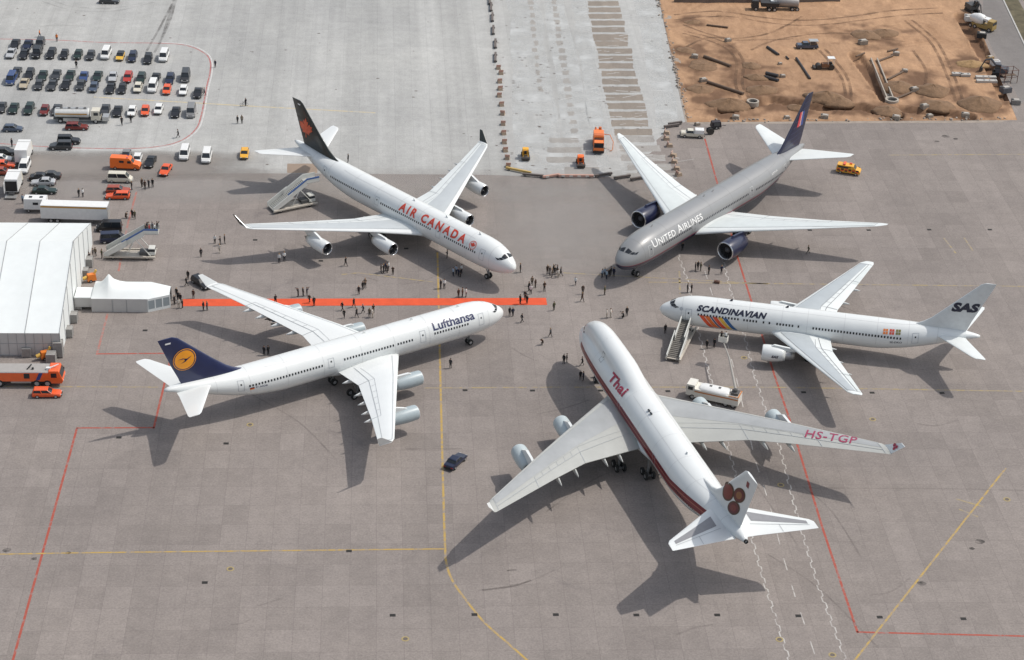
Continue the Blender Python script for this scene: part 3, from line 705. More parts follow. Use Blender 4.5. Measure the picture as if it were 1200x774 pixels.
for sd_ in (1, -1):
    W = TG.surf('wing', W747, sd_, mat('warm_grey_wing', (0.40, 0.405, 0.38), .42, var=.05, scale=.4), cam=0.05)
    TG.patch('leading_edge_slat', W747, sd_, 3.6, 30.4, 0.0, 0.10, mat('slat_pale', (0.46, 0.465, 0.44), .4), W, 0.025, .05)
    TG.patch('wing_box_skin', W747, sd_, 3.8, 30.2, 0.12, 0.55, mat('silver_box_skin', (0.35, 0.36, 0.36), .38, var=.1, scale=.25), W, 0.025, .05)
    wing_lines(TG, W, W747, sd_, 13.2, 30.8, .05, hinge=.72, spoiler=.58, m=mat('fine_panel_gap', None), ail=22.5)
    TG.fairings(W747, sd_, (6.8, 9.6, 15.2, 18.6), mat('slat_pale', None), 4.6, 0.36, 1.6, 0.5, W)
    wl = [Vector((TG.L2-x, sd_*y, z)) for x, y, z in ((48.7, 31.1, 8.05), (51.2, 31.1, 8.05), (52.6, 32.3, 9.9), (51.5, 32.3, 9.9))]
    mb = MB(); d = Vector((0, 0.07*sd_, 0)); mb.rings([[p-d for p in wl[:2]]+[p-d*0.5 for p in wl[2:]], [p+d for p in wl[:2]]+[p+d*0.5 for p in wl[2:]]])
    wlo = mb.build('winglet', paint_white, W)
    if sd_ == -1:
        n = ((wl[1]-wl[0]).cross(wl[3]-wl[0])).normalized()
        if n.z < 0: n = -n
        e1 = (wl[2]-wl[3]+wl[1]-wl[0]).normalized(); e2 = n.cross(e1)
        cc = sum(wl, Vector())/4+n*0.16
        mb = MB()
        for a, b, r_ in ((-.32, .1, .3), (.3, .15, .26), (0.05, -.32, .26)):
            mb.poly([cc+e1*(a+x)+e2*(b+y) for x, y in ell(0, 0, r_, r_, 14)])
        mb.build('winglet_emblem', th_text, wlo)
    for (s, y, z, wz) in ((23.0, 11.6, 3.1, 5.5), (30.7, 20.9, 4.0, 6.6)):
        TG.engine(s, y, z, 1.30, 5.3, sd_, (nac_grey if False else mat('pale_blue_nacelle', (0.45, 0.51, 0.52), .4), engine_lip_white, paint_white), wing_z=wz)
    ts = [(0.9, 58.7, 8.4, 8.9, .09), (2.4, 59.9, 7.4, 9.05, .09), (10.5, 66.2, 2.35, 9.65, .08), (10.9, 66.9, 1.7, 9.7, .07)]
    T = TG.surf('tailplane', ts, sd_, paint_white)
    TG.patch('tailplane_box_skin', ts, sd_, 2.6, 9.9, 0.24, 0.56, mat('bare_grey_skin', (0.25, 0.25, 0.26), .4), T, 0.03, xb=(.3, .56))
    mb = MB(); TG.line(mb, ts, sd_, [(2.2, .66), (10.0, .66)], .07); TG.line(mb, ts, sd_, [(6, .66), (6, .98)], .06); mb.build('panel_line', mat('fine_panel_gap', None), T)
    TG.wheels(33.5, sd_*5.5, [(-.75, -.6), (-.75, .6), (.75, -.6), (.75, .6)], top=4.2, r=.62)
    TG.wheels(36.6, sd_*1.9, [(-.75, -.6), (-.75, .6), (.75, -.6), (.75, .6)], top=3.6, r=.62)
TG.wheels(8.0, 0, [(0, -.45), (0, .45)], r=0.6, w=0.38, top=3.4, name='nose_landing_gear')
TG.fin([(9.2, 51.5, 65.8), (9.85, 53.0, 66.2), (10.4, 56.0, 66.4), (11.0, 57.6, 66.7), (12.0, 58.9, 67.05), (19.4, 66.1, 70.1), (19.75, 66.8, 70.15)], paint_white, t=.085)
F = [c for c in kids(TG.root) if c.name.startswith('fin')][0]
om, oo, og, oy = mat('orchid_maroon', (0.13, 0.02, 0.02), .45), mat('orchid_red', (0.20, 0.035, 0.025), .45), mat('orchid_olive', (0.09, 0.045, 0.022), .45), mat('orchid_gold', (0.26, 0.11, 0.04), .45)
def petal(hw, hh, k, tip=0.0):     # upright oval on a swept fin: sheared so that it follows the fin's sweep
    out = []
    for j in range(28):
        t = j*2*math.pi/28; r = 1+tip*max(0, math.cos(t-2.2))**10
        a, b = hw*math.cos(t)*r*k, hh*math.sin(t)*r*k
        z = (1.406*a+b)/8.04; out.append(((a-.67*z)/3.2, z))
    return out
for off_, mi_, k in ((0.04, 0, 1.0), (0.06, 1, .80), (.08, 2, .50)):
    for (cx, cy, hw, hh, tip, ms) in ((62.1, 13.35, 6.6, 10.5, .35, (og, oo, oo)), (65.5, 15.0, 6.2, 9.0, 0, (og, om, oy)), (64.2, 12.05, 6.4, 8.4, 0, (og, om, oo))):
        TG.on_fin('tail_emblem', poly_bm([(petal(hw, hh, k, tip), 0)]), 1, ms[mi_], F, cx, cy, off=off_, d=.4)
mb = MB(); mb.poly([TG_ for TG_ in [Vector((TG.L2-x, TG.fy(x, z)+.05, z)) for x, z in ((67.2, 17.6), (67.9, 17.6), (68.1, 18.6), (67.4, 18.6))]]); mb.build('tail_mark', th_red, F)
TG.cockpit([[(3.0, 86), (2.95, 70), (3.7, 64), (3.85, 84)], [(2.95, 68), (3.25, 54), (4.2, 52), (3.75, 62)], [(3.3, 52), (3.9, 45), (4.8, 45), (4.3, 50)]])
# stripes: (s, v) follow the window line and sweep up to the nose and along the tail
def tgv(s, z): return zv(TG, s, z)
def cheat(name, dz0, dz1, m, s0, s1, off):
    n = 70; mb = MB(); rs = []
    for i in range(n+1):
        s = s0+(s1-s0)*i/n
        z = 6.45+max(0, (s-48))*0.155
        if s < 6: z += 0
        wv = [TG.fp(s, tgv(s, z)+dz0+(dz1-dz0)*k/3, 1, off) for k in range(4)]
        rs.append(wv)
    mb.rings(rs, 0, False, closed=False); mb.build(name, m, TG.root, True)
cheat('cheatline', -.75, .62, th_red, 5.6, 62.6, .02)
cheat('cheatline', -.02, .13, th_gold, 5.6, 62.6, .035)
cheat('cheatline', -.92, -.78, th_gold, 6.5, 62.4, .03)
level_windows(TG, [(7.5, 10), (11.8, 24), (27.2, 40), (43, 57)], 6.62, 1, .508, size=(.24, .3), far=False)
TG.title('lettering', text_fit('Thai', 6.2, 1.75, 0.03, space=1.05), 19.9, 2.0, 1, th_text, off=.09, du=.4, dv=.2)
TG.door(15.0, 2.6, 4.3, 1.1, 1, m=mat('door_outline_dark', (0.18, 0.18, 0.2), .5))
for s, z0, z1 in ((8.6, 5.3, 7.2), (26, 5.3, 7.2), (41.5, 5.3, 7.2)):
    for sd_ in (1, -1): TG.door(s, zv(TG, s, z0)-.1, zv(TG, s, z1), 1.07, sd_)
# registration across the right wing
bm = text_fit('HS-TGP', 7.8, 1.9, .012, space=1.1)
dS, dY, uS, uY = 0.60, 0.80, -0.80, 0.60
def onw(u, v):
    s_, y_ = 42.35+u*dS+v*uS, 20.9+u*dY+v*uY
    i = 0
    ys = [q[0] for q in W747]; k = max(j for j in range(len(ys)-1) if ys[j] <= y_); t = (y_-ys[k])/(ys[k+1]-ys[k])
    sl = W747[k][1]*(1-t)+W747[k+1][1]*t; c = W747[k][2]*(1-t)+W747[k+1][2]*t
    return TG.wtop(W747, y_, (s_-sl)/c, -1, .06, .05)[0]
Wr = [c for c in kids(TG.root) if c.name.startswith('wing')][1]
conform('wing_registration', bm, onw, mat('registration_magenta', (0.30, 0.04, 0.09), .45), Wr, .6, .4)
mb = MB(); mb.lathe([(0, .32), (-.3, .3), (-.32, .22), (-.1, .2)], (TG.L2-68.4, 0, 9.27), n=20); mb.build('tail_exhaust', mat('soot_and_shade_black', (.015, .015, .015), .7), TG.root, True)
mb = MB(); mb.box((TG.L2-33.2, 1.1, TG.fv(33, 2)-.05), (.55, .28, .14)); mb.box((TG.L2-34.1, 1.1, TG.fv(33, 2)-.05), (.55, .28, .14)); mb.build('roof_hatch', glass_dark, TG.root)
antennas(TG, paint_white, (46,))
seams(TG, (6, 13, 27.5, 34, 40.5, 46.8, 53, 58.5, 63), mat('seam_pale_grey', None), ((3.4, 28, 58),))
# ------------------------------------------------------------------ ground
GA = R(4.3)
def structure(name, o): o['kind'] = 'structure'; return o
def pave_mat(name, c1, c2, dark, bw, bh, big, streak=0.0, joint=0.035, rough=0.9, stain=0.35, tint=(1, .97, .94), grain=0.14):
    m = bpy.data.materials.new(name); m.use_nodes = True; _mats[name] = m
    nt = m.node_tree; N = nt.nodes; L = nt.links; b = N['Principled BSDF']
    b.inputs['Roughness'].default_value = rough; b.inputs['Specular IOR Level'].default_value = 0.25
    tc = N.new('ShaderNodeTexCoord'); mp = N.new('ShaderNodeMapping'); mp.inputs['Rotation'].default_value = (0, 0, -GA)
    L.new(tc.outputs['Object'], mp.inputs[0])
    wob = N.new('ShaderNodeTexNoise'); wob.inputs['Scale'].default_value = 0.25
    br = N.new('ShaderNodeTexBrick'); br.offset = 0; br.squash = 1
    br.inputs['Color1'].default_value = c1+(1,); br.inputs['Color2'].default_value = c2+(1,); br.inputs['Mortar'].default_value = dark+(1,)
    br.inputs['Scale'].default_value = 1; br.inputs['Brick Width'].default_value = bw; br.inputs['Row Height'].default_value = bh
    br.inputs['Mortar Size'].default_value = joint; br.inputs['Mortar Smooth'].default_value = 0.3; br.inputs['Bias'].default_value = 0
    L.new(mp.outputs[0], br.inputs['Vector'])
    def mul(a, fac_src, lo, hi, p0=0.3, p1=0.7, rough_tint=None):
        r = N.new('ShaderNodeValToRGB'); r.color_ramp.elements[0].position = p0; r.color_ramp.elements[1].position = p1
        l3 = lo if isinstance(lo, tuple) else (lo,)*3; h3 = hi if isinstance(hi, tuple) else (hi,)*3
        r.color_ramp.elements[0].color = l3+(1,); r.color_ramp.elements[1].color = h3+(1,)
        L.new(fac_src, r.inputs[0])
        x = N.new('ShaderNodeMix'); x.data_type = 'RGBA'; x.blend_type = 'MULTIPLY'; x.inputs[0].default_value = 1
        L.new(a, x.inputs[6]); L.new(r.outputs[0], x.inputs[7]); return x.outputs[2]
    def noise(scale, detail=5, rough_=0.6, sc=None, dist=0.0):
        n = N.new('ShaderNodeTexNoise'); n.inputs['Scale'].default_value = scale; n.inputs['Detail'].default_value = detail
        n.inputs['Roughness'].default_value = rough_; n.inputs['Distortion'].default_value = dist
        if sc:
            q = N.new('ShaderNodeMapping'); q.inputs['Scale'].default_value = sc; L.new(mp.outputs[0], q.inputs[0]); L.new(q.outputs[0], n.inputs['Vector'])
        else: L.new(mp.outputs[0], n.inputs['Vector'])
        return n.outputs[0]
    c = br.outputs['Color']
    b2 = N.new('ShaderNodeTexBrick'); b2.offset = 0.5; b2.inputs['Color1'].default_value = (big[0],)*3+(1,); b2.inputs['Color2'].default_value = (big[1],)*3+(1,); b2.inputs['Mortar'].default_value = (big[0],)*3+(1,)
    b2.inputs['Scale'].default_value = 1; b2.inputs['Brick Width'].default_value = bw*2; b2.inputs['Row Height'].default_value = bh*11; b2.inputs['Mortar Size'].default_value = 0.0
    L.new(mp.outputs[0], b2.inputs['Vector'])
    x = N.new('ShaderNodeMix'); x.data_type = 'RGBA'; x.blend_type = 'MULTIPLY'; x.inputs[0].default_value = 1
    L.new(c, x.inputs[6]); L.new(b2.outputs[0], x.inputs[7]); c = x.outputs[2]
    c = mul(c, noise(0.018, 4), (0.88, .885, .89), (1.08, 1.08, 1.07))
    c = mul(c, noise(0.09, 6, 0.7, None, 1.0), (0.93, 0.925, 0.93), (1.04, 1.035, 1.03))
    c = mul(c, noise(0.5, 7, 0.75), 0.89, 1.09)
    c = mul(c, noise(3.2, 3, 0.8), 1-grain, 1+grain, 0.25, 0.75)
    c = mul(c, noise(0.06, 8, 0.75, None, 2.0), (0.80, 0.80, 0.82), 1.0, 0.27, 0.27+stain*0.3)
    c = mul(c, noise(0.35, 3, 0.6, (1, 0.035, 1)), 1-streak*0.5, 1+streak*0.35, 0.3, 0.7)
    c = mul(c, noise(0.09, 4, 0.7, (1, 0.02, 1)), 1-streak*0.6, 1+streak*0.4, 0.35, 0.65)
    L.new(c, b.inputs['Base Color'])
    bp = N.new('ShaderNodeBump'); bp.inputs['Distance'].default_value = 0.02; bp.inputs['Strength'].default_value = 0.4
    L.new(noise(6, 3, .7), bp.inputs['Height']); L.new(bp.outputs[0], b.inputs['Normal'])
    return m
apron_m = pave_mat('apron_concrete', (0.234, 0.206, 0.189), (0.264, 0.233, 0.214), (0.198, 0.173, 0.160), 3.75, 5.0, (0.95, 1.05), streak=0.07, joint=0.035, grain=0.24, stain=.45)
conc_m = pave_mat('pale_concrete', (0.385, 0.385, 0.372), (0.405, 0.405, 0.392), (0.33, 0.33, 0.32), 3.75, 5.0, (0.985, 1.015), streak=0.17, joint=0.045, stain=0.2, grain=.2)
road_m = pave_mat('site_road_asphalt', (0.20, 0.185, 0.175), (0.21, 0.195, 0.185), (0.20, 0.18, 0.17), 8, 40, (0.98, 1.02), streak=0.08, joint=0.0)

def flat(name, pts, z, m, kind='structure'):
    mb = MB(); mb.poly([Vector((p[0], p[1], z)) for p in pts])
    o = mb.build(name, m)
    if kind: o['kind'] = kind
    return o
SW, SE = G(805, 143.5), G(1197, 128)
NW, NE = G(765, -32), G(1122, -32)
SEb = G(1192, 141)
flat('ground', [(-4000, -500), (4000, -500), (4000, 8000), (-4000, 8000)], -3.0, mat('far_ground', (0.16, 0.13, 0.08), .95, var=.3, scale=.02))
mb = MB()
for poly in ([(-600, -50), (600, -50), (600, SE.y), SE, SEb, SW, (-600, SW.y)], [(-600, SW.y), SW, NW, (-600, NW.y)], [SEb, SE, (600, SE.y), (600, NE.y), NE]):
    mb.poly([Vector((p[0], p[1], 0)) for p in poly])
structure('apron', mb.build('apron', apron_m))
# pale concrete sheet, irregular lower edge
def jag(a, b, n, amp, rnd):
    a = Vector((a[0], a[1], 0)); b = Vector((b[0], b[1], 0)); d = (b-a); p = Vector((-d.y, d.x, 0)).normalized()
    return [a+d*i/n+p*rnd.uniform(-amp, amp) for i in range(n+1)]
rn = random.Random(3)
edge = [G(-120, 204), G(300, 203.5), G(334, 203.5), G(560, 205), G(642, 207.5), G(690, 207.5), G(742, 207)]
right = [G(786, 146), G(800, 143.5)]
pc = [Vector(p) for p in edge]+jag(G(744, 206), G(782, 148), 10, .5, rn)+[G(803, 143.2), NW+Vector((0, 0, 0)), G(-400, -32), G(-300, 204)]
flat('pale_concrete', [(p.x, p.y) for p in pc], 0.004, conc_m)
flat('site_road', [(p.x, p.y) for p in (G(1152, 0), G(1176, 0), G(1230, 96), G(1197, 122), G(1150, 32))], 0.004, road_m)
flat('site_road', [(p.x, p.y) for p in (NE, G(1165, -32), G(1176, 0), G(1152, 0), G(1133, 0))], 0.004, road_m)
flat('road_verge', [(p.x, p.y) for p in (G(1161, -32), G(1176, -32), G(1215, 40), G(1206, 62))], 0.008, mat('verge_soil', (0.10, 0.085, 0.05), .95, var=.5, scale=.3))
mb = MB()
for a, b in ((G(1160.5, -32), G(1205, 62)), ): mb.box(((a.x+b.x)/2, (a.y+b.y)/2, .06), ((b-a).length, .35, .12), rz=ang(a, b))
structure('kerb', mb.build('kerb', mat('kerb_concrete', (.42, .41, .39), .8)))

# ---- lines
def paint(name, c, wear=0.35, under=(0.24, 0.21, 0.195), sc=0.8):
    if name in _mats: return _mats[name]
    m = mat(name, c, 0.7, var=0.1, scale=3); nt = m.node_tree; N = nt.nodes; L = nt.links; b = N['Principled BSDF']
    src = b.inputs['Base Color'].links[0].from_socket
    no = N.new('ShaderNodeTexNoise'); no.inputs['Scale'].default_value = sc; no.inputs['Detail'].default_value = 8; no.inputs['Roughness'].default_value = .75
    tc = N.new('ShaderNodeTexCoord'); L.new(tc.outputs['Object'], no.inputs['Vector'])
    r = N.new('ShaderNodeValToRGB'); r.color_ramp.elements[0].position = wear; r.color_ramp.elements[1].position = wear+0.16
    L.new(no.outputs[0], r.inputs[0])
    x = N.new('ShaderNodeMix'); x.data_type = 'RGBA'; L.new(r.outputs[0], x.inputs[0]); x.inputs[6].default_value = under+(1,); L.new(src, x.inputs[7])
    L.new(x.outputs[2], b.inputs['Base Color']); return m
def smoothpts(P, n=8):
    if len(P) < 3: return P
    out = []
    for i in range(len(P)-1):
        p0, p1, p2, p3 = P[max(i-1, 0)], P[i], P[i+1], P[min(i+2, len(P)-1)]
        for k in range(n):
            t = k/n
            out.append(0.5*((2*p1)+(p2-p0)*t+(2*p0-5*p1+4*p2-p3)*t*t+(3*p1-p0-3*p2+p3)*t**3))
    out.append(P[-1]); return out
def ribbon(mb, P, w, z=0.008):
    n = len(P); Lf, Rt = [], []
    for i in range(n):
        d = (P[min(i+1, n-1)]-P[max(i-1, 0)]); d.z = 0; d.normalize(); p = Vector((-d.y, d.x, 0))*w/2
        Lf.append(mb.bm.verts.new((P[i].x+p.x, P[i].y+p.y, z))); Rt.append(mb.bm.verts.new((P[i].x-p.x, P[i].y-p.y, z)))
    for i in range(n-1): mb.bm.faces.new((Rt[i], Rt[i+1], Lf[i+1], Lf[i]))
def lines(name, lists, w, m, z=0.008, curve=False):
    mb = MB()
    for q in lists:
        P = [G(*p) for p in q]
        ribbon(mb, smoothpts(P) if curve else P, w, z)
    o = mb.build(name, m); o['kind'] = 'structure'; return o
red_l = paint('red_line_paint', (0.34, 0.065, 0.04), 0.33)
red_f = paint('red_line_worn', (0.36, 0.13, 0.10), 0.40)
yel_l = paint('yellow_line_paint', (0.42, 0.28, 0.07), 0.38)
yel_f = paint('yellow_line_worn', (0.32, 0.25, 0.12), 0.42)
whi_l = paint('white_line_paint', (0.46, 0.44, 0.41), 0.38)
lines('red_line', [[(14, 778), (90.3, 501.8)], [(89.5, 501.8), (181, 501.4)], [(180, 502.5), (199, 424)], [(198, 414.3), (113.5, 415)]], 0.34, red_l)
lines('red_line', [[(113.5, 416), (126, 368)], [(139, 318), (150, 262), (160, 225)]], 0.36, red_f, z=.012)
lines('red_line', [[(826, 163), (840.5, 214.7), (864.3, 301.6), (878, 345), (907.6, 440), (924.7, 489.7), (963.9, 619), (1005, 741.5)], [(1004, 741), (1210, 746)]], 0.34, red_l)
lines('parking_border', [[(-30, 45.6), (60, 47), (120, 50), (190, 51), (220, 54), (240, 63), (246.5, 73), (246, 86), (242, 103), (236, 135), (229, 152), (212, 165), (185, 172), (140, 174.5), (60, 172.5), (0, 168.5), (-20, 167)]], .30, paint('red_border_paint', (.38, .13, .12), .34, (.37, .37, .36)), curve=True, z=.010)
lines('parking_border', [[(190, 50), (221, 52.6), (242, 62), (248.5, 73), (248, 88), (244, 105), (238.2, 137), (230.8, 153.5), (212, 167), (185, 174), (140, 176.2), (60, 174.4)]], .30, paint('white_border_paint', (.54, .53, .51), .36, (.37, .37, .36)), curve=True, z=.009)
lines('yellow_line', [[(512.3, 296), (513, 310), (516, 440), (519, 560), (521.5, 640), (523.5, 662), (531, 682), (548, 706), (568, 730), (594, 753), (625, 780)]], 0.34, yel_l, curve=True)
lines('yellow_line', [[(-10, 650), (100, 648), (522, 643.5)], [(1000, 776), (1178.5, 549)]], 0.30, yel_l, z=.012)
lines('yellow_line', [[(-10, 453), (190, 454)], [(497, 455), (650, 454), (900, 454), (1210, 459)], [(400, 322), (420, 320), (510, 331)], [(760, 331), (1210, 336)], [(660, 320), (900, 333)], [(1040, 182), (1210, 181)], [(1106, 279), (1120, 297)], [(1130, 279), (1140, 294)], [(796, 318), (797, 345)], [(1124, 597), (1146, 606)], [(1120, 585), (1152, 594)]], .34, yel_f, z=.010)
lines('yellow_line', [[(110, 114), (300, 125), (440, 132.5)], ], .45, paint('yellow_on_pale', (.50, .42, .26), .36, (.37, .37, .36)), z=.010)
# staggered white borders of the service road
def zigzag(P, w, seg, off, m):
    mb = MB(); P = [G(*p) for p in P]; pts = []; side = 1
    for a, b in zip(P, P[1:]):
        L_ = (b-a).length; u = (b-a).normalized(); p = Vector((-u.y, u.x, 0)); t = 0
        while t < L_:
            pts.append(a+u*t+p*off*side); pts.append(a+u*min(t+seg*.8, L_)+p*off*side*.9); side = -side; t += seg
    ribbon(mb, pts, w, .009)
    o = mb.build('service_road_edge', m); o['kind'] = 'structure'
zigzag([(794.6, 298), (805.5, 328.5), (817.8, 386), (831.8, 440.5), (852, 518), (881.3, 631.6), (896, 684), (925.6, 776)], .19, 1.4, .17, whi_l)
zigzag([(846, 300), (858, 347.8), (872, 392), (884.3, 440.5), (899, 487), (913.3, 522.4), (933.4, 602), (958.5, 686), (992, 776)], .19, 1.4, .17, whi_l)
dash = []
cl = [(826, 318), (851, 397), (866.5, 458), (884.5, 538), (902, 592), (917, 650), (932, 700), (957.5, 775)]
mb = MB(); P_ = [G(*p) for p in cl]; acc = 0
for a, b in zip(P_, P_[1:]):
    L_ = (b-a).length; u = (b-a).normalized(); t = -(acc % 6.4)
    while t < L_:
        s0, s1 = max(t, 0), min(t+2.9, L_)
        if s1 > s0: ribbon(mb, [a+u*s0, a+u*s1], .16, .008)
        t += 6.4
    acc += L_
structure('x', mb.build('service_road_centre_line', whi_l))

# drains, hydrant rings
drain_m = mat('cast_iron_grate', (0.03, 0.028, 0.026), .7, .3)
dr = [(545, 457.6), (624, 458), (704, 458), (782.7, 458.7), (941.7, 460), (1022, 460.5), (1104, 460.8), (460.2, 721.3), (556, 720.5), (651.4, 720.6), (745.7, 721), (840.5, 721), (935.5, 722), (1031, 723.5), (1129, 725.4),
      (139.4, 513), (265, 520), (240, 683), (409, 646), (949, 270), (1018, 270), (1089, 269.4), (1160, 269.4), (299, 281.5), (376, 306), (170, 387.5), (320, 380), (476, 291.5)]
g0 = None
for i, (x, y) in enumerate(dr):
    mb = MB(); p = G(x, y)
    if g0 is None:
        mb.box((0, 0, .008), (.8, .6, .016))
        for k in range(5): mb.box((-.3+k*.15, 0, .020), (.06, .5, .01))
        g0 = mb.build('drain_grate', drain_m); o = g0
    else:
        o = g0.copy(); col.objects.link(o)
    o.location = (p.x, p.y, .002); o.rotation_euler = (0, 0, GA)
    area = 'near the bottom edge' if y > 600 else ('in the row below the jets' if 440 < y < 500 else ('beside the upper right jet' if x > 900 else 'in the left half of the apron'))
    tag(o, 'dark iron drain grate set into the apron, one of a regular row', 'drain grate', 'identical iron drain grates in the apron')
hyd = [(293, 498), (270, 667), (475, 749), (915, 568.6), (913.5, 749.7), (975.5, 767.8), (1180, 585.6), (1022.7, 491.7), (872, 419.5)]
hl = ['under the tail shadow of the lower left jet', 'just below the long yellow line at left', 'near the bottom centre edge', 'between the white road borders behind the jumbo wing', 'on the left white road border near the bottom edge', 'between the white borders at the very bottom', 'right of the diagonal yellow line', 'right of the wing shadow of the striped jet', 'between the twin jet nose and its engine']
for (x, y), hh in zip(hyd, hl):
    p = G(x, y); mb = MB(); mb.lathe([(0.0, .55), (.02, .55), (.02, .34), (.0, .34)], n=20, axis='Z'); mb.lathe([(.0, .33), (.015, .3), (.015, .02)], n=16, axis='Z', mi=1)
    o = mb.build('hydrant_cover', [mat('hydrant_ring', (.33, .26, .12), .7), mat('hydrant_lid', (.12, .10, .09), .7)]); o.location = (p.x, p.y, .003)
    tag(o, 'round hydrant cover with pale ring '+hh, 'manhole cover')

# patches of removed concrete
patch_m = pave_mat('scarred_concrete', (0.235, 0.205, 0.175), (0.26, 0.225, 0.19), (0.24, .2, .18), 9, 9, (.96, 1.04), streak=.1, joint=0, grain=.2)
soft_m = pave_mat('lightly_scarred_concrete', (0.30, 0.285, 0.265), (0.325, 0.31, 0.29), (0.3, .28, .27), 9, 9, (.96, 1.04), streak=.1, joint=0, grain=.2)
def zp(r): return tuple(c/3.519+(540 if i % 2 == 0 else 0) for i, c in enumerate(r))
rn = random.Random(11)
def blob(mb, x0, y0, x1, y1, z=.009, sh=0, j=.35):
    a, b, c, d = G(x0, y1), G(x1, y1), G(x1-sh, y0), G(x0-sh, y0)
    pts = jag(a, b, 7, j, rn)[:-1]+jag(b, c, 4, j, rn)[:-1]+jag(c, d, 7, j, rn)[:-1]+jag(d, a, 4, j, rn)[:-1]
    mb.poly([Vector((p.x, p.y, z)) for p in pts])
mb = MB()
y = -20.0; lane = []
while y < 560:
    pt_ = 26+y*.021; x0 = 522+(y/555)*112+rn.uniform(-4, 4); x1 = 652+(y/555)*140+rn.uniform(-5, 5)
    big = 120 < y < 160
    lane.append((x0, y, x1, y+pt_*(.74 if not big else .95))); y += pt_
for r in lane: blob(mb, *zp(r), sh=1, j=.16)
structure('x', mb.build('concrete_patch', patch_m))
mb = MB()
y = 562.0; soft_rows = []
while y < 735:
    soft_rows.append((640+(y-562)*.35+rn.uniform(-6, 6), y, 800+(y-562)*.6, y+26)); y += 38
for x0, x1, xa, xb, y1 in ((372, 396, 455, 487, 560), (275, 297, 318, 338, 380)):
    y = 0.0
    while y < y1:
        t = y/y1; w_ = rn.uniform(.0, 7); soft_rows.append((x0+(xa-x0)*t+w_, y, x1+(xb-x1)*t+rn.uniform(-3, 3), y+rn.uniform(15, 21))); y += 27+y*.018
soft_rows += [(365, 570, 485, 590), (358, 608, 500, 630), (355, 648, 505, 672)]
for r in soft_rows:
    blob(mb, *zp(r), sh=.5, j=.25, z=.007)
blob(mb, 661, 196, 702, 207, z=.007, j=.1)
structure('x', mb.build('concrete_patch', soft_m))
mb = MB(); blob(mb, 336.5, 192, 372, 203, z=.009, j=.03)
structure('x', mb.build('concrete_patch', mat('brown_patch', (.28, .215, .165), .9, var=.06, scale=.5)))
mb = MB()
for _ in range(90):
    i = rn.random(); x = 690+i*70+rn.uniform(-40, 40); y = rn.uniform(0, 205)
    p = G(x, y); a = rn.uniform(-.5, .5)+GA
    ribbon(mb, [p, p+Vector((math.cos(a), math.sin(a), 0))*rn.uniform(.8, 4)], rn.uniform(.08, .22), .011+rn.random()*.002)
structure('x', mb.build('concrete_scratches', mat('fresh_concrete_scratch', (.50, .50, .49), .9)))

# tyre marks, thin translucent films
def film(name, c, a, sc=.25):
    if name in _mats: return _mats[name]
    m = bpy.data.materials.new(name); m.use_nodes = True; N = m.node_tree.nodes; L = m.node_tree.links; b = N['Principled BSDF']; _mats[name] = m
    b.inputs['Base Color'].default_value = c+(1,); b.inputs['Roughness'].default_value = .9
    no = N.new('ShaderNodeTexNoise'); no.inputs['Scale'].default_value = sc; no.inputs['Detail'].default_value = 6
    tc = N.new('ShaderNodeTexCoord'); L.new(tc.outputs['Object'], no.inputs['Vector'])
    mr = N.new('ShaderNodeMapRange'); mr.inputs[1].default_value = .3; mr.inputs[2].default_value = .7; mr.inputs[3].default_value = 0; mr.inputs[4].default_value = a
    L.new(no.outputs[0], mr.inputs[0]); L.new(mr.outputs[0], b.inputs['Alpha']); return m
tyre1, tyre2 = film('tyre_mark_dark', (.06, .05, .045), .45), film('tyre_mark_soft', (.08, .065, .06), .22)
lines('tyre_mark', [[(204, 0), (197, 14), (186, 35), (172, 60)], [(206, 0), (200, 22), (190, 45), (181, 62)], [(203.5, 0), (200, 12), (193, 35), (186, 52)]], .55, tyre1, .0135, True)
lines('tyre_mark', [[(60, 0), (85, 8), (130, 10), (165, 4)], [(50, 2), (85, 12), (135, 13), (180, 3)], [(20, 36), (60, 30), (100, 31)]], .4, tyre2, .0137, True)
lines('tyre_mark', [[(560, 692), (590, 688), (622, 681), (650, 668)], [(300, 711), (325, 703), (345, 694)], [(940, 570), (975, 600), (1010, 655)], [(880, 560), (915, 610), (935, 640)], [(900, 650), (960, 690), (1030, 760)], [(930, 572), (1100, 573), (1200, 575)], [(640, 600), (700, 560), (760, 540)], [(290, 460), (350, 495), (395, 540)]], .28, tyre2, .0139, True)
lines('tyre_mark', [[(565, 692), (598, 688), (612, 684), (622, 680)], [(594, 669), (605, 668)]], .35, tyre1, .0143, True)
tm = []
for k in range(12):
    x = rn.uniform(100, 1180); y = rn.uniform(230, 760); a = rn.uniform(-.5, .5); l = rn.uniform(20, 70)
    tm.append([(x, y), (x+l*.5, y+l*.5*a+rn.uniform(-4, 4)), (x+l, y+l*a*1.3)])
lines('tyre_mark', tm, .3, tyre2, .0145, True)
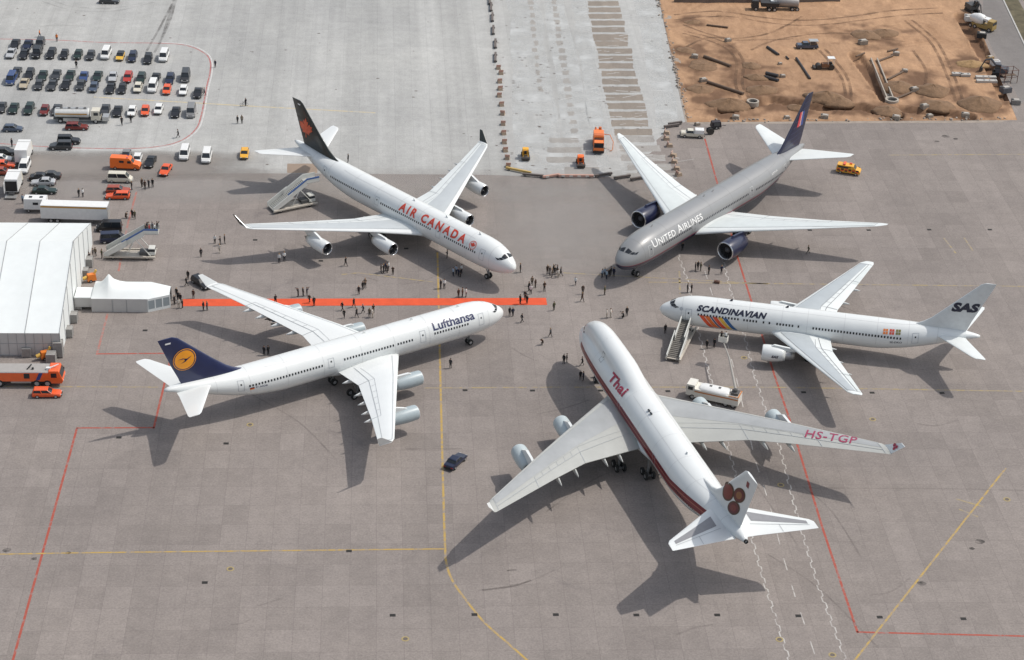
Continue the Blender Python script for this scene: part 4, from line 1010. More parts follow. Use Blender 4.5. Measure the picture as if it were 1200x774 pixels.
# pale dust of the milling work, scuffs along the edge of the pale concrete
def dust(name, q, m, z, amp=.5, n=8):
    mb = MB(); P = [G(*k) for k in q]; pts = []
    for a, b in zip(P, P[1:]+P[:1]): pts += jag(a, b, n, amp, rn)[:-1]
    mb.poly([Vector((p.x, p.y, z)) for p in pts]); structure('x', mb.build(name, m))
fd = film('white_dust', (.58, .59, .58), .75, .2)
for q in ([(594, -20), (628, -20), (662, 198), (606, 200)], [(632, -20), (655, -20), (694, 150), (668, 196)], [(664, -20), (684, -20), (716, 196), (700, 196)], [(738, -20), (762, -20), (796, 140), (770, 150)]): dust('milling_dust', q, fd, .0062)
def softfilm(name, c, a, sc):
    if name in _mats: return _mats[name]
    m = film(name, c, a, sc); nt = m.node_tree; N = nt.nodes; L = nt.links; b = N['Principled BSDF']
    no = [n for n in N if n.type == 'TEX_NOISE'][0]; mr = [n for n in N if n.type == 'MAP_RANGE'][0]
    at = N.new('ShaderNodeAttribute'); at.attribute_name = 'fade'
    ad = N.new('ShaderNodeMath'); ad.operation = 'ADD'; L.new(no.outputs[0], ad.inputs[0]); L.new(at.outputs['Fac'], ad.inputs[1])
    mr.inputs[1].default_value = .62; mr.inputs[2].default_value = 1.45; L.new(ad.outputs[0], mr.inputs[0]); return m
def soft(name, q, m, z, n=16):
    P = [G(*k) for k in q]; mb = MB(); V = []
    for j in range(n+1):
        V.append([P[0].lerp(P[1], i/n).lerp(P[3].lerp(P[2], i/n), j/n) for i in range(n+1)])
    vs = [[mb.bm.verts.new((p.x, p.y, z)) for p in r] for r in V]
    for j in range(n):
        for i in range(n): mb.bm.faces.new((vs[j][i], vs[j][i+1], vs[j+1][i+1], vs[j+1][i]))
    o = mb.build(name, m); o['kind'] = 'structure'; at = o.data.attributes.new('fade', 'FLOAT', 'POINT')
    for k in range((n+1)**2):
        u, v = (k % (n+1))/n*2-1, (k//(n+1))/n*2-1; at.data[k].value = max(0, 1-u*u)**.7*max(0, 1-v*v)**.7
    return o
sf_p, sf_g, sf_b = softfilm('pale_scuff', (.38, .36, .34), .38, .25), softfilm('grime_film', (.14, .122, .11), .20, .12), softfilm('bleached_film', (.38, .350, .325), .40, .12)
soft('pale_scuff', [(-200, 240), (820, 240), (820, 196), (-200, 196)], sf_p, .0064, 24)
soft('dark_scuff', [(-200, 214), (330, 214), (330, 176), (-200, 176)], softfilm('dark_scuff', (.25, .225, .205), .9, .10), .0066, 20)
soft('pale_scuff', [(560, 330), (800, 330), (760, 205), (560, 205)], sf_p, .0068, 16)
# oil stains
mb = MB()
for (x, y, r) in ((1148, 635, .7), (1139, 643, .4), (1080, 684, .6), (1108, 160, .8), (1120, 163, .5), (1098, 166, .5), (1012, 335, .3), (40, 655, .4), (8, 645, .6), (80, 648, .4), (560, 380, .4)):
    p = G(x, y); n = 16
    rr_ = [r*rn.uniform(.75, 1.1) for k in range(n)]; mb.poly([p+Vector((math.cos(k*2*math.pi/n)*rr_[k]*1.1, math.sin(k*2*math.pi/n)*rr_[k]*.9, .0151)) for k in range(n)])
structure('x', mb.build('oil_stain', film('oil_film', (.05, .045, .042), .75, 1.2)))
# spalls and debris chips scattered over the pale concrete
mb = MB()
for _ in range(160):
    x, y = rn.choice([(rn.gauss(620, 25), rn.uniform(20, 200)), (rn.uniform(20, 560), rn.uniform(10, 200)), (rn.gauss(700, 60), rn.uniform(0, 200))])
    p = G(x, y); r = rn.uniform(.1, .28); mb.poly([p+Vector((math.cos(k*1.26)*r*rn.uniform(.6, 1.4)*1.5, math.sin(k*1.26)*r, .0155)) for k in range(5)])
structure('x', mb.build('pavement_chips', mat('dark_chip', (.13, .11, .10), .9)))

# ------------------------------------------------------------------ building site terrain
from mathutils import noise as mnoise
soil = pave_mat('site_soil', (0.40, 0.245, 0.145), (0.415, 0.255, 0.15), (.40, .245, .145), 9, 9, (1, 1), streak=0, joint=0, grain=.16, stain=.9)
if True:
    nt = soil.node_tree; N = nt.nodes; L = nt.links; b = N['Principled BSDF']
    src = b.inputs['Base Color'].links[0].from_socket
    tc = N.new('ShaderNodeTexCoord')
    def layer(src, scale, dist, lo, hi, p0, p1, sc=(1, 1, 1)):
        q = N.new('ShaderNodeMapping'); q.inputs['Scale'].default_value = sc; q.inputs['Rotation'].default_value = (0, 0, .5); L.new(tc.outputs['Object'], q.inputs[0])
        n = N.new('ShaderNodeTexNoise'); n.inputs['Scale'].default_value = scale; n.inputs['Detail'].default_value = 8; n.inputs['Roughness'].default_value = .7; n.inputs['Distortion'].default_value = dist
        L.new(q.outputs[0], n.inputs['Vector'])
        r = N.new('ShaderNodeValToRGB'); r.color_ramp.elements[0].position = p0; r.color_ramp.elements[1].position = p1
        r.color_ramp.elements[0].color = lo+(1,); r.color_ramp.elements[1].color = hi+(1,); L.new(n.outputs[0], r.inputs[0])
        x = N.new('ShaderNodeMix'); x.data_type = 'RGBA'; x.blend_type = 'MULTIPLY'; x.inputs[0].default_value = 1; L.new(src, x.inputs[6]); L.new(r.outputs[0], x.inputs[7]); return x.outputs[2]
    src = layer(src, .045, 3.0, (.80, .77, .75), (1.04, 1.04, 1.04), .30, .50)
    at = N.new('ShaderNodeAttribute'); at.attribute_name = 'damp'
    dm = N.new('ShaderNodeMix'); dm.data_type = 'RGBA'; L.new(at.outputs['Fac'], dm.inputs[0]); L.new(src, dm.inputs[6]); dm.inputs[7].default_value = (.155, .088, .052, 1); src = dm.outputs[2]
    src = layer(src, .25, 1.5, (.82, .80, .78), (1.08, 1.08, 1.08), .3, .6, (1, .25, 1))
    L.new(src, b.inputs['Base Color'])
trenches = [[(1127, 20), (1147, 55), (1167, 90), (1181, 117)], [(1003, 66), (1022, 92), (1040, 118)], [(850, 131), (905, 118), (960, 127), (1010, 127), (1050, 137)], [(1060, 130), (1110, 134), (1135, 138)]]
TR = [[G(*p) for p in t] for t in trenches]
mounds = [(855, 124, 5.5, 1.6, 'low brown sand heap left of the far tail fin'), (968, 117, 5, 2.0, 'brown sand heap right of the navy striped tail'), (983, 121, 4, 1.3, 'smaller sand heap beside the heap by the navy tail'), (1040, 131, 3.6, 1.1, 'sand heap at the lower edge of the site, middle'), (1052, 103, 3.8, 1.4, 'sand heap right of the long concrete channel'),
          (1093, 107, 4.5, 1.5, 'sand heap above the cross trench'), (1147, 124, 5.5, 2.0, 'large isolated dark sand heap in the lower right of the site'), (1138, 76, 3.8, 1.0, 'low ochre sand heap beside the two concrete slabs'), (892, 107, 4.5, 1.2, 'dark heap at the foot of the curved spoil bank'), (886, 92, 3, .9, 'dark heap in the middle of the curved spoil bank'), (880, 78, 2.5, .8, 'topmost heap of the curved spoil bank'),
          (1015, 42, 4, 1.0, 'brown spoil heap at the head of the concrete channel'), (1036, 40, 4, 1.1, 'spoil heap right of the channel head'), (812, 27, 2.6, .6, 'small spoil heap at the upper left of the site'), (805, 60, 3, .5, 'spoil heap above the upper left pipe'), (825, 78, 4, .5, 'long low spoil heap below the upper left pipe'), (822, 105, 3.5, .7, 'heap left of the lower left pipe'), (935, 128, 3, .9, 'heap beside the manhole by the tail fin'), (1100, 125, 4, 1.0, 'flat brown heap on the cross trench')]
def terrain(p):
    h = 0.10+0.16*mnoise.fractal(Vector((p.x*.12, p.y*.12, 0)), 1, 2.2, 4)+0.05*mnoise.noise(Vector((p.x*.8, p.y*.8, 3)))
    for t in TR:
        dm = 1e9
        for a, b in zip(t, t[1:]):
            ab = b-a; k = max(0, min(1, (p-a).dot(ab)/ab.length_squared)); dm = min(dm, (p-(a+ab*k)).length)
        if dm < 1.1: h -= 1.1
        elif dm < 1.8: h -= 1.1*(1.8-dm)/.7
        elif dm < 3.6: h += 0.45*(3.6-dm)/1.8*(0.5+0.8*mnoise.noise(p*.3))
    return h
mb = MB(); nx, ny = 200, 150; V = []
for j in range(ny+1):
    row = []
    for i in range(nx+1):
        u, v = i/nx, j/ny
        lo = SW.lerp(SEb, u); hi = NW.lerp(NE, u)
        if u > .985: lo = SW.lerp(SEb, u)
        p = lo.lerp(hi, v); ed = min(u, 1-u, v)*20
        z = terrain(p)
        if min(u, v*1.0, 1-u) < .004: z = -0.02
        row.append(mb.bm.verts.new((p.x, p.y, z)))
    V.append(row)
for j in range(ny):
    for i in range(nx): mb.bm.faces.new((V[j][i], V[j][i+1], V[j+1][i+1], V[j+1][i]))
def damp(p):
    dd = -1
    for ti, t in enumerate(TR):
        dm = 1e9
        for a, b in zip(t, t[1:]):
            ab = b-a; k = max(0, min(1, (p-a).dot(ab)/ab.length_squared)); dm = min(dm, (p-(a+ab*k)).length)
        w_ = (2.2, 2.0, 6.5, 5.0)[ti]; dd = max(dd, 1-dm/w_)
    for (x, y, r) in WET:
        dd = max(dd, 1-(p-x).length/y*r)
    return max(0, min(1, (dd+.9*mnoise.fractal(Vector((p.x*.22, p.y*.22, 5)), 1, 2.2, 5)*(dd > -.6))*1.3))
WET = [(G(*q[:2]), q[2]*1.9, 1.0) for q in mounds]+[(G(870, 88), 9, 1), (G(1020, 45), 10, 1), (G(1075, 95), 8, 1), (G(825, 60), 7, .9), (G(845, 118), 9, 1)]
V_ = [v.co.copy() for v in mb.bm.verts]
o = mb.build('site_earth', soil, None, True)
at_ = o.data.attributes.new('damp', 'FLOAT', 'POINT')
for i, v in enumerate(o.data.vertices): at_.data[i].value = damp(Vector((v.co.x, v.co.y, 0)))
flat('site_subsoil', [(p.x, p.y) for p in (SW, SE+Vector((6, 0, 0)), NE+Vector((3, 0, 0)), NW)], -1.35, mat('subsoil', (.14, .09, .06), .95, var=.3, scale=.6)); o['kind'] = 'structure'
flat('site_margin', [(p.x, p.y) for p in (G(768, -32), G(776, -32), G(812, 143), G(803, 143.2))], .016, mat('grey_rubble', (.30, .255, .215), .95, var=.2, scale=.7, bump=.03))
flat('site_margin', [(p.x, p.y) for p in (SEb, G(1185, 141), G(1170, 144), G(810, 145.8), G(803, 143.8))], .016, mat('grey_rubble', None))
def rubble(mb, x0, y0, x1, y1, n, r0, r1):
    for _ in range(n):
        t = rn.random(); p = G(x0+(x1-x0)*t+rn.gauss(0, 2), y0+(y1-y0)*t+rn.gauss(0, .8)); r = rn.uniform(r0, r1)
        mb.box((p.x, p.y, r*.35), (r*1.4, r, r*.7), rz=rn.uniform(0, 3), ry=rn.uniform(-.3, .3), top=.7)
mb = MB(); rubble(mb, 770, -5, 807, 140, 130, .15, .5); rubble(mb, 830, 142, 1180, 140, 70, .15, .5)
o = mb.build('rubble', mat('grey_rubble', None)); o['kind'] = 'stuff'

ruts = [[(790, 18), (840, 14), (900, 22), (960, 24), (1040, 14), (1100, 10)], [(790, 24), (850, 20), (905, 28), (965, 30), (1045, 20), (1105, 16)], [(800, 40), (840, 52), (862, 70), (862, 100), (872, 125)], [(806, 38), (848, 50), (870, 70), (870, 100), (880, 120)], [(960, 60), (985, 90), (990, 120), (975, 135)], [(966, 58), (991, 88), (997, 118), (985, 136)],
        [(1060, 25), (1090, 50), (1110, 90), (1120, 120)], [(1068, 24), (1098, 50), (1118, 90), (1128, 118)], [(880, 60), (920, 45), (990, 40), (1060, 50)], [(800, 58), (830, 45), (870, 48), (930, 46)], [(1070, 60), (1085, 85), (1080, 115)], [(940, 20), (900, 40), (850, 45), (800, 30)]]
for k, r in enumerate(ruts):
    mb = MB(); P = smoothpts([G(*p) for p in r])
    for off in (-.0, ):
        n = len(P); vs = []
        for i in range(n):
            d = (P[min(i+1, n-1)]-P[max(i-1, 0)]); d.z = 0; d.normalize(); q = Vector((-d.y, d.x, 0))*.35
            vs.append([Vector(((P[i]-q).x, (P[i]-q).y, terrain(P[i]-q)+.06)), Vector((P[i].x, P[i].y, terrain(P[i])+.03)), Vector(((P[i]+q).x, (P[i]+q).y, terrain(P[i]+q)+.06))])
        mb.rings(vs, 0, False, closed=False)
    o = mb.build('wheel_rut', film('rut_film', (.13, .075, .045), .6, .3), None, True); o['kind'] = 'structure'
# ------------------------------------------------------------------ vehicles
PAINTS = {'black': (.012, .012, .014), 'dark grey': (.04, .042, .045), 'dark blue': (.012, .018, .045), 'dark green': (.012, .028, .022), 'silver': (.42, .43, .44), 'grey': (.20, .20, .20), 'white': (.74, .74, .72), 'red': (.42, .04, .025),
          'orange red': (.72, .10, .025), 'maroon': (.10, .018, .015), 'yellow': (.70, .42, .05), 'beige': (.42, .36, .26), 'blue': (.03, .06, .17), 'slate blue': (.06, .08, .12), 'brick red': (.32, .06, .03), 'orange': (.85, .16, .02), 'dark red': (.16, .02, .015), 'cream': (.62, .58, .48), 'amber': (.75, .38, .03)}
def cpaint(n): return mat('car_paint_'+n.replace(' ', '_'), PAINTS[n], .28, 0.0, var=.05, scale=2, coat=.25)
car_glass = mat('car_glass', (.025, .03, .035), .06, var=.1)
lamp_m = mat('headlamp_glass', (.6, .6, .58), .15); tail_m = mat('tail_lamp_red', (.3, .01, .01), .3); plastic = mat('black_plastic', (.02, .02, .02), .6)
KIND = {  # L, W, H, belt, cowl x, rear glass base x, roof front x, roof rear x, hood z, deck z
    'saloon': (4.6, 1.78, 1.42, .92, .85, -1.55, .15, -1.05, .82, .95),
    'hatchback': (3.95, 1.68, 1.42, .90, .85, -1.80, .15, -1.45, .84, .92),
    'estate car': (4.6, 1.76, 1.46, .92, .85, -2.15, .15, -1.95, .82, .93),
    'off-roader': (4.5, 1.85, 1.80, 1.08, .75, -2.15, .35, -2.0, 1.02, 1.08),
    'van': (4.75, 1.9, 1.98, 1.12, 1.75, -2.25, 1.05, -2.15, 1.0, 1.12)}
WH = []
def make_car(kind, colour):
    L, W, H, belt, cx, rx, fx, bx, hz, dz = KIND[kind]
    t = thing(kind.replace(' ', '_').replace('-', '_'), '', 'car')
    pm = cpaint(colour); h = L/2; w = W/2
    # body: sections along x
    def sec(x, zt, wt, wm): return [Vector((x, y, z)) for y, z in ((-wm*.9, .28), (wm*.9, .28), (wm, .5), (wm, zt*.78), (wt, zt), (-wt, zt), (-wm, zt*.78), (-wm, .5))]
    xs = [(-h, dz*.82, w*.78, w*.88), (-h+.12, dz*.96, w*.86, w*.96), (-h+.45, dz, w*.9, w), (rx, max(dz, belt*.98), w*.92, w), (0, belt, w*.93, w), (cx, belt*.99, w*.92, w), (cx+.25, hz, w*.88, w), (h-.35, hz*.93, w*.82, w*.97), (h-.08, hz*.80, w*.76, w*.90), (h, hz*.62, w*.70, w*.84)]
    xs = sorted(xs, key=lambda q: q[0])
    mb = MB(); mb.rings([sec(*q) for q in xs], 0, True)
    body = mb.build('body', pm, t, True, sharp=35)
    # greenhouse
    tw = w*.74; b = MB()
    lo = [Vector((cx, -w*.88, belt-.03)), Vector((cx, w*.88, belt-.03)), Vector((rx, w*.88, belt-.03)), Vector((rx, -w*.88, belt-.03))]
    hi = [Vector((fx, -tw, H-.05)), Vector((fx, tw, H-.05)), Vector((bx, tw, H-.05)), Vector((bx, -tw, H-.05))]
    b.rings([lo, hi]); b.build('windows', car_glass, t)
    b = MB(); k = .03
    b.rings([[Vector((fx+.10, -tw-k, H-.07)), Vector((fx+.10, tw+k, H-.07)), Vector((bx-.08, tw+k, H-.07)), Vector((bx-.08, -tw-k, H-.07))],
             [Vector((fx-.02, -tw+.05, H)), Vector((fx-.02, tw-.05, H)), Vector((bx+.05, tw-.05, H)), Vector((bx+.05, -tw+.05, H))]])
    b.build('roof', pm, t)
    b = MB()
    for s_ in (-1, 1):
        for (x0, x1) in ((cx, fx), (rx, bx), ((cx+rx)/2-.05, (fx+bx)/2-.05)):
            p0 = Vector((x0, s_*w*.885, belt-.02)); p1 = Vector((x1, s_*(tw+.012), H-.06)); b.tube([p0, p1], .045, 5)
    b.build('pillars', pm, t)
    for nm, sx, m_, yy in (('headlight', h-.035, lamp_m, w*.62), ('tail_light', -h+.03, tail_m, w*.70)):
        for s_ in (-1, 1):
            b = MB(); b.box((sx, s_*yy, hz*.66 if sx > 0 else dz*.68), (.12, .34, .15)); b.build(nm, m_, t)
    for sx in (h+.02, -h-.02):
        b = MB(); b.box((sx, 0, .42), (.14, W*.86, .18)); b.build('bumper', plastic if kind != 'van' else mat('bumper_grey', (.25, .25, .25), .5), t)
    r = .32 if kind not in ('off-roader', 'van') else .37
    for x in (h-.85, -h+.85):
        for s_ in (-1, 1):
            b = MB(); b.lathe([(-.1, r*.6), (-.1, r*.9), (-.07, r), (.07, r), (.1, r*.9), (.1, r*.6)], (x, s_*(w-.10), r), 'Y', 14)
            o = b.build('wheel', tyre_black, t, True, sharp=40)
            c = MB(); c.lathe([(-.07, .01), (-.08, r*.6), (.08, r*.6), (.07, .01)], (x, s_*(w-.09), r), 'Y', 10); c.build('rim', hub_grey, o)
    if kind == 'van' and colour != 'x':
        pass
    return t
protos = {}
def repaint(t, old, new):
    for o in t.children_recursive if False else kids2(t):
        if o.type == 'MESH' and len(o.material_slots) and o.material_slots[0].material is old:
            o.material_slots[0].link = 'OBJECT'; o.material_slots[0].material = new
def kids2(t):
    out = []
    st = [t]
    while st:
        x = st.pop(); ks = CH.get(x.name, []); out += ks; st += ks
    return out
CH = {}
def reg(t):
    CH[t.name] = kids(t)
    for k in CH[t.name]: reg(k)
def fastcopy(t):
    c = t.copy(); col.objects.link(c); L_ = []
    for k in CH[t.name]:
        q = fastcopy(k); q.parent = c; L_.append(q)
    CH[c.name] = L_; return c
def car(kind, colour, px, py, heading, label, group=None, roofc=None):
    p = G(px, py, .6); key = kind
    if key not in protos:
        t = make_car(kind, colour); reg(t); protos[key] = (t, colour)
        c = t
    else:
        t0, oldc = protos[key]; c = fastcopy(t0)
        if colour != oldc: repaint(c, cpaint(oldc), cpaint(colour))
    if roofc:
        for k in CH[c.name]:
            if k.name.startswith('roof') or k.name.startswith('pillars'): k.material_slots[0].link = 'OBJECT'; k.material_slots[0].material = cpaint(roofc)
    c.location = (p.x, p.y, 0); c.rotation_euler = (0, 0, heading)
    tag(c, label, 'van' if kind == 'van' else 'car')
    if group: c['group'] = group
    return c
def Z1(x, y): return (x/4.615, 30+y/4.615)
ORD = ['first', 'second', 'third', 'fourth', 'fifth', 'sixth', 'seventh', 'eighth', 'ninth', 'tenth', 'eleventh', 'twelfth', 'thirteenth', 'fourteenth', 'fifteenth']
rows = [
 ('in the rear rank of the top parking row', [(82, 100, 'saloon', 'black'), (150, 103, 'saloon', 'dark blue'), (216, 103, 'off-roader', 'dark grey')]),
 ('in the front rank of the top parking row', [(60, 150, 'saloon', 'silver'), (130, 155, 'saloon', 'black'), (200, 151, 'off-roader', 'black'), (277, 152, 'estate car', 'black'), (348, 157, 'hatchback', 'black'), (422, 158, 'hatchback', 'dark green'), (490, 162, 'hatchback', 'dark grey'), (573, 155, 'van', 'white'), (650, 166, 'hatchback', 'yellow'), (717, 170, 'estate car', 'dark blue'), (800, 180, 'estate car', 'black'), (886, 168, 'van', 'white')]),
 ('in the rear rank of the middle parking row', [(90, 252, 'saloon', 'dark grey'), (160, 264, 'estate car', 'black'), (232, 270, 'saloon', 'dark green'), (305, 266, 'saloon', 'dark grey'), (380, 269, 'saloon', 'dark green'), (453, 276, 'saloon', 'blue'), (528, 274, 'saloon', 'dark green'), (610, 277, 'saloon', 'silver'), (691, 281, 'estate car', 'red'), (762, 286, 'estate car', 'dark green'), (842, 284, 'saloon', 'black'), (918, 290, 'estate car', 'dark blue'), (1003, 277, 'van', 'dark grey')]),
 ('in the front rank of the middle parking row', [(62, 292, 'van', 'blue'), (130, 314, 'saloon', 'beige'), (210, 322, 'hatchback', 'dark grey'), (283, 322, 'saloon', 'dark grey'), (357, 319, 'saloon', 'black'), (437, 324, 'hatchback', 'dark grey'), (507, 335, 'hatchback', 'slate blue'), (598, 339, 'saloon', 'black'), (661, 342, 'hatchback', 'black'), (745, 337, 'hatchback', 'cream'), (826, 333, 'van', 'white'), (902, 348, 'hatchback', 'orange red'), (991, 352, 'hatchback', 'white'), (1070, 364, 'saloon', 'black')]),
 ('in the bottom parking row', [(8, 442, 'saloon', 'dark grey'), (75, 447, 'saloon', 'dark green'), (157, 451, 'estate car', 'dark green'), (241, 459, 'hatchback', 'dark red'), (308, 455, 'saloon', 'dark grey'), (570, 455, 'saloon', 'dark grey'), (636, 463, 'saloon', 'black'), (713, 465, 'hatchback', 'white'), (785, 462, 'hatchback', 'orange red'), (857, 454, 'hatchback', 'white'), (950, 468, 'saloon', 'black'), (1033, 467, 'van', 'grey')])]
FWD = GA - math.pi/2 - .02
for rname, L_ in rows:
    for i, (x, y, k, c) in enumerate(L_):
        bl = ' with black roof' if c == 'yellow' else ''
        lab = f"{c} {k}{bl}, {ORD[i]} from left {rname.replace('in the', 'in').replace('parking row', 'car row')}"
        car(k, c, *Z1(x, y), FWD+random.uniform(-.035, .035), lab, 'cars parked in rows at the upper left', roofc='black' if c == 'yellow' else None)
rnd2 = random.Random(5)
A = 0.09   # travel direction along the rows (to the right)
PI = math.pi
car('hatchback', 'slate blue', 15, 150.5, A, 'slate blue hatchback parked sideways alone at left below the bottom parking row')
car('estate car', 'dark red', 90, 148.5, A, 'dark red estate car parked sideways just below the fuel tanker')
car('off-roader', 'black', 80.5, 165, A, 'black off-roader parked sideways behind another, half hidden')
car('off-roader', 'dark grey', 71, 171.5, A+PI, 'dark grey off-roader standing sideways on the red border line')
car('saloon', 'dark grey', 6, 177.5, A, 'dark grey saloon cut by the left edge beside the box trucks')
car('hatchback', 'white', 2, 186, A, 'white hatchback at the left edge beside the rear box truck')
car('saloon', 'orange red', 4, 193, A, 'orange red saloon at the left edge between the box trucks')
car('saloon', 'brick red', 3, 201, A, 'faded brick red saloon at the left edge, lowest of three')
def Z2(x, y): return (x/3.75, 160+y/3.75)
car('saloon', 'dark grey', *Z2(214, 171), A+PI, 'dark grey saloon, uppermost of the four cars right of the box trucks')
car('saloon', 'black', *Z2(184, 178), A, 'black saloon half hidden behind the silver one right of the box trucks')
car('saloon', 'silver', *Z2(190, 200), A+PI, 'silver saloon between two dark cars right of the box trucks')
car('saloon', 'dark green', *Z2(195, 237), A, 'dark green saloon, lowest of the cars right of the box trucks')
car('saloon', 'grey', *Z2(554, 82), FWD, 'grey saloon parked behind the orange van')
car('hatchback', 'white', *Z2(603, 100), FWD, 'white hatchback with dark windscreen right behind the orange van nose')
car('saloon', 'black', *Z2(661, 110), FWD-.1, 'black saloon between the orange van and the orange red saloon')
car('saloon', 'orange red', *Z2(728, 146), FWD-.15, 'bright orange red saloon standing alone right of the black saloon')
car('van', 'cream', *Z2(528, 186), A-.06, 'cream minibus with ochre side stripe below the orange van')
car('estate car', 'brick red', *Z2(520, 235), A, 'brick red estate car, upper one of the two below the minibus')
car('estate car', 'orange red', *Z2(517, 260), A+PI, 'orange red estate car, lower of the two below the minibus')
car('van', 'white', *Z2(811, 77), FWD, 'white van parked alone, left one of two below the border curve')
car('van', 'white', *Z2(908, 90), FWD, 'white van parked alone, right one of two below the border curve')
car('hatchback', 'amber', *Z2(1074, 76), FWD, 'amber yellow hatchback alone left of the maple leaf tail')
car('van', 'black', *Z2(480, 400), A+PI, 'black van behind the blue van next to the big tent')
car('van', 'dark blue', *Z2(497, 450), A+.1, 'dark blue van beside the big tent and the mobile steps')
car('estate car', 'black', 236, 331, -.85, 'black estate car with people round it at the tip of the left wing')
car('saloon', 'dark blue', 534, 540, R(62), 'dark blue saloon driving alone beside the yellow taxi line')
car('estate car', 'orange red', 55, 460.5, A, 'orange red estate car parked below the airport fire engine')
car('estate car', 'dark grey', 128, 1, FWD+PI/2, 'dark car cut by the top edge above the parking rows')

def wheelset(t, xs, w, r=.5, wd=.3):
    for x in xs:
        for s_ in (-1, 1):
            b = MB(); b.lathe([(-wd/2, r*.55), (-wd/2, r*.88), (-wd*.3, r), (wd*.3, r), (wd/2, r*.88), (wd/2, r*.55)], (x, s_*w, r), 'Y', 18)
            o = b.build('wheel', tyre_black, t, True, sharp=40)
            c = MB(); c.lathe([(-wd*.4, .01), (-wd*.4, r*.56), (wd*.4, r*.56), (wd*.4, .01)], (x, s_*w, r), 'Y', 12); c.build('rim', hub_grey, o)
def part(name, m, t, *boxes, bevel=0, smooth=False):
    b = MB()
    for q in boxes:
        c, s = q[0], q[1]; kw = q[2] if len(q) > 2 else {}
        b.box(c, s, **kw)
    return b.build(name, m, t, smooth, bevel=bevel)
white_p, cream_p, orange_p, black_p = cpaint('white'), cpaint('cream'), cpaint('orange'), cpaint('black')
grey_p = mat('chassis_grey', (.09, .09, .09), .6); alu = mat('aluminium_sheet', (.5, .5, .49), .35, .6); ochre = mat('ochre_stripe', (.5, .26, .05), .5)

# orange ambulance van
p = G(147.5, 197.5); t = thing('emergency_van', 'bright orange high-roofed emergency van with dark side windows', 'van', (p.x, p.y, 0), A-.10)
mb = MB()
prof = [(-2.9, .4), (2.9, .4), (2.95, .9), (2.6, 1.25), (1.75, 1.4), (1.15, 2.2), (.9, 2.5), (-2.85, 2.55), (-2.95, 1.5)]
mb.rings([[Vector((x, y*(1 if z < 1.5 else .9), z)) for x, z in prof] for y in (-.98, -.9, .9, .98)]); mb.build('body', cpaint('orange'), t, False, bevel=.05)
part('windscreen', car_glass, t, ((1.46, 0, 1.80), (.05, 1.5, .75), dict(ry=-R(36))))
for s_ in (-1, 1):
    part('side_window', car_glass, t, ((.9, s_*.955, 1.75), (.75, .05, .5))); part('side_window', car_glass, t, ((-.6, s_*.945, 1.8), (.9, .05, .45)))
    part('blue_lamp', mat('blue_lamp', (.02, .04, .3), .2), t, ((.5, s_*.6, 2.6), (.2, .2, .14)))
part('bumper', plastic, t, ((2.98, 0, .5), (.14, 1.8, .25)))
wheelset(t, (2.0, -1.9), .88, .36, .22)

# white semi trailer behind the tent
p = G(89, 259.5); t = thing('box_trailer', 'long white box trailer with ochre side stripe behind the big tent', 'trailer', (p.x, p.y, 0), .02)
part('box_body', white_p, t, ((0, 0, 2.35), (12.4, 2.5, 2.7)))
part('side_stripe', ochre, t, ((0, -1.262, 3.42), (12.2, .03, .3)))
part('chassis', grey_p, t, ((0, 0, .85), (12, 1.2, .25))); part('landing_leg', grey_p, t, ((3.5, -.8, .45), (.15, .15, .85)))
part('rear_door_frame', alu, t, ((6.23, 0, 2.35), (.05, 2.4, 2.6))); wheelset(t, (-3.2, -4.4), 1.0, .5)
# recreational cab left of it
p = G(46, 247); t = thing('camper_van', 'white motor caravan with two dark roof hatches beside the box trailer', 'camper van', (p.x, p.y, 0), .05)
part('living_box', white_p, t, ((-.5, 0, 1.75), (4.3, 2.1, 2.1), dict(top=.96))); part('cab', white_p, t, ((2.3, 0, 1.15), (1.5, 1.9, 1.3), dict(top=.75)))
part('windscreen', car_glass, t, ((2.85, 0, 1.45), (.5, 1.5, .5), dict(top=.7)))
for x in (-1.4, .6): part('roof_hatch', glass_dark, t, ((x, 0, 2.84), (.6, .6, .08)))
part('side_window', car_glass, t, ((-.4, -1.04, 1.9), (1.0, .04, .5)))
part('bumper', plastic, t, ((3.0, 0, .5), (.2, 1.8, .3))); wheelset(t, (1.9, -1.8), .9, .34, .22)
# three box trucks at left
def box_truck(px, py, rz, L_, label, roofvent=True, openback=False):
    p = G(px, py); t = thing('box_truck', label, 'truck', (p.x, p.y, 0), rz)
    part('cargo_box', white_p, t, ((-.9, 0, 2.25), (L_, 2.45, 2.6)))
    part('roof_seam', mat('roof_seam_grey', (.35, .35, .34), .5), t, ((-.9+L_*.28, 0, 3.56), (.18, 2.4, .03)))
    part('cab', cream_p, t, ((L_/2+.15, 0, 1.55), (1.7, 2.2, 1.7), dict(top=.86))); part('windscreen', car_glass, t, ((L_/2+.97, 0, 1.75), (.08, 1.9, .75), dict(ry=-R(7))))
    part('chassis', grey_p, t, ((-.6, 0, .75), (L_+1.5, 1.1, .3)))
    part('bumper', plastic, t, ((L_/2+1.0, 0, .55), (.15, 2.1, .35)))
    if openback:
        part('open_bay_shade', mat('bay_shade_black', (.02, .018, .018), .8), t, ((-.9-L_/2-.015, 0, 2.1), (.03, 2.2, 2.1)))  # dark sheet on the closed box, shade of the open bay painted in
        part('tail_lift', alu, t, ((-.9-L_/2-.8, 0, .35), (1.5, 2.2, .08)))
        part('door', white_p, t, ((-.9-L_/2-.5, 1.2, 2.1), (1.1, .05, 2.2)))
    wheelset(t, (L_/2-.1, -L_/2+.6), 1.0, .46)
    return t
box_truck(29, 187, FWD+PI, 5.2, 'white box truck, rear one of two parked in line, roof seam in front')
box_truck(17.5, 222, FWD+PI, 4.6, 'white box truck with open dark load bay facing the tent', openback=True)
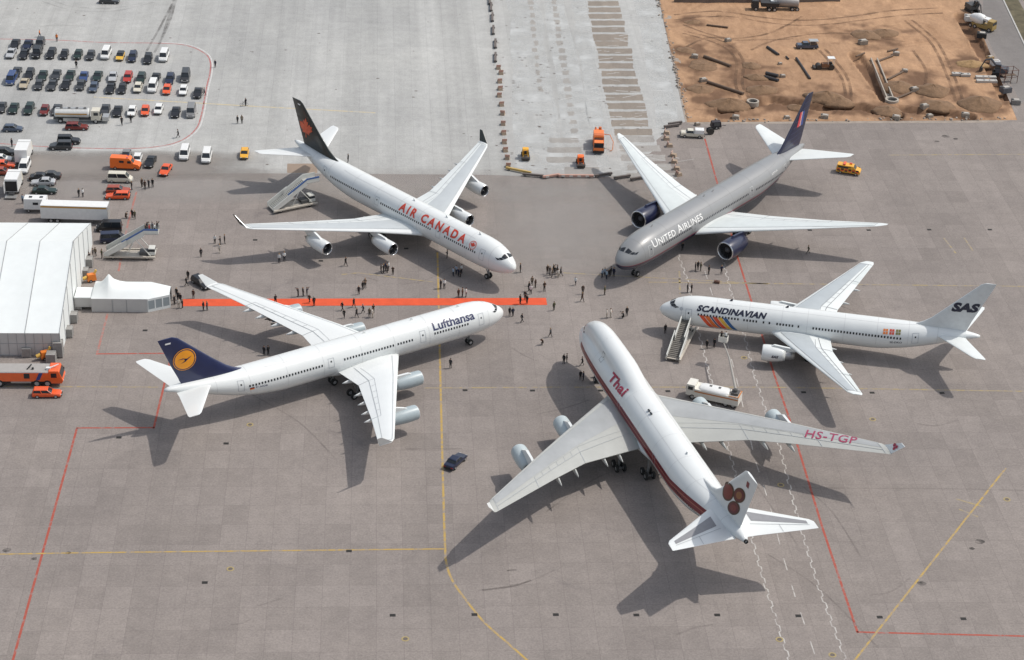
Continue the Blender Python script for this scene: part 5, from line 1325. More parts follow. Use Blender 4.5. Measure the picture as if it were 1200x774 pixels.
car('van', 'white', *Z2(108, 135), FWD, 'white van squeezed between the two box trucks')

# fuel tanker in the parking area
p = G(96, 142.5); t = thing('fuel_tanker', 'white and grey fuel tanker with yellow side stripe in the bottom parking row', 'tanker truck', (p.x, p.y, 0), A-.03)
mb = MB(); rs = [[Vector((x, math.cos(a)*1.22*k, 1.95+math.sin(a)*.95*k)) for a in [q*2*PI/20 for q in range(20)]] for x, k in ((-5.4, .80), (-5.2, 1), (1.5, 1), (1.7, .8))]
mb.rings(rs); tank = mb.build('tank', mat('tank_grey_white', (.60, .60, .58), .35, .1), t, True, sharp=40)
part('tank_stripe', ochre, t, ((-1.9, -1.23, 2.1), (6.4, .03, .25))); part('walkway', alu, t, ((-1.9, 0, 2.93), (6.4, .7, .08)))
for x in (-4, -2.4, -.8, .8): part('manhole', grey_p, t, ((x, 0, 3.02), (.5, .5, .12)))
part('cab', cream_p, t, ((3.0, 0, 1.75), (1.9, 2.35, 2.0), dict(top=.88))); part('windscreen', car_glass, t, ((3.9, 0, 2.05), (.1, 2.0, .8), dict(ry=-R(8))))
for s_ in (-1, 1): part('side_window', car_glass, t, ((3.1, s_*1.12, 2.1), (.9, .06, .6)))
part('pump_box', alu, t, ((5.0, 0, 1.0), (1.3, 2.0, .9))); part('chassis', grey_p, t, ((-.6, 0, .75), (10.2, 1.1, .35))); part('side_locker', alu, t, ((-2, -1.05, .85), (3.2, .3, .6)))
wheelset(t, (3.0, -2.9, -4.2), 1.02, .5)

# airport fire engine
p = G(34, 449); t = thing('fire_engine', 'long orange airport fire engine with blue slanted stripes below the big tent', 'fire engine', (p.x, p.y, 0), A-.02)
fe = mat('fire_orange', (.80, .13, .03), .35, coat=.4)
part('body', fe, t, ((-1.2, 0, 1.95), (9.4, 2.8, 1.7))); part('roof_deck', mat('roof_deck_grey', (.34, .32, .30), .6), t, ((-1.2, 0, 2.83), (9.2, 2.7, .06)))
mb = MB(); prof = [(3.5, .7), (5.5, .7), (5.75, 1.2), (5.1, 3.0), (3.5, 3.0)]
mb.rings([[Vector((x, y, z)) for x, z in prof] for y in (-1.4, 1.4)]); mb.build('cab', fe, t, bevel=.04)
part('windscreen', car_glass, t, ((5.42, 0, 2.2), (.05, 2.5, 1.05), dict(ry=-R(20))))
part('white_rail', white_p, t, ((-1.2, -1.42, 2.78), (9.3, .03, .16)))
part('side_window', car_glass, t, ((4.3, -1.41, 2.2), (.9, .04, .8))); part('side_window', car_glass, t, ((.0, -1.41, 2.1), (.9, .04, .9)))
for x in (-4.9, 1.9):
    mb = MB(); mb.rings([[Vector((x-.5, y, 1.35)), Vector((x+.1, y, 1.35)), Vector((x+.7, y, 2.7)), Vector((x+.1, y, 2.7))] for y in (-1.425, -1.405)]); mb.build('blue_stripe', mat('stripe_blue', (.03, .06, .22), .4), t)
part('lower_locker', mat('locker_beige', (.35, .3, .27), .5), t, ((-1.0, 0, 1.0), (3.2, 2.7, .5)))
part('wheel_arch', plastic, t, ((-4.0, 0, 1.0), (1.9, 2.6, .5)), ((2.6, 0, 1.0), (3.4, 2.6, .5)))
mb = MB(); mb.tube([(3.2, -.7, 3.05), (4.4, -.2, 3.35), (5.0, .1, 3.5)], [.12, .10, .07], 8); mb.box((3.4, -.5, 3.05), (.7, .5, .35)); mb.build('water_cannon', white_p, t, False)
mb = MB(); mb.tube([(0, -.6, 2.9), (.6, .3, 3.3)], .12, 6); mb.box((.9, -.5, 3.0), (.3, .3, .3)); mb.build('foam_monitor', plastic, t)
part('headlight', lamp_m, t, ((5.72, -.9, 1.1), (.06, .4, .2)), ((5.72, .9, 1.1), (.06, .4, .2)))
wheelset(t, (-4.4, 1.5, 3.2), 1.22, .68, .45)

# mobile steps of the covered type
stair_w = mat('steps_white_panel', (.62, .62, .58), .45); stair_b = mat('steps_blue_rail', (.06, .13, .32), .4); tread = mat('steps_tread_grey', (.40, .40, .37), .7); tread_d = mat('steps_tread_dark', (.16, .15, .135), .8)
def steps_truck(pa, pb, top, H_, label, wid=2.4, cab=True, rail=stair_b, tr=tread):
    """pa foot of the steps, pb rear of chassis on the ground, top = platform centre"""
    a = Vector((pa.x, pa.y, 0)); b = Vector((pb.x, pb.y, 0)); L_ = (b-a).length
    t = thing('passenger_steps', label, 'passenger steps', (a.x, a.y, 0), ang(a, b))
    reach = L_*.80
    part('chassis', mat('steps_base_beige', (.48, .44, .38), .5), t, ((L_/2, -wid*.55, .62), (L_, .3, .28)), ((L_/2, wid*.55, .62), (L_, .3, .28)), ((L_/2, 0, .5), (L_*.96, wid*.9, .16)))
    n = 24
    mb = MB()
    for k in range(n):
        x = .2+(reach-.2)*k/n; z = .45+(H_-.45)*(k+1)/n
        wk = wid*(.97 if k < n*.52 else .70); mb.box((x+reach/n/2, 0, z-.05), (reach/n+.02, wk, .08)); mb.box((x, 0, z-.05-(H_/n)/2), (.04, wk, H_/n))
    mb.build('steps', tr, t)
    for s_ in (-1, 1):
        y = s_*wid*.36
        zl = lambda x: .45+(H_-.45)*x/reach
        for x0, x1, yy, up in ((0, reach*.56, s_*wid*.5, .85), (reach*.44, reach, y, .95)):
            mb = MB(); mb.rings([[Vector((x, yy+d, z)) for x, z in ((x0, max(.3, zl(x0)-.45)), (x1, zl(x1)-.45), (x1, zl(x1)+up), (x0, zl(x0)+up))] for d in (-.04, .04)]); mb.build('side_panel', stair_w, t)
            mb = MB(); mb.rings([[Vector((x, yy+d, z)) for x, z in ((x0, zl(x0)+up-.30), (x1, zl(x1)+up-.30), (x1, zl(x1)+up+.02), (x0, zl(x0)+up+.02))] for d in (-.07*s_, .09*s_)]); mb.build('handrail', rail if s_ == -1 and x0 > 0 else stair_w, t)
        part('platform_rail', rail if s_ == -1 else stair_w, t, ((reach+1.2, y, H_+.8), (2.6, .09, .32))); part('platform_panel', stair_w, t, ((reach+1.2, y, H_+.3), (2.6, .05, .8)))
    part('platform', tr, t, ((reach+1.2, 0, H_-.06), (2.6, wid*.76, .14)))
    mb = MB()
    for s_ in (-1, 1):
        mb.tube([(reach*.55, s_*wid*.4, .7), (reach*.75, s_*wid*.4, H_*.72)], .08, 6); mb.tube([(L_-.9, s_*wid*.4, .7), (reach*.8, s_*wid*.4, H_*.75)], .08, 6)
    mb.build('lift_strut', stair_w, t)
    if cab:
        part('cab', stair_w, t, ((L_-.75, 0, 1.35), (1.3, 1.8, 1.2), dict(top=.85))); part('cab_window', car_glass, t, ((L_-.75, 0, 1.6), (1.22, 1.72, .45), dict(top=.92))); part('engine_cover', grey_p, t, ((L_-2.2, 0, .95), (1.5, 1.6, .6)))
    wheelset(t, (1.6, L_-1.5), wid*.45, .4, .25)
    return t
S1 = steps_truck(G(123.3, 300), G(183.5, 301), None, 5.1, 'mobile passenger steps with blue rail, carrying photographers, beside the tent', wid=2.9)
S2 = steps_truck(G(317, 248), G(368, 237.5), None, 4.9, 'empty mobile passenger steps with blue rail behind the right wing of the maple leaf jet', wid=2.9)
S3 = steps_truck(G(788, 425), G(807.5, 386), None, 3.7, 'narrow dark passenger steps at the front door of the striped twin jet', wid=2.2, cab=False, rail=stair_w, tr=tread_d)

# cherry picker, its basket boom reaching to the striped jet
p = G(838, 470); t = thing('cherry_picker_truck', 'white truck with rounded tank body and long boom beside the jumbo wing', 'service truck', (p.x, p.y, 0), R(160))
cw = mat('off_white_paint', (.68, .66, .60), .4)
part('body', cw, t, ((-.4, 0, 1.35), (7.4, 2.5, 1.5))); part('body_stripe', mat('stripe_orange_brown', (.50, .20, .07), .5), t, ((-.4, 1.26, 1.7), (7.3, .02, .22)), ((-.4, -1.26, 1.7), (7.3, .02, .22)))
mb = MB(); mb.rings([[Vector((x, math.cos(a)*1.22*k, 2.05+math.sin(a)*.55*k)) for a in [q*PI/12 for q in range(13)]] for x, k in ((-2.3, .75), (-1.9, 1), (2.1, 1), (2.6, .75))], closed=True); mb.build('tank', white_p, t, True, sharp=50)
part('cab', cw, t, ((4.0, 0, 1.7), (1.5, 2.4, 1.9), dict(top=.9))); part('windscreen', car_glass, t, ((4.72, 0, 2.0), (.08, 2.1, .7), dict(ry=-R(6)))); part('side_window', car_glass, t, ((4.0, 1.16, 2.05), (.8, .06, .55)), ((4.0, -1.16, 2.05), (.8, .06, .55)))
for x in (.9, -.6): part('roof_hatch', grey_p, t, ((x, 0, 2.62), (.4, .4, .1)))
mb = MB(); mb.box((-3.2, 0, 2.3), (1.2, 1.3, .5)); mb.tube([(-3.2, 0, 2.2), (-3.2, 0, 3.0)], .35, 12); mb.build('turret', grey_p, t)
part('rear_rail', mat('stripe_orange_brown', None), t, ((-4.0, 0, 2.15), (.2, 2.4, .12)), ((-3.2, 1.15, 2.15), (1.6, .1, .12)), ((-3.2, -1.15, 2.15), (1.6, .1, .12)))
Mi = Matrix.Rotation(-R(160), 3, 'Z'); bk = G(847.5, 399, 4.3); bl = Mi @ (bk-Vector((p.x, p.y, 0)))
mb = MB(); a = Vector((-3.2, 0, 3.0)); m_ = a.lerp(bl, .55)+Vector((0, 0, .8)); mb.tube([a, m_], [.22, .17], 8); mb.tube([m_, bl+Vector((0, 0, -.2))], [.14, .10], 8); mb.build('boom', mat('boom_grey', (.33, .31, .28), .5), t)
mb = MB()
for dx, dy, sx, sy in ((0, .5, 1.5, .05), (0, -.5, 1.5, .05), (.73, 0, .05, 1.0), (-.73, 0, .05, 1.0)): mb.box(bl+Vector((dx, dy, .35)), (sx, sy, 1.0))
mb.box(bl+Vector((0, 0, -.15)), (1.5, 1.0, .08)); mb.build('basket', cw, t)
wheelset(t, (3.6, -2.0, -3.3), 1.05, .5)

# yellow follow-me van, orange road truck, little machines, pick-up
p = G(994, 203); t = thing('follow_me_van', 'yellow van with black and orange chequers right of the grey jet tail', 'van', (p.x, p.y, 0), -.28)
mb = MB(); prof = [(-2.4, .4), (2.4, .4), (2.45, .8), (2.2, 1.1), (1.5, 1.25), (.95, 1.85), (-2.3, 1.9), (-2.4, 1.2)]
mb.rings([[Vector((x, y*(1 if z < 1.3 else .88), z)) for x, z in prof] for y in (-.95, -.88, .88, .95)]); mb.build('body', cpaint('amber'), t, bevel=.04)
part('windscreen', car_glass, t, ((1.25, 0, 1.56), (.05, 1.5, .7), dict(ry=-R(42))))
part('chequer_mark', plastic, t, *[((-1.9+.75*k, s_*.965, .78+.3*(k % 2)), (.55, .02, .3)) for k in range(6) for s_ in (-1, 1)])
part('chequer_mark', cpaint('orange red'), t, *[((-1.9+.75*k, s_*.965, .78+.3*((k+1) % 2)), (.55, .02, .3)) for k in range(6) for s_ in (-1, 1)])
for s_ in (-1, 1): part('side_window', car_glass, t, ((-.8, s_*.87, 1.5), (2.6, .06, .4)))
part('roof_sign', cpaint('orange red'), t, ((-.9, 0, 2.0), (.5, 1.4, .25)), ((.3, .4, 1.98), (.5, .4, .2))); wheelset(t, (1.6, -1.5), .85, .34, .2)

p = G(701, 174); t = thing('road_sweeper', 'orange sweeper truck with hose on the scarred concrete', 'sweeper truck', (p.x, p.y, 0), FWD-.06)
og_ = mat('sweeper_orange', (.78, .20, .05), .45)
part('hopper', og_, t, ((-1.0, 0, 2.0), (3.8, 2.3, 1.9), dict(top=.9))); part('hopper_lid', mat('sweeper_orange_dark', (.55, .14, .04), .5), t, ((-.1, 0, 3.0), (1.2, 1.9, .12)))
part('cab', og_, t, ((2.3, 0, 1.6), (1.7, 2.2, 1.9), dict(top=.85))); part('windscreen', car_glass, t, ((3.08, 0, 1.95), (.1, 1.95, .95), dict(ry=-R(8)))); part('cab_roof_glass', car_glass, t, ((1.25, 0, 2.62), (.5, 1.7, .1)))
part('engine_box', og_, t, ((-3.7, 0, 1.8), (1.6, 1.9, 1.4), dict(top=.7))); mb = MB(); mb.tube([(-3.5, .3, 2.4), (-3.5, .3, 3.2)], .3, 10); mb.tube([(-3.5, -.6, 2.4), (-4.0, -.6, 2.9)], .2, 8); mb.build('suction_pipe', mat('sweeper_orange_dark', None), t)
mb = MB(); mb.tube([(-2.2, 1.1, 2.2), (-1.6, 2.3, 2.4), (0, 3.0, 1.6), (1.2, 2.9, .3), (1.4, 2.4, .15)], .09, 8); mb.build('hose', mat('hose_orange', (.6, .25, .12), .6), t)
part('chassis', grey_p, t, ((-.6, 0, .75), (7.4, 1.2, .35))); part('bumper', plastic, t, ((3.2, 0, .6), (.2, 2.1, .45))); wheelset(t, (2.2, -1.4, -2.8), 1.0, .5)
def small_machine(px, py, c, label, rz=FWD):
    p = G(px, py); t = thing('compact_loader', label, 'work machine', (p.x, p.y, 0), rz); m = mat('machine_'+c, PAINTS[c], .45)
    part('hood', m, t, ((-.7, 0, 1.0), (1.5, 1.3, .9), dict(top=.85))); part('cab_frame', m, t, ((.4, 0, 2.1), (1.2, 1.2, .1)), *[((x, y, 1.5), (.08, .08, 1.2)) for x in (-.15, .95) for y in (-.55, .55)])
    part('seat', plastic, t, ((.2, 0, 1.15), (.5, .5, .5))); part('bucket', mat('dark_steel', (.06, .055, .05), .6, .4), t, ((1.75, 0, .45), (.7, 1.5, .55), dict(top=1.2))); mb = MB(); mb.tube([(.8, .5, .9), (1.5, .5, .6)], .07, 6); mb.tube([(.8, -.5, .9), (1.5, -.5, .6)], .07, 6); mb.build('lift_arm', m, t)
    part('engine_grille', plastic, t, ((-1.47, 0, 1.0), (.05, 1.0, .6))); wheelset(t, (.75, -.85), .68, .42, .28)
small_machine(615.5, 184.5, 'amber', 'small yellow loader standing alone below the row of barrier blocks')
small_machine(680, 193, 'orange', 'small orange and black loader left of the sweeper truck')
def pickup(px, py, rz, c, label, canopy=True, frame=False):
    p = G(px, py); t = thing('pickup_truck', label, 'pickup truck', (p.x, p.y, 0), rz); m = cpaint(c)
    part('body', m, t, ((0, 0, .75), (5.0, 1.8, .6), dict(top=.96)), ((1.75, 0, 1.05), (1.3, 1.6, .2), dict(top=.85)))
    part('cab_windows', car_glass, t, ((.5, 0, 1.3), (1.6, 1.6, .55), dict(top=.75))); part('cab_roof', m, t, ((.45, 0, 1.6), (1.2, 1.3, .07)))
    if canopy: part('canopy', white_p, t, ((-1.45, 0, 1.4), (1.9, 1.65, .8), dict(top=.95)))
    if frame: part('load_rack', alu, t, ((-1.4, 0, 2.0), (2.1, 1.7, .08)), *[((x, y, 1.5), (.07, .07, 1.0)) for x in (-2.3, -.5) for y in (-.8, .8)]); part('tool_load', mat('load_brown', (.15, .10, .07), .8), t, ((-1.4, 0, 1.2), (1.6, 1.3, .4)))
    part('bumper', plastic, t, ((2.52, 0, .55), (.12, 1.7, .2)), ((-2.52, 0, .55), (.12, 1.7, .2))); wheelset(t, (1.6, -1.5), .82, .36, .22)
pickup(811, 160.5, PI-.02, 'cream', 'cream pick-up with white canopy left of the red line start')
pickup(945.5, 57, PI+.1, 'slate blue', 'slate blue pick-up with ladder rack on the building site', canopy=False, frame=True)
p = G(838.5, 150.5); t = thing('compressor', 'dark boxy compressor trailer beside the building site edge', 'compressor', (p.x, p.y, 0), .2)
part('housing', mat('compressor_black', (.03, .025, .03), .6), t, ((0, 0, 1.0), (2.2, 1.4, 1.2), dict(top=.85))); part('drawbar', plastic, t, ((1.6, 0, .5), (1.2, .1, .1))); part('hatch', grey_p, t, ((0, -.72, 1.1), (1.2, .04, .6))); wheelset(t, (0,), .75, .35, .2)
p = G(832, 157.5); t = thing('hose_drum', 'dark hose drum lying behind the cream pick-up', 'drum', (p.x, p.y, 0), .3)
mb = MB(); mb.lathe([(-.45, .02), (-.45, .75), (-.38, .75), (-.38, .4), (.38, .4), (.38, .75), (.45, .75), (.45, .02)], (0, 0, .75), 'Y', 18); mb.build('drum', mat('dark_steel', None), t, False); mb = MB(); mb.lathe([(-.36, .4), (-.36, .62), (.36, .62), (.36, .4)], (0, 0, .75), 'Y', 18); mb.build('hose_coil', plastic, t)

# ------------------------------------------------------------------ tents
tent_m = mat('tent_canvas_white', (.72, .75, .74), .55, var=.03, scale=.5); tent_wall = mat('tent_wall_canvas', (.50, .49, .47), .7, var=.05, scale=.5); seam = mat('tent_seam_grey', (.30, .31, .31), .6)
clear = mat('tent_window_film', (.28, .32, .34), .3)
t = thing('marquee', 'huge white event tent with ridged roof and panelled side wall at the left', 'tent', (-74.42, 294.45, 0), R(93.99))
# local x runs across (40.9 m), local y runs to the left (away from the apron)
Wd, Ez, Rz_, LL = 40.9, 4.3, 10.9, 45.0
mb = MB(); nb = 8
for x0, z0, x1, z1 in ((0, Ez, Wd/2, Rz_), (Wd/2, Rz_, Wd, Ez)):
    for k in range(nb):
        y0, y1 = LL*k/nb, LL*(k+1)/nb
        q = [Vector((x0, y0, z0)), Vector((x0, (y0+y1)/2, z0)), Vector((x0, y1, z0)), Vector((x1, y1, z1)), Vector((x1, (y0+y1)/2, z1)), Vector((x1, y0, z1))]
        rs = []
        for i in range(9):
            u = i/8
            rs.append([Vector((x0+(x1-x0)*u, y0+(y1-y0)*j/6, z0+(z1-z0)*u-.07*math.sin(PI*j/6)*math.sin(PI*u)**.5)) for j in range(7)])
        mb.rings(rs, 0, False, closed=False)
mb.build('roof', tent_m, t, True)
mb = MB()
for k in range(nb+1):
    y = LL*k/nb+ (.03 if k == 0 else 0)
    for x0, z0, x1, z1 in ((0, Ez, Wd/2, Rz_), (Wd/2, Rz_, Wd, Ez)): mb.tube([(x0, y, z0+.03), (x1, y, z1+.03)], .06, 5)
mb.build('roof_beam', seam, t)
for k in range(nb):
    y0, y1 = LL*k/nb, LL*(k+1)/nb
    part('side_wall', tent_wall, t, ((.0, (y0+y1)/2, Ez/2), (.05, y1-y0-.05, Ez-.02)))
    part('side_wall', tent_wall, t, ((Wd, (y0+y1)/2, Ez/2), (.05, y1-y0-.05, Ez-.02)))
mb = MB()
for k in range(nb*4+1): mb.tube([(-.04, LL*k/nb/4, 0), (-.04, LL*k/nb/4, Ez)], .04 if k % 4 else .08, 5)
mb.box((-.05, LL/2, Ez*.55), (.04, LL, .06)); mb.box((-.05, LL/2, .1), (.06, LL, .2))
mb.build('wall_frame', seam, t)
mb = MB(); mb.poly([Vector(q) for q in ((0, 0, 0), (Wd, 0, 0), (Wd, 0, Ez), (Wd/2, 0, Rz_-.03), (0, 0, Ez))]); mb.build('gable_wall', tent_m, t)
mb = MB()
for k in range(1, 8):
    x = Wd*k/8; z = Ez+(Rz_-Ez)*(1-abs(x-Wd/2)/(Wd/2)); mb = MB(); mb.tube([(x, -.05, 0), (x, -.05, z)], .05, 5); mb.build('gable_post', mat('gable_post_grey', (.5, .51, .51), .6), t)
# porch tent
t = thing('entrance_tent', 'small white entrance tent with one pointed peak at the end of the red carpet', 'tent', (-67, 310.2, 0), .06)
stx = [(-5.4, 0.3, 0.0), (-4.8, .8, .1), (-4.0, 1.5, .2), (-3.2, 2.4, .2), (-2.7, 3.1, 1), (-2.5, 3.1, 1), (-1.9, 2.3, .2), (-1.0, 1.6, .1), (.2, 1.05, .1), (1.2, .9, 0), (4.2, .9, 0), (6.2, .7, 0), (7.8, .35, 0)]
def fy(x): return (0.0, 6.4) if x <= 4.2 else (0.0+(x-4.2)*.5, 6.4-(x-4.2)*.45)
mb = MB(); rs = []
for x, hh, pk in stx:
    y0, y1 = fy(x); n = 12; row = []
    for j in range(n+1):
        u = abs(2*j/n-1); e = (1-u)
        base = .9*min(1, e*1.6); pkz = hh*(e**(1.9 if pk else 1.0) if hh > .95 else e)
        row.append(Vector((x, y0+(y1-y0)*j/n, 2.55+min(hh, .9)*min(1, e*1.7)+max(0, hh-.9)*e**1.5)))
    rs.append(row)
mb.rings(rs, 0, False, closed=False); mb.build('roof', tent_m, t, True)
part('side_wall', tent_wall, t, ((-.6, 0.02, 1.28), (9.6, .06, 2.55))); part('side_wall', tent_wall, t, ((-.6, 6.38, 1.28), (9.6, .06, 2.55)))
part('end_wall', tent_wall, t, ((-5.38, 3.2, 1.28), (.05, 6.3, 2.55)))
L3 = math.hypot(3.6, 1.8); a3 = math.atan2(1.8, 3.6)
part('window_wall', tent_m, t, ((6.0, .9, .25), (L3, .06, .5), dict(rz=a3)), ((6.0, .9, 2.35), (L3, .06, .4), dict(rz=a3)))
for k in range(3):
    u = (k+.5)/3; part('clear_window', clear, t, ((4.2+3.6*u, 1.8*u, 1.32), (L3/3-.22, .05, 1.6), dict(rz=a3)))
part('window_post', tent_m, t, *[((4.2+3.6*k/3, 1.8*k/3, 1.27), (.2, .09, 2.5), dict(rz=a3)) for k in range(4)])
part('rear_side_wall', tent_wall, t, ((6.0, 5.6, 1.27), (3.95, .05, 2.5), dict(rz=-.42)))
mb = MB()
for x in (-1.8, .6, 4.2):
    hh = .9
    mb.tube([(x, -.04, 0), (x, -.04, 2.55)], .05, 5)
mb.build('seam', seam, t)
t = thing('tent_passage', 'low white canopy passage linking the big tent and the entrance tent', 'canopy', (-74.0, 310.4, 0), .06)
part('roof', tent_m, t, ((.3, 1.8, 2.45), (3.4, 3.8, .12), dict(top=.97))); part('side_wall', tent_wall, t, ((.3, -.02, 1.5), (3.2, .05, 1.8))); part('side_wall', tent_wall, t, ((.3, 3.6, 1.2), (3.2, .05, 2.3))); part('post', alu, t, ((-1.3, 0, 1.2), (.1, .1, 2.4)), ((1.9, 0, 1.2), (.1, .1, 2.4)))
# ballast blocks and heaters along the tent
blk = [(104, 312, 'grey ballast crate, uppermost beside the tent gable'), (99, 325, 'grey ballast crate just above the white canopy passage'), (91, 361, 'grey ballast crate below the white canopy passage'), (86, 377, 'grey ballast crate, middle one below the passage'), (80.5, 394, 'grey ballast crate near the lower tent corner'), (32, 417, 'grey ballast crate in front of the long tent wall'), (60.5, 424, 'grey ballast crate beside the orange heater at the tent corner'), (69, 417.5, 'tall grey ballast crate at the tent corner')]
b0 = None
for x, y, lab in blk:
    p = G(x, y)
    if b0 is None:
        b0 = thing('ballast_crate', lab, 'crate'); part('crate_body', mat('crate_grey', (.26, .25, .235), .7, var=.15), b0, ((0, 0, .85), (1.5, 1.4, 1.55))); part('frame_edge', mat('crate_edge', (.42, .41, .39), .6), b0, *[((i*.74, j*.69, .85), (.08, .08, 1.7)) for i in (-1, 1) for j in (-1, 1)], *[((0, j*.71, 1.66), (1.5, .08, .08)) for j in (-1, 1)]); reg(b0); c = b0
    else: c = fastcopy(b0)
    c.location = (p.x, p.y, 0); c.rotation_euler = (0, 0, R(4)); tag(c, lab, 'crate', 'ballast crates round the big tent')
    if 'tall' in lab: c.scale = (1, 1, 1.7)
def heater(px, py, lab):
    p = G(px, py); t = thing('tent_heater', lab, 'heater', (p.x, p.y, 0), .5); ho = mat('heater_orange', (.70, .20, .03), .5)
    part('housing', ho, t, ((0, 0, .9), (1.6, 1.0, 1.2), dict(top=.85))); mb = MB(); mb.tube([(.6, 0, 1.5), (.9, 0, 2.1)], .22, 10); mb.tube([(-.8, 0, 1.0), (-1.5, 0, .8)], .32, 12); mb.build('duct', mat('duct_yellow', (.6, .38, .08), .6), t); wheelset(t, (-.3,), .55, .28, .15)
heater(53.5, 421, 'orange tent heater with yellow duct between crates at the tent corner')
heater(107.5, 330, 'orange tent heater behind the white canopy passage')
# red carpet
a, b = G(214, 355), G(640.5, 353.6)
mb = MB(); ux = (b-a).normalized(); L_ = (b-a).length; n = 30; rs = []
pv = Vector((-ux.y, ux.x, 0))
for i in range(n+1):
    q = a+ux*L_*i/n
    rs.append([q-pv*1.3+Vector((0, 0, .004)), q-pv*1.3+Vector((0, 0, .03)), q+pv*1.3+Vector((0, 0, .03)), q+pv*1.3+Vector((0, 0, .004))])
mb.rings(rs); o = mb.build('red_carpet', mat('carpet_red', (.62, .085, .03), .95, var=.12, scale=.5)); tag(o, 'long bright red carpet running from the entrance tent to the nose circle', 'carpet')

# ------------------------------------------------------------------ barriers and site clutter
bar_l = [(574, 2), (575.5, 10), (577, 22), (578, 37), (580.5, 53), (580.5, 69)]
b0 = None; dkb = mat('barrier_dark_wood', (.13, .11, .10), .8)
for i, (x, y) in enumerate(bar_l):
    p = G(x, y)
    lab = f'dark barrier beam, {ORD[i]} from the top in the line across the pale concrete'
    if b0 is None:
        b0 = thing('barrier_beam', lab, 'barrier'); part('beam', dkb, b0, ((0, 0, .45), (5.2, .5, .35))); part('foot', grey_p, b0, ((2, 0, .15), (.4, .8, .3)), ((-2, 0, .15), (.4, .8, .3))); reg(b0); c = b0
    else: c = fastcopy(b0)
    c.location = (p.x, p.y, 0); c.rotation_euler = (0, 0, PI/2+.02); tag(c, lab, 'barrier', 'dark barrier beams in line')
blocks = [(584, 81), (587, 87), (585.5, 97), (586, 105.5), (585, 113.5), (587.5, 124), (589, 134.5), (589.5, 146.5), (590, 157.5), (591, 168), (592, 177.5), (594.5, 186.5), (595.5, 196)]
k0 = None
bcol = [(.46, .17, .12), (.40, .26, .16), (.42, .20, .15)]
def make_block():
    t = thing('barrier_block', '', 'barrier'); m = mat('block_sand', (.34, .26, .19), .8)
    part('base', m, t, ((0, 0, .3), (1.3, 1.0, .6), dict(top=.8))); part('board', mat('board_red_white', (.46, .27, .21), .7), t, ((-.35, 0, .85), (.1, 1.0, .5))); part('board_stripe', mat('board_white', (.62, .58, .52), .6), t, ((-.29, .25, .85), (.03, .22, .48)), ((-.29, -.25, .85), (.03, .22, .48))); reg(t); return t
for i, (x, y) in enumerate(blocks):
    p = G(x, y); c = make_block() if k0 is None else fastcopy(k0)
    if k0 is None: k0 = c
    c.location = (p.x, p.y, 0); c.rotation_euler = (0, 0, GA+PI/2+rnd2.uniform(-.2, .2)); tag(c, f'red and sand coloured barrier block, {ORD[i]} from the top of its line', 'barrier', 'barrier blocks left of the scarred concrete')
for i, (x, y) in enumerate([(781, 157), (781, 164), (784.5, 172), (789, 183.5), (790, 191), (793, 199), (795, 206)]):
    p = G(x, y); c = fastcopy(k0); c.location = (p.x, p.y, 0); c.rotation_euler = (0, 0, GA+rnd2.uniform(-.5, .5)); tag(c, f'small barrier block, {ORD[i]} from the top right of the jet wing', 'barrier', 'barrier blocks right of the scarred concrete')
for i, (x, y, w, c_, lab) in enumerate([(607.5, 202, 5.4, 'y', 'yellow barrier beam at the lower corner of the blocks'), (624.5, 207.5, 4.2, 'd', 'dark barrier beam right of the yellow one'), (646, 208.5, 3.6, 'r', 'red and white barrier board, left one on the concrete edge'), (675, 208.5, 7.0, 'r', 'long red and white barrier board below the small orange loader'), (707, 207, 3.8, 'd', 'dark barrier beam below the sweeper truck'), (729, 209.5, 3.6, 'd', 'dark barrier beam left of the grey jet wing'), (748, 211, 3.6, 'd', 'dark barrier beam half hidden by the grey jet wing'), (787, 149.5, 3.6, 'd', 'short tilted beam near the site corner, lower one'), (791, 146.5, 3.2, 'd', 'short tilted beam near the site corner, upper one')]):
    p = G(x, y); m = {'y': mat('beam_yellow', (.45, .31, .10), .6), 'd': dkb, 'r': mat('board_red_white', None)}[c_]
    t = thing('barrier_beam', lab, 'barrier', (p.x, p.y, 0), GA+(-.45 if c_ == 'y' else (.35 if w < 4 else (-.2 if i == 1 else 0))))
    part('beam', m, t, ((0, 0, .45), (w, .45, .4))); part('foot', grey_p, t, ((w*.38, 0, .13), (.35, .7, .26)), ((-w*.38, 0, .13), (.35, .7, .26)))
    if c_ == 'r': part('board_stripe', mat('board_white', None), t, *[((-w/2+.9+k*1.6, -.235, .45), (.7, .02, .36)) for k in range(int((w-.6)/1.6))])
# sand heaps
for i, (x, y, r, h_, lab) in enumerate(mounds):
    p = G(x, y); rr = random.Random(100+i); mb = MB(); n, mrings = 26, 9; rs = []
    el = rr.uniform(.6, .95); ro = rr.uniform(-.5, .5)
    for k in range(mrings):
        f = k/(mrings-1); ring = []
        for j in range(n):
            a = j*2*PI/n; q = Vector((math.cos(a), math.sin(a), 0)); ns = 1+.28*mnoise.noise(q*1.6+Vector((i*7, k*.25, 0)))
            R_ = r*(1-f)*ns+.02; x_, y_ = math.cos(a)*R_, math.sin(a)*R_*el
            z_ = h_*(f**.85)*(1+.18*mnoise.noise(q*2+Vector((0, i*3, f*3)))) - (.35 if k == 0 else 0)
            ring.append(Vector((x_*math.cos(ro)-y_*math.sin(ro), x_*math.sin(ro)+y_*math.cos(ro), z_)))
        rs.append(ring)
    mb.rings(rs)
    dk = (.19, .115, .065) if 'ochre' not in lab else (.30, .19, .09)
    o = mb.build('sand_heap', mat('heap_brown' if 'ochre' not in lab else 'heap_ochre', dk, .95, var=.22, scale=1.2, bump=.15), None, True); o.location = (p.x, p.y, 0.05); tag(o, lab, 'sand heap', 'sand heaps on the building site')
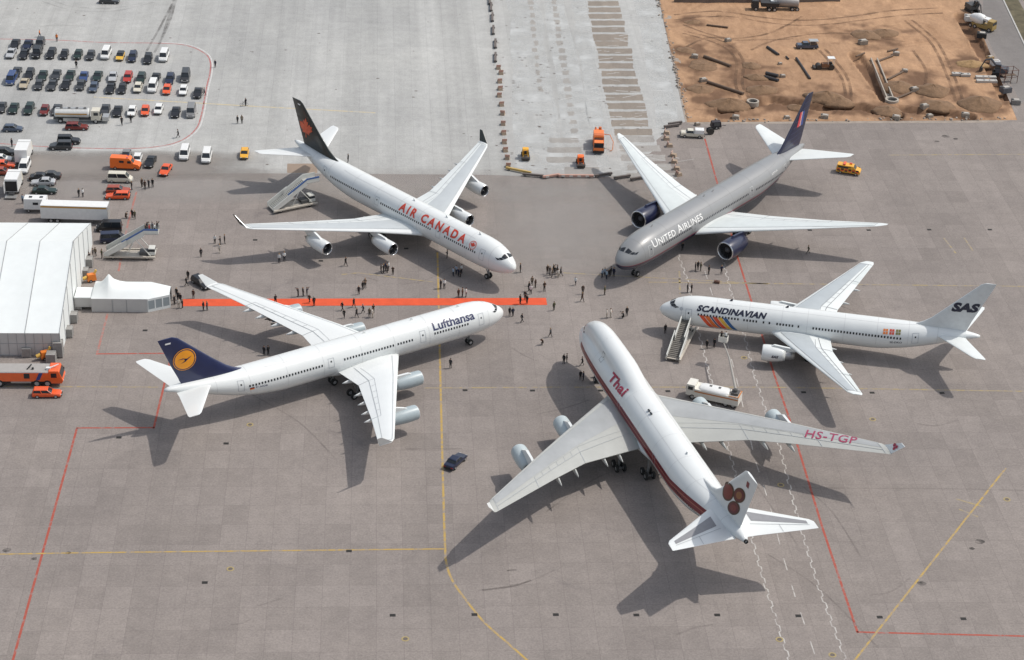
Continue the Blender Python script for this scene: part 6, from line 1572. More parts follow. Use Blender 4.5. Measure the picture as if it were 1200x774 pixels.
# pipes
pipe_m = mat('dark_pipe', (.045, .04, .04), .6); pipe_b = mat('brown_pipe', (.12, .08, .055), .8)
for (x0, y0, x1, y1, r, m, lab) in [(825, 68, 856, 79.5, .38, pipe_b, 'long brown pipe in the upper left of the site'), (829, 98, 871, 112, .38, pipe_b, 'long brown pipe in the lower left of the site'), (828, 31, 853, 34, .22, pipe_b, 'thin pipe lying at the top left of the site'), (899, 57, 912, 66, .35, pipe_m, 'short dark pipe in the middle of the site'), (933, 70, 949, 94, .28, pipe_m, 'curving dark pipe right of the bundle'), (897, 89, 911, 91, .42, pipe_m, 'black pipe, upper one of the bundle'), (896.5, 92, 912, 96.5, .42, pipe_m, 'black pipe, middle one of the bundle'), (897, 90.5, 911.5, 94, .42, pipe_m, 'black pipe, top one resting on the bundle'), (921, 68, 924, 71, .2, pipe_m, 'very short dark pipe piece beside the curving pipe'),
                                  (1040, 62, 1052, 59, .2, pipe_b, 'short side pipe right of the channel head'), (1028, 74, 1046, 67, .25, pipe_b, 'side pipe branching from the channel'), (1040, 95, 1058, 86, .25, pipe_b, 'side pipe in the middle of the channel'), (1051, 117, 1068, 110, .25, pipe_b, 'side pipe at the lower end of the channel'), (1003, 68, 1013, 64, .2, pipe_b, 'thin pipe left of the channel head')]:
    zz = .35 if 'top one' not in lab else .95
    a, b = G(x0, y0), G(x1, y1); n = 5; pts = [a.lerp(b, k/n)+Vector((0, 0, zz+(0.0))) for k in range(n+1)]
    mb = MB(); mb.tube(pts, r, 10); o = mb.build('pipe', m, None, True, sharp=50); tag(o, lab, 'pipe', 'pipes lying on the building site')
a, b = G(1024, 71), G(1043, 118)
mb = MB(); u = (b-a).normalized(); pv = Vector((-u.y, u.x, 0))
for s_ in (-1, 1): mb.box(((a+b)/2+pv*s_*.7+Vector((0, 0, .1))), ((b-a).length, .25, 1.1), rz=ang(a, b))
mb.box(((a+b)/2+Vector((0, 0, -.3))), ((b-a).length, 1.2, .1), rz=ang(a, b))
o = mb.build('concrete_channel', mat('channel_concrete', (.36, .32, .27), .85)); tag(o, 'long narrow concrete channel across the building site', 'channel')
def manhole(px, py, r, lab):
    p = G(px, py); t = thing('manhole_ring', lab, 'manhole ring', (p.x, p.y, 0)); mb = MB()
    mb.lathe([(-.3, r), (.75, r), (.75, r*.72), (-.25, r*.72)], n=24, axis='Z'); mb.build('ring', mat('channel_concrete', None), t, False); mb = MB(); mb.lathe([(.32, r*.73), (.31, .02)], n=24, axis='Z'); mb.build('shaft', mat('soot_and_shade_black', None), t)  # shaft is a black disc, the shade down the hole put into its colour
manhole(882, 122, 1.35, 'open concrete manhole ring left of the navy striped tail'); manhole(1045, 120, 1.5, 'open concrete manhole ring at the lower end of the channel')
def chamber(px, py, lab, s=1.0, c=(.29, .245, .20)):
    s *= .78
    p = G(px, py); t = thing('concrete_chamber', lab, 'concrete part', (p.x, p.y, 0), rnd2.uniform(-.3, .5)); m = mat('chamber_%d' % int(c[0]*100), c, .85, var=.15)
    part('box', m, t, ((0, 0, .5*s), (1.9*s, 1.5*s, 1.0*s))); part('lid', mat('lid_pale', (.42, .39, .35), .8), t, ((.1*s, 0, 1.05*s), (1.1*s, .8*s, .12))); part('opening', mat('soot_and_shade_black', None), t, ((-.75*s, 0, 1.02*s), (.3*s, .8*s, .06)))  # opening is a flat black plate, its inner shade painted
for q in [(1011, 52, 'pale concrete chamber at the head of the channel', 1.3), (814, 68, 'concrete chamber at the left end of the upper brown pipe', 1), (824, 96, 'concrete chamber at the left end of the lower brown pipe', 1), (862, 139.5, 'concrete chamber at the lower site edge, leftmost', 1), (922, 139.5, 'small concrete chamber left of the tail fin foot', .8), (966, 139, 'concrete chamber at the lower site edge right of the tail fin', 1.1), (1050, 140, 'concrete chamber at the lower site edge, centre', 1.1), (1071, 107, 'concrete chamber below the channel side pipe', 1.1), (1060, 85, 'pale concrete chamber right of the channel middle', .9), (1050, 65, 'concrete chamber right of the channel head', 1), (1083, 127, 'white topped chamber on the cross trench', 1.1), (1089, 138, 'flat pale chamber at the lower site edge', .9), (1131, 137, 'concrete chamber at the lower right site edge', 1.1), (853, 49, 'reddish chamber with white lid at the site upper left', .9), (917, 91, 'pale crate right of the pipe bundle', .8), (914, 76, 'small concrete piece above the pipe bundle', .6), (820, 153, 'pale block beside the red line start', .6), (817, 147, 'pale block at the site corner', .7)]:
    chamber(*q)
for q, lab in (((1121, 89), 'pale concrete slab pair, upper one on the right of the site'), ((1131, 90), 'pale concrete slab right of its twin'), ((1156, 97.5), 'long concrete beam beside the right trench'), ((1155, 93), 'concrete beam with holes beside the right trench')):
    p = G(*q); t = thing('concrete_slab', lab, 'concrete slab', (p.x, p.y, 0), .05); part('slab', mat('slab_pale', (.42, .40, .37), .8), t, ((0, 0, .45), (2.2 if 'pair' in lab or 'twin' in lab else 4.6, 1.1, .5))); part('lifting_hole', mat('soot_and_shade_black', None), t, ((-.6, 0, .71), (.35, .35, .02)), ((.6, 0, .71), (.35, .35, .02)))  # holes are flat black squares, shade inside them painted on the slab
# site machines
p = G(895, 12); t = thing('dump_truck', 'dark truck pulling the grey tank trailer at the top of the site', 'truck', (p.x, p.y, 0), PI); dkm = mat('machine_dark', (.025, .024, .025), .6)
part('load_bed', dkm, t, ((-1.3, 0, 1.7), (4.2, 2.3, 1.0), dict(top=1.05))); part('cab', dkm, t, ((2.2, 0, 1.6), (1.8, 2.2, 1.8), dict(top=.85))); part('windscreen', car_glass, t, ((3.0, 0, 1.95), (.1, 1.9, .7))); part('white_panel', white_p, t, ((-2.2, -.4, 2.35), (1.4, 1.2, .3))); wheelset(t, (2.0, -1.2, -2.5), 1.0, .52)
p = G(920, 11.5); t = thing('tank_trailer', 'grey cylindrical tank trailer at the top of the site', 'tank trailer', (p.x, p.y, 0), PI)
mb = MB(); mb.lathe([(-3.2, .02), (-3.1, .9), (-2.8, 1.15), (2.8, 1.15), (3.1, .9), (3.2, .02)], (0, 0, 1.95), n=22); mb.build('tank', mat('tank_grey', (.30, .28, .27), .5, .2), t, True, sharp=50); part('drawbar', grey_p, t, ((3.8, 0, .8), (1.8, .2, .2))); part('frame', grey_p, t, ((0, 0, .8), (6, 1, .2))); wheelset(t, (-1.6, -2.8), .95, .5)
p = G(965.5, 81); t = thing('road_roller', 'small orange roller with white canopy in the middle of the site', 'roller', (p.x, p.y, 0), PI+.1); mo = mat('roller_brown', (.20, .09, .04), .6)
part('hood', mo, t, ((-.2, 0, 1.0), (2.0, 1.3, .8), dict(top=.85))); part('canopy', white_p, t, ((-1.4, 0, 2.7), (1.6, 1.5, .1)), *[((x, y, 2.0), (.07, .07, 1.4)) for x in (-2.1, -.7) for y in (-.65, .65)]); part('seat', plastic, t, ((-1.4, 0, 1.3), (.6, .6, .7)))
for x in (1.3, -1.6): mb = MB(); mb.lathe([(-.85, .02), (-.85, .62), (.85, .62), (.85, .02)], (x, 0, .62), 'Y', 18); mb.build('drum', mat('dark_steel', None), t)
part('blade', mat('dark_steel', None), t, ((2.3, 0, .4), (.5, 1.9, .5)))
def excavator(px, py, rz, lab, body, boom=True):
    p = G(px, py); t = thing('excavator', lab, 'excavator', (p.x, p.y, 0), rz); m = mat('excavator_%d' % int(body[0]*1000), body, .5)
    part('track', dkm, t, ((0, 1.0, .4), (3.4, .5, .8), dict(top=.85, topy=1)), ((0, -1.0, .4), (3.4, .5, .8), dict(top=.85, topy=1)))
    part('upper_body', m, t, ((-.5, 0, 1.4), (2.8, 2.3, 1.1), dict(top=.92))); part('cab', m, t, ((.4, .7, 2.1), (1.3, .9, 1.4), dict(top=.9))); part('cab_window', car_glass, t, ((.42, .72, 2.2), (1.34, .94, .8), dict(top=.95)))
    mb = MB(); mb.tube([(.6, -.2, 1.6), (2.3, -.2, 3.4), (3.6, -.2, 2.9)], [.24, .26, .18], 6); mb.build('boom', m, t); mb = MB(); mb.tube([(3.5, -.2, 3.0), (4.3, -.2, 1.2)], [.18, .13], 6); mb.build('arm', m, t); part('bucket', mat('dark_steel', None), t, ((4.2, -.2, .8), (.8, 1.0, .7), dict(top=.7)))
excavator(1171, 88, PI*.9, 'dark grey excavator beside the right trench', (.07, .075, .09)); excavator(1139, 14, -1.2, 'dark excavator at the top of the right trench', (.06, .06, .06))
p = G(1148, 33); t = thing('concrete_mixer', 'white drum concrete mixer with yellow chassis on the site road', 'mixer truck', (p.x, p.y, 0), R(-40))
part('chassis', mat('mixer_yellow', (.33, .23, .08), .6), t, ((1.0, 0, .9), (5.6, 2.1, .8))); mb = MB(); mb.lathe([(-2.8, .5), (-2.0, 1.0), (-.6, 1.35), (.6, 1.2), (1.0, .8)], (0, 0, 2.2), n=18); mb.build('drum', white_p, t, True); part('cab', mat('mixer_yellow', None), t, ((3.0, 0, 1.8), (1.6, 2.1, 1.6), dict(top=.9))); part('windscreen', car_glass, t, ((3.75, 0, 2.0), (.1, 1.8, .7))); part('white_cover', white_p, t, ((1.4, .2, 2.6), (1.6, 1.7, .4))); wheelset(t, (3.0, -.8, -2.0), 1.0, .5)
p = G(1181, 96); t = thing('scaffold_frame', 'dark scaffold frame of thin poles at the right edge of the site', 'scaffold', (p.x, p.y, 0), .3); mb = MB()
for x in (-1.6, 0, 1.6):
    for y in (-1.2, 1.2): mb.tube([(x, y, 0), (x, y, 3.2)], .07, 5)
for z in (1.5, 3.1):
    for y in (-1.2, 1.2): mb.tube([(-1.6, y, z), (1.6, y, z)], .06, 5)
    for x in (-1.6, 1.6): mb.tube([(x, -1.2, z), (x, 1.2, z)], .06, 5)
mb.build('poles', mat('rusty_steel', (.16, .08, .06), .7, .3), t); part('plank', pipe_b, t, ((0, 0, 1.6), (3.2, 1.0, .08)))
for q in [(1166, 76, 'white equipment box beside the dark excavator', 1.3, (.6, .6, .6)), (1160, 70, 'ochre equipment box above the dark excavator', 1, (.4, .28, .15)), (1178, 108, 'dark equipment heap at the end of the right trench', 1.5, (.1, .1, .11)), (1190, 122, 'grey chamber at the right corner of the site', 1.3, (.2, .19, .18)), (1136, 24, 'small white site cabin at the top of the trench', 1.6, (.62, .62, .6)), (1150, 44, 'dark hopper behind the mixer', 1.5, (.03, .03, .03))]:
    chamber(*q)
# far embankment wall at the top of the site
t = thing('embankment_wall', 'long low dark wall along the top edge of the building site', 'wall'); a, b = G(790, 3.5), G(984, 2)
part('wall', mat('wall_brown_grey', (.15, .12, .105), .85, var=.3, scale=.4), t, (((a.x+b.x)/2, (a.y+b.y)/2, .5), ((b-a).length, .8, 1.3), dict(rz=ang(a, b)))); part('coping', mat('coping_pale', (.34, .32, .29), .8), t, *[((a.x+(b.x-a.x)*k/7, a.y+(b.y-a.y)*k/7, 1.18), (1.6, .9, .1), dict(rz=ang(a, b))) for k in range(1, 7)])
# survey stake by SAS, brown bag on the apron
p = G(840, 332); t = thing('equipment_case', 'small brown equipment case on the apron below the navy engine', 'case', (p.x, p.y, 0), -.3); part('case', mat('case_brown', (.12, .06, .04), .6), t, ((0, 0, .25), (1.0, .5, .45))); part('handle', plastic, t, ((0, 0, .5), (.3, .06, .06)))
# ------------------------------------------------------------------ people
CLOTH = {'dark suit': ((.012, .012, .015), (.012, .012, .014)), 'black coat': ((.01, .01, .01), (.015, .015, .018)), 'navy jacket': ((.012, .016, .04), (.02, .02, .025)), 'white shirt': ((.68, .68, .66), (.02, .02, .025)), 'pale blue shirt': ((.30, .38, .46), (.02, .025, .04)),
         'beige jacket': ((.17, .13, .09), (.03, .028, .025)), 'brown jacket': ((.05, .028, .018), (.03, .025, .02)), 'red top': ((.35, .03, .03), (.03, .03, .035)), 'grey suit': ((.05, .05, .053), (.035, .035, .038)), 'orange vest': ((.75, .20, .03), (.03, .03, .05)), 'olive jacket': ((.07, .07, .035), (.05, .045, .035)), 'light summer clothes': ((.55, .50, .44), (.38, .34, .28))}
skin_m = mat('skin', (.42, .24, .16), .55); shoe_m = mat('shoe_leather', (.015, .012, .01), .5); HAIRS = [mat('hair_dark', (.02, .015, .01), .7), mat('hair_brown', (.07, .04, .02), .7), mat('hair_grey', (.25, .24, .22), .7), mat('hair_fair', (.25, .16, .07), .7)]
eye_m = mat('eye_dark', (.02, .02, .02), .3)
def cm(n, i): return mat('cloth_%s_%d' % (n.replace(' ', '_'), i), CLOTH[n][i], .85, var=.15, scale=8)
POSE = {  # pelvis height, leg targets (knee, ankle) for L/R, torso lean, arms (elbow, wrist) L/R
    'stand': dict(pz=.95, legs=[((.01, .10, .50), (0, .11, .09)), ((.02, -.10, .50), (.02, -.12, .09))], lean=0, arms=[((-.02, .25, 1.15), (.06, .25, .90)), ((-.02, -.25, 1.15), (.08, -.24, .91))]),
    'walk': dict(pz=.93, legs=[((.16, .09, .52), (.30, .09, .12)), ((-.04, -.09, .48), (-.30, -.10, .16))], lean=.04, arms=[((-.12, .24, 1.17), (-.14, .23, .93)), ((.08, -.24, 1.16), (.26, -.22, 1.0))]),
    'photo': dict(pz=.95, legs=[((.02, .12, .50), (.03, .15, .09)), ((.0, -.12, .50), (-.05, -.15, .09))], lean=.03, arms=[((.16, .22, 1.27), (.30, .09, 1.54)), ((.16, -.22, 1.27), (.30, -.09, 1.54))]),
    'crouch': dict(pz=.42, legs=[((.36, .14, .48), (.16, .14, .09)), ((.30, -.14, .30), (-.05, -.14, .12))], lean=.18, arms=[((.26, .20, .72), (.42, .08, .88)), ((.26, -.20, .72), (.42, -.08, .88))]),
    'cross': dict(pz=.95, legs=[((.01, .09, .50), (.04, .12, .09)), ((.0, -.09, .50), (-.02, -.10, .09))], lean=-.01, arms=[((.02, .26, 1.17), (.22, .10, 1.18)), ((.02, -.26, 1.17), (.24, -.06, 1.14))])}
def person_mesh(pose):
    P_ = POSE[pose]; pz = P_['pz']; ln = P_['lean']; V = []; E = []; Rr = []; lab = []
    def add(p, r, par=None, l=0):
        V.append(Vector(p)); Rr.append(r); i = len(V)-1
        if par is not None: E.append((par, i)); lab.append(l)
        return i
    dz = pz-.95
    pel = add((0, 0, pz), .135); sp = add((ln*.3, 0, pz+.2), .12, pel, 0); ch = add((ln*.8, 0, pz+.42), .15, sp, 0); nk = add((ln, 0, pz+.57), .055, ch, 0)
    h0 = add((ln+.02, 0, pz+.64), .075, nk, 2); h1 = add((ln+.02, 0, pz+.72), .098, h0, 2); h2 = add((ln+.01, 0, pz+.79), .07, h1, 2); add((ln+.13, 0, pz+.70), .018, h1, 2)
    for s_, (kn, an) in zip((1, -1), P_['legs']):
        hp = add((0, .09*s_, pz-.06), .095, pel, 1); k = add(kn, .062, hp, 1); a = add(an, .043, k, 1); f = add((an[0]+.17, an[1]*1.05, .045), .036, a, 3)
    for s_, (el, wr) in zip((1, -1), P_['arms']):
        sh = add((ln*.8, .19*s_, pz+.47), .062, ch, 0); e = add(el, .045, sh, 0); w_ = add(wr, .03, e, 0)
        d = (Vector(wr)-Vector(el)).normalized(); pm = add(Vector(wr)+d*.07, .032, w_, 2)
        sd = Vector((1, 0, 0)) if abs(d.x) < .6 else Vector((0, 0, 1)); sd = (sd-d*sd.dot(d)).normalized(); cu = d.cross(sd)*(-s_)
        for q, ln_ in ((-1.5, .062), (-.5, .075), (.5, .08), (1.5, .07)):
            k1 = add(V[pm]+sd*q*.016+d*.045, .0095, pm, 2); add(V[k1]+d*ln_*.6+cu*.02, .008, k1, 2)
        th = add(V[w_]+sd*.045+d*.03, .011, w_, 2); add(V[th]+d*.04+sd*.012, .009, th, 2)
    me = bpy.data.meshes.new('body'); bm = bmesh.new(); lay = bm.verts.layers.skin.verify(); vs = []
    for i, (p, r) in enumerate(zip(V, Rr)):
        v = bm.verts.new(p); v[lay].radius = (r*(1.22 if r > .035 else 1),)*2; v[lay].use_root = (i == 0); vs.append(v)
    for a, b in E: bm.edges.new((vs[a], vs[b]))
    bm.to_mesh(me); bm.free(); o = bpy.data.objects.new('tmp', me); col.objects.link(o)
    o.modifiers.new('skin', 'SKIN').use_smooth_shade = True; ss = o.modifiers.new('sub', 'SUBSURF'); ss.levels = 1; ss.render_levels = 1
    bpy.context.view_layer.update(); dg = bpy.context.evaluated_depsgraph_get(); out = bpy.data.meshes.new_from_object(o.evaluated_get(dg)); bpy.data.objects.remove(o)
    out.materials.clear()
    for f in out.polygons:
        c = f.center; best = 1e9; bl = 0
        for (a, b), l in zip(E, lab):
            ab = V[b]-V[a]; k = max(0, min(1, (c-V[a]).dot(ab)/ab.length_squared)); dd = (c-(V[a]+ab*k)).length-(Rr[a]+(Rr[b]-Rr[a])*k)
            if dd < best: best, bl = dd, l
        if bl == 0 and c.z < pz-.02: bl = 1
        f.material_index = bl; f.use_smooth = True
    return out, Vector((ln+.02, 0, pz+.72))
PM = {}
def hair_mesh(hc):
    mb = MB(); rs = []
    for k in range(6):
        f = k/5*1.25; r = .112*math.cos(f*1.1); z = .02+.105*math.sin(f*1.15)
        rs.append([hc+Vector((-.012+max(r, .004)*math.cos(a)*(.92 if math.cos(a) > 0 else 1.08), max(r, .004)*math.sin(a), z)) for a in [q*2*PI/14 for q in range(14)]])
    mb.rings(rs); bmesh.ops.recalc_face_normals(mb.bm, faces=mb.bm.faces); me = bpy.data.meshes.new('hair'); mb.bm.to_mesh(me); mb.bm.free(); return me
def eye_mesh(hc):
    mb = MB()
    for s_ in (-1, 1): mb.box(hc+Vector((.097, .036*s_, .012)), (.012, .022, .012))
    mb.box(hc+Vector((.092, 0, -.045)), (.012, .04, .008))
    me = bpy.data.meshes.new('face'); mb.bm.to_mesh(me); mb.bm.free(); return me
def cam_mesh(hc):
    mb = MB(); mb.box(hc+Vector((.30, 0, .0)), (.10, .15, .10)); mb.lathe([(.32, .035), (.46, .045), (.46, .01)], hc+Vector((.03, 0, 0)), n=10); me = bpy.data.meshes.new('camera'); mb.bm.to_mesh(me); mb.bm.free(); return me
for k in POSE:
    body, hc = person_mesh(k); H_ = hair_mesh(hc); E_ = eye_mesh(hc)
    for _ in range(4): body.materials.append(None)
    H_.materials.append(None); E_.materials.append(eye_m); PM[k] = (body, H_, E_, cam_mesh(hc) if k in ('photo', 'crouch') else None)
    if PM[k][3]: PM[k][3].materials.append(plastic)
rp = random.Random(21)
def short(l):
    w = l.split()
    for drop in ('the', 'the', 'of', 'the', 'a', 'of'):
        if len(w) > 16 and drop in w[3:]: w.pop(len(w)-1-w[::-1].index(drop))
    return ' '.join(w)
def person(px, py, pose, cloth, label, z=0.0, head=None, cat='person'):
    label = short(label)
    p = G(px, py, z); body, H_, E_, C_ = PM[pose]
    o = bpy.data.objects.new('person', body); col.objects.link(o)
    for i, m in enumerate((cm(cloth, 0), cm(cloth, 1), skin_m, shoe_m)): o.material_slots[i].link = 'OBJECT'; o.material_slots[i].material = m
    sc = rp.uniform(1.0, 1.12)
    o.location = (p.x, p.y, z); o.rotation_euler = (0, 0, R(head) if head is not None else rp.uniform(0, 2*PI)); o.scale = (sc,)*3
    h = bpy.data.objects.new('hair', H_); col.objects.link(h); h.parent = o; h.material_slots[0].link = 'OBJECT'; h.material_slots[0].material = rp.choice(HAIRS)
    e = bpy.data.objects.new('face', E_); col.objects.link(e); e.parent = o
    tag(o, label, 'person', 'people spread over the apron')
    if C_:
        c = bpy.data.objects.new('hand_camera', C_); col.objects.link(c); c.rotation_euler = o.rotation_euler; c.location = o.location; c.scale = o.scale
        tag(c, short('camera of person in '+label.split('person in ')[-1]), 'camera', 'hand held cameras')
S_, W_, P_h, C_r, X_ = 'stand', 'walk', 'photo', 'crouch', 'cross'
clusters = [
 ('of the four left of the maple jet wing tip', [(251.9, 285.5, S_, 'white shirt'), (257.4, 296.7, W_, 'light summer clothes'), (258.2, 288, X_, 'black coat'), (263.3, 285.8, S_, 'dark suit')]),
 ('alone below the four near the wing tip', [(235.7, 301.3, S_, 'dark suit')]),
 ('of the pair in the wing shadow', [(327.4, 308.3, S_, 'white shirt'), (333.3, 306.4, X_, 'white shirt')]),
 ('of three at the black estate car', [(218.4, 335.5, W_, 'dark suit'), (220.5, 327.8, S_, 'black coat'), (226.8, 350, S_, 'brown jacket')]),
 ('of the cluster at the entrance tent', [(204.5, 357, S_, 'dark suit'), (207, 348, S_, 'black coat'), (208.5, 352, X_, 'grey suit'), (209.5, 361, S_, 'light summer clothes'), (211.5, 355, S_, 'dark suit'), (214, 361.5, X_, 'black coat')]),
 ('of the pair below the carpet start', [(238.4, 364, S_, 'dark suit'), (242.7, 364, X_, 'grey suit')]),
 ('of the camera team above the carpet', [(349.5, 348, P_h, 'black coat'), (355.2, 347.2, S_, 'dark suit'), (359.7, 347, P_h, 'navy jacket')]),
 ('beside the carpet behind the white wing', [(323, 356.5, W_, 'dark suit'), (362.5, 355.5, W_, 'brown jacket'), (368, 359, S_, 'dark suit')]),
 ('of the pair behind the white jet hull', [(309.5, 416.5, S_, 'dark suit'), (314.5, 416.5, S_, 'black coat')]),
 ('alone below the outer engine of the maple jet', [(405, 312, W_, 'black coat')]),
 ('of the group below the inner engine', [(446.5, 320, S_, 'dark suit'), (449.5, 320.4, X_, 'black coat'), (451.5, 318, S_, 'navy jacket'), (453.5, 320, S_, 'dark suit'), (455.5, 317.5, S_, 'white shirt'), (460.4, 322.4, X_, 'brown jacket')]),
 ('of three between carpet and the engine group', [(420.4, 345.5, S_, 'dark suit'), (425.2, 340, S_, 'black coat'), (428, 337.5, X_, 'beige jacket')]),
 ('of the walkers just below the carpet', [(401, 364.3, W_, 'dark suit'), (403.3, 373.3, W_, 'black coat'), (414.6, 360.4, W_, 'dark suit'), (417.8, 372, W_, 'dark suit'), (425.6, 367.3, W_, 'navy jacket'), (433, 371.6, S_, 'beige jacket'), (437.6, 367.3, X_, 'brown jacket'), (436.4, 372.6, S_, 'light summer clothes')]),
 ('of the pair beside the yellow line above the carpet', [(516.5, 338.5, S_, 'dark suit'), (520.6, 338.4, X_, 'white shirt')]),
 ('of the group in the maple jet shadow', [(531, 324, S_, 'pale blue shirt'), (534.6, 321.5, X_, 'pale blue shirt'), (537.2, 324.6, S_, 'navy jacket'), (539.8, 324.8, S_, 'dark suit'), (540.8, 320.5, S_, 'white shirt')]),
 ('of three above the carpet', [(537.2, 349, S_, 'brown jacket'), (542, 348, S_, 'beige jacket'), (546.2, 348.4, S_, 'white shirt')]),
 ('alone right of the maple jet nose', [(609.6, 319.6, S_, 'dark suit')]),
 ('of the five above the carpet end', [(619.8, 341.5, S_, 'black coat'), (621.8, 345, S_, 'white shirt'), (623.4, 335, S_, 'beige jacket'), (627.2, 337.4, S_, 'brown jacket'), (637.8, 341.5, X_, 'brown jacket')]),
 ('of three standing on the carpet end', [(609.5, 356.8, S_, 'brown jacket'), (615.2, 351.8, X_, 'dark suit'), (617.5, 356.4, S_, 'black coat')]),
 ('of the pair at the crane jet nose', [(597.2, 370.4, S_, 'dark suit'), (600.9, 371.3, S_, 'navy jacket')]),
 ('striding below the carpet end', [(611.4, 378.2, W_, 'dark suit')]),
 ('of the crowd in the middle between the jets', [(641.5, 321.5, S_, 'brown jacket'), (644.2, 323, X_, 'dark suit'), (646.8, 325.3, S_, 'beige jacket'), (648.2, 320, P_h, 'black coat'), (650, 322.6, S_, 'black coat'), (652.8, 321.5, S_, 'dark suit'), (654, 325.9, S_, 'light summer clothes'), (656.8, 323.8, W_, 'dark suit')]),
 ('right of the central crowd', [(674.2, 334.7, W_, 'white shirt')]),
 ('of the two below the central crowd', [(682, 353.7, W_, 'brown jacket'), (682.8, 345, S_, 'brown jacket')]),
 ('below the grey jet nose shadow', [(708.4, 345.8, S_, 'olive jacket')]),
 ('of the six at the grey jet nose', [(705.6, 325.8, S_, 'pale blue shirt'), (708.6, 324.2, X_, 'pale blue shirt'), (710.6, 327.6, S_, 'pale blue shirt'), (713.6, 325.6, S_, 'dark suit'), (715.8, 323.4, X_, 'black coat'), (719, 324.8, S_, 'navy jacket')]),
 ('alone right of the carpet end', [(649, 364.2, S_, 'olive jacket')]),
 ('of the pair above the jumbo nose', [(710.8, 373, S_, 'light summer clothes'), (715.3, 372.5, X_, 'light summer clothes')]),
 ('of the pair left of the striped jet nose', [(731, 373, C_r, 'dark suit'), (734.3, 370.8, S_, 'black coat')]),
 ('walking between the crane jet and the jumbo', [(645, 395.4, W_, 'grey suit')]),
 ('on the slabs left of the jumbo nose', [(636, 404, C_r, 'brown jacket')]),
 ('in the jumbo nose shadow', [(660.6, 426.6, S_, 'dark suit'), (664, 425.2, S_, 'black coat'), (680, 445.3, S_, 'dark suit'), (682.3, 428.8, W_, 'dark suit'), (683.4, 446.7, S_, 'navy jacket'), (696.5, 442.4, C_r, 'black coat')]),
 ('in the shade under the grey jet', [(799.5, 294.3, S_, 'dark suit')]),
 ('of three left of the navy engine', [(814.6, 318, S_, 'dark suit'), (817.6, 316.4, S_, 'black coat'), (820.8, 318, X_, 'olive jacket')]),
 ('standing between group and navy engine', [(830.3, 321.8, S_, 'black coat')]),
 ('right below the navy engine', [(845.2, 321.4, X_, 'navy jacket')]),
 ('of the pair behind the striped jet hull', [(805.4, 343, S_, 'dark suit'), (810, 343, S_, 'black coat')]),
 ('alone below the grey jet wing tip', [(947, 297.6, W_, 'olive jacket')]),
 ('alone left of the dark passenger steps', [(779.3, 391, S_, 'dark suit')]),
 ('of the pair below the flank stripes', [(828, 409, S_, 'black coat'), (836.8, 407.6, S_, 'dark suit')]),
 ('alone between hull and yellow line', [(527.9, 431.8, S_, 'grey suit')]),
 ('of the group above the mobile steps', [(147.5, 256.5, C_r, 'brown jacket'), (155, 255.5, S_, 'dark suit'), (158, 257.2, S_, 'olive jacket')]),
 ('of the group at the tent gable', [(103.4, 303, S_, 'brown jacket'), (105, 307, X_, 'dark suit'), (109.3, 302, S_, 'black coat'), (112, 300.5, S_, 'beige jacket')]),
 ('at the foot of the mobile steps', [(119.6, 303, X_, 'olive jacket')]),
 ('of the pair above the box trailer', [(92.6, 231, S_, 'dark suit'), (97.2, 231, S_, 'white shirt')]),
 ('right of the open box truck', [(27, 238.7, S_, 'pale blue shirt')]),
 ('at the left end of the border line', [(14.2, 172.4, S_, 'grey suit')]),
 ('of the four right of the estate cars', [(166.5, 219.8, S_, 'brown jacket'), (170, 222.4, S_, 'brown jacket'), (174.5, 220.8, X_, 'grey suit'), (179, 219.8, S_, 'black coat')]),
 ('beside the minibus', [(154.5, 222.5, S_, 'dark suit')]),
 ('of the marshals above the car rows', [(46.5, 43.5, W_, 'orange vest'), (66.8, 49, S_, 'orange vest')]),
 ('between the top and middle car rows', [(89.7, 80.5, S_, 'dark suit')]),
 ('right of the border curve', [(252.4, 79.4, S_, 'navy jacket')]),
 ('leaning at the rightmost black saloon', [(239.3, 112, W_, 'black coat')]),
 ('of the pair below the bottom car row', [(143, 147, W_, 'dark suit'), (153.4, 144.2, S_, 'dark suit')]),
 ('inside the border curve at lower right', [(209, 161.7, W_, 'black coat')]),
 ('of the pair on the empty pale concrete', [(278.5, 145, S_, 'grey suit'), (283.6, 145, S_, 'beige jacket')]),
 ('at the nose of the fire engine', [(74.6, 440, S_, 'dark suit')]),
 ('under the maple jet near its nose', [(524, 303, X_, 'grey suit')]),
 ('behind the maple jet hull', [(408, 190.5, S_, 'black coat')]),
]
PD = {'stand': '', 'walk': 'walking', 'photo': 'photographing', 'crouch': 'crouching', 'cross': ''}
for where, L_ in clusters:
    L_ = sorted(L_, key=lambda q: q[0])
    for i, (x, y, po, cl) in enumerate(L_):
        n = len(L_); a = {'orange vest': 'an', 'olive jacket': 'an'}.get(cl, 'a'); a = '' if cl == 'light summer clothes' else a+' '
        v = (PD[po]+' ') if PD[po] else ''
        o_ = ORD[i]+' from left ' if n > 1 else ''
        person(x, y, po, cl, f"{v}person in {cl}, {o_}{where}")
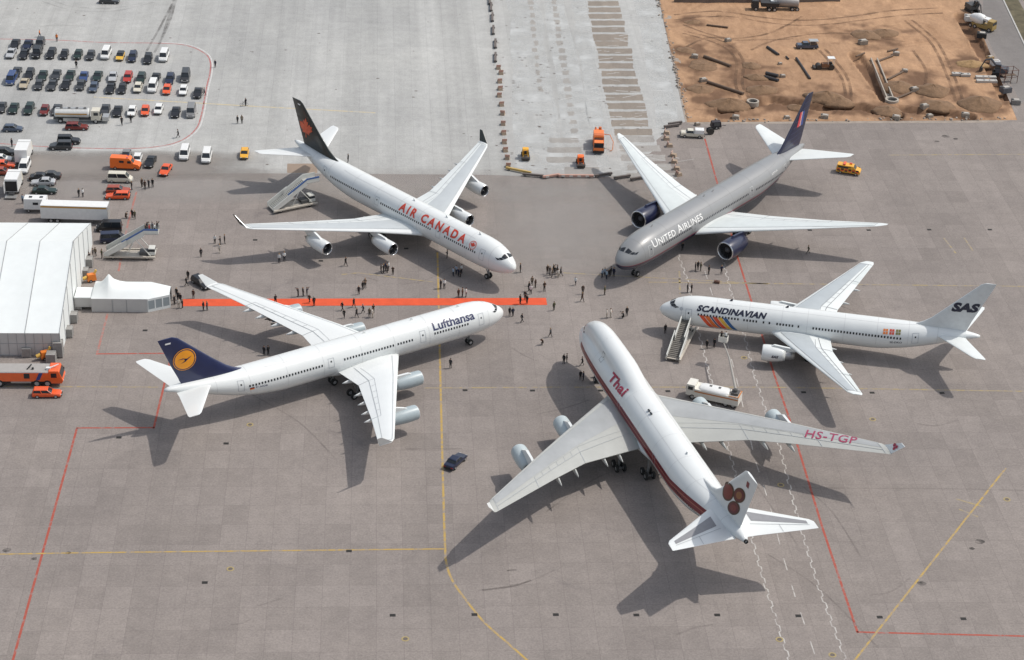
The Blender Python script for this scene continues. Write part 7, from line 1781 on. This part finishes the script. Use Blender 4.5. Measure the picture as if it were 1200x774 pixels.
# on the mobile steps and in the basket
def on_root(t, x, y, z, pose, cloth, head, label):
    w_ = Matrix.Rotation(t.rotation_euler.z, 3, 'Z') @ Vector((x, y, 0))+Vector(t.location)
    body, H_, E_, C_ = PM[pose]; k = len([1 for o in bpy.data.objects if o.name.startswith('person')])
    o = bpy.data.objects.new('person', body); col.objects.link(o)
    for i, m in enumerate((cm(cloth, 0), cm(cloth, 1), skin_m, shoe_m)): o.material_slots[i].link = 'OBJECT'; o.material_slots[i].material = m
    o.location = (w_.x, w_.y, z); o.rotation_euler = (0, 0, R(head))
    for nm, me in (('hair', H_), ('face', E_)):
        h = bpy.data.objects.new(nm, me); col.objects.link(h); h.parent = o
        if nm == 'hair': h.material_slots[0].link = 'OBJECT'; h.material_slots[0].material = rp.choice(HAIRS)
    tag(o, label, 'person', 'people spread over the apron')
    if C_:
        c = bpy.data.objects.new('hand_camera', C_); col.objects.link(c); c.rotation_euler = o.rotation_euler; c.location = o.location
        tag(c, 'small black camera of '+label.split(', ')[-1]+' photographer on mobile steps', 'camera', 'hand held cameras')
r1 = (G(183.5, 301)-G(123.3, 300)).length*.80
for i, (dx, dy, po, cl) in enumerate([(.35, .5, P_h, 'dark suit'), (.9, -.55, S_, 'red top'), (1.3, .55, S_, 'navy jacket'), (1.8, -.4, P_h, 'white shirt'), (2.15, .5, P_h, 'black coat'), (.2, -.5, X_, 'brown jacket')]):
    on_root(S1, r1+dx, dy, 5.11, po, cl, -20+i*9, f"{'photographing ' if po == P_h else ''}person in a {cl} on top of the steps, {['leftmost back', 'front red', 'middle back', 'front white', 'rightmost back', 'front brown'][i]}")
# basket crew
for i, (dx, cl) in enumerate(((-.35, 'dark suit'), (.4, 'white shirt'))):
    q = bk+Vector((dx, .1, -.11)); body, H_, E_, C_ = PM['photo']; o = bpy.data.objects.new('person', body); col.objects.link(o)
    for j, m in enumerate((cm(cl, 0), cm(cl, 1), skin_m, shoe_m)): o.material_slots[j].link = 'OBJECT'; o.material_slots[j].material = m
    o.location = q; o.rotation_euler = (0, 0, R(80+20*i)); h = bpy.data.objects.new('hair', H_); col.objects.link(h); h.parent = o; h.material_slots[0].link = 'OBJECT'; h.material_slots[0].material = HAIRS[i]
    e = bpy.data.objects.new('face', E_); col.objects.link(e); e.parent = o
    tag(o, f'person in a {cl} standing in the raised basket of the boom', 'person', 'people spread over the apron')
# bicycle with rider's helper on the pale concrete
p = G(286, 124.5); t = thing('bicycle', 'bicycle standing on the empty pale concrete with a person beside it', 'bicycle', (p.x, p.y, 0), .2)
for x in (-.52, .52):
    mb = MB(); n = 20; mb.tube([(x+math.cos(k*2*PI/n)*.33, 0, .34+math.sin(k*2*PI/n)*.33) for k in range(n+1)], .03, 5, cap=False); mb.build('wheel', tyre_black, t)
mb = MB(); mb.tube([(-.52, 0, .34), (-.15, 0, .8), (.35, 0, .82), (.52, 0, .34)], .03, 5); mb.tube([(-.05, 0, .32), (.35, 0, .8)], .03, 5); mb.tube([(-.52, 0, .34), (-.05, 0, .32), (-.15, 0, .8)], .03, 5); mb.tube([(.35, -.25, 1.0), (.35, .25, 1.0)], .02, 5); mb.build('frame', mat('bicycle_frame', (.05, .05, .06), .4, .4), t)
part('saddle', plastic, t, ((-.2, 0, .95), (.25, .14, .06)))
person(288, 124.5, 'stand', 'dark suit', 'person in a dark suit beside the bicycle on pale concrete')
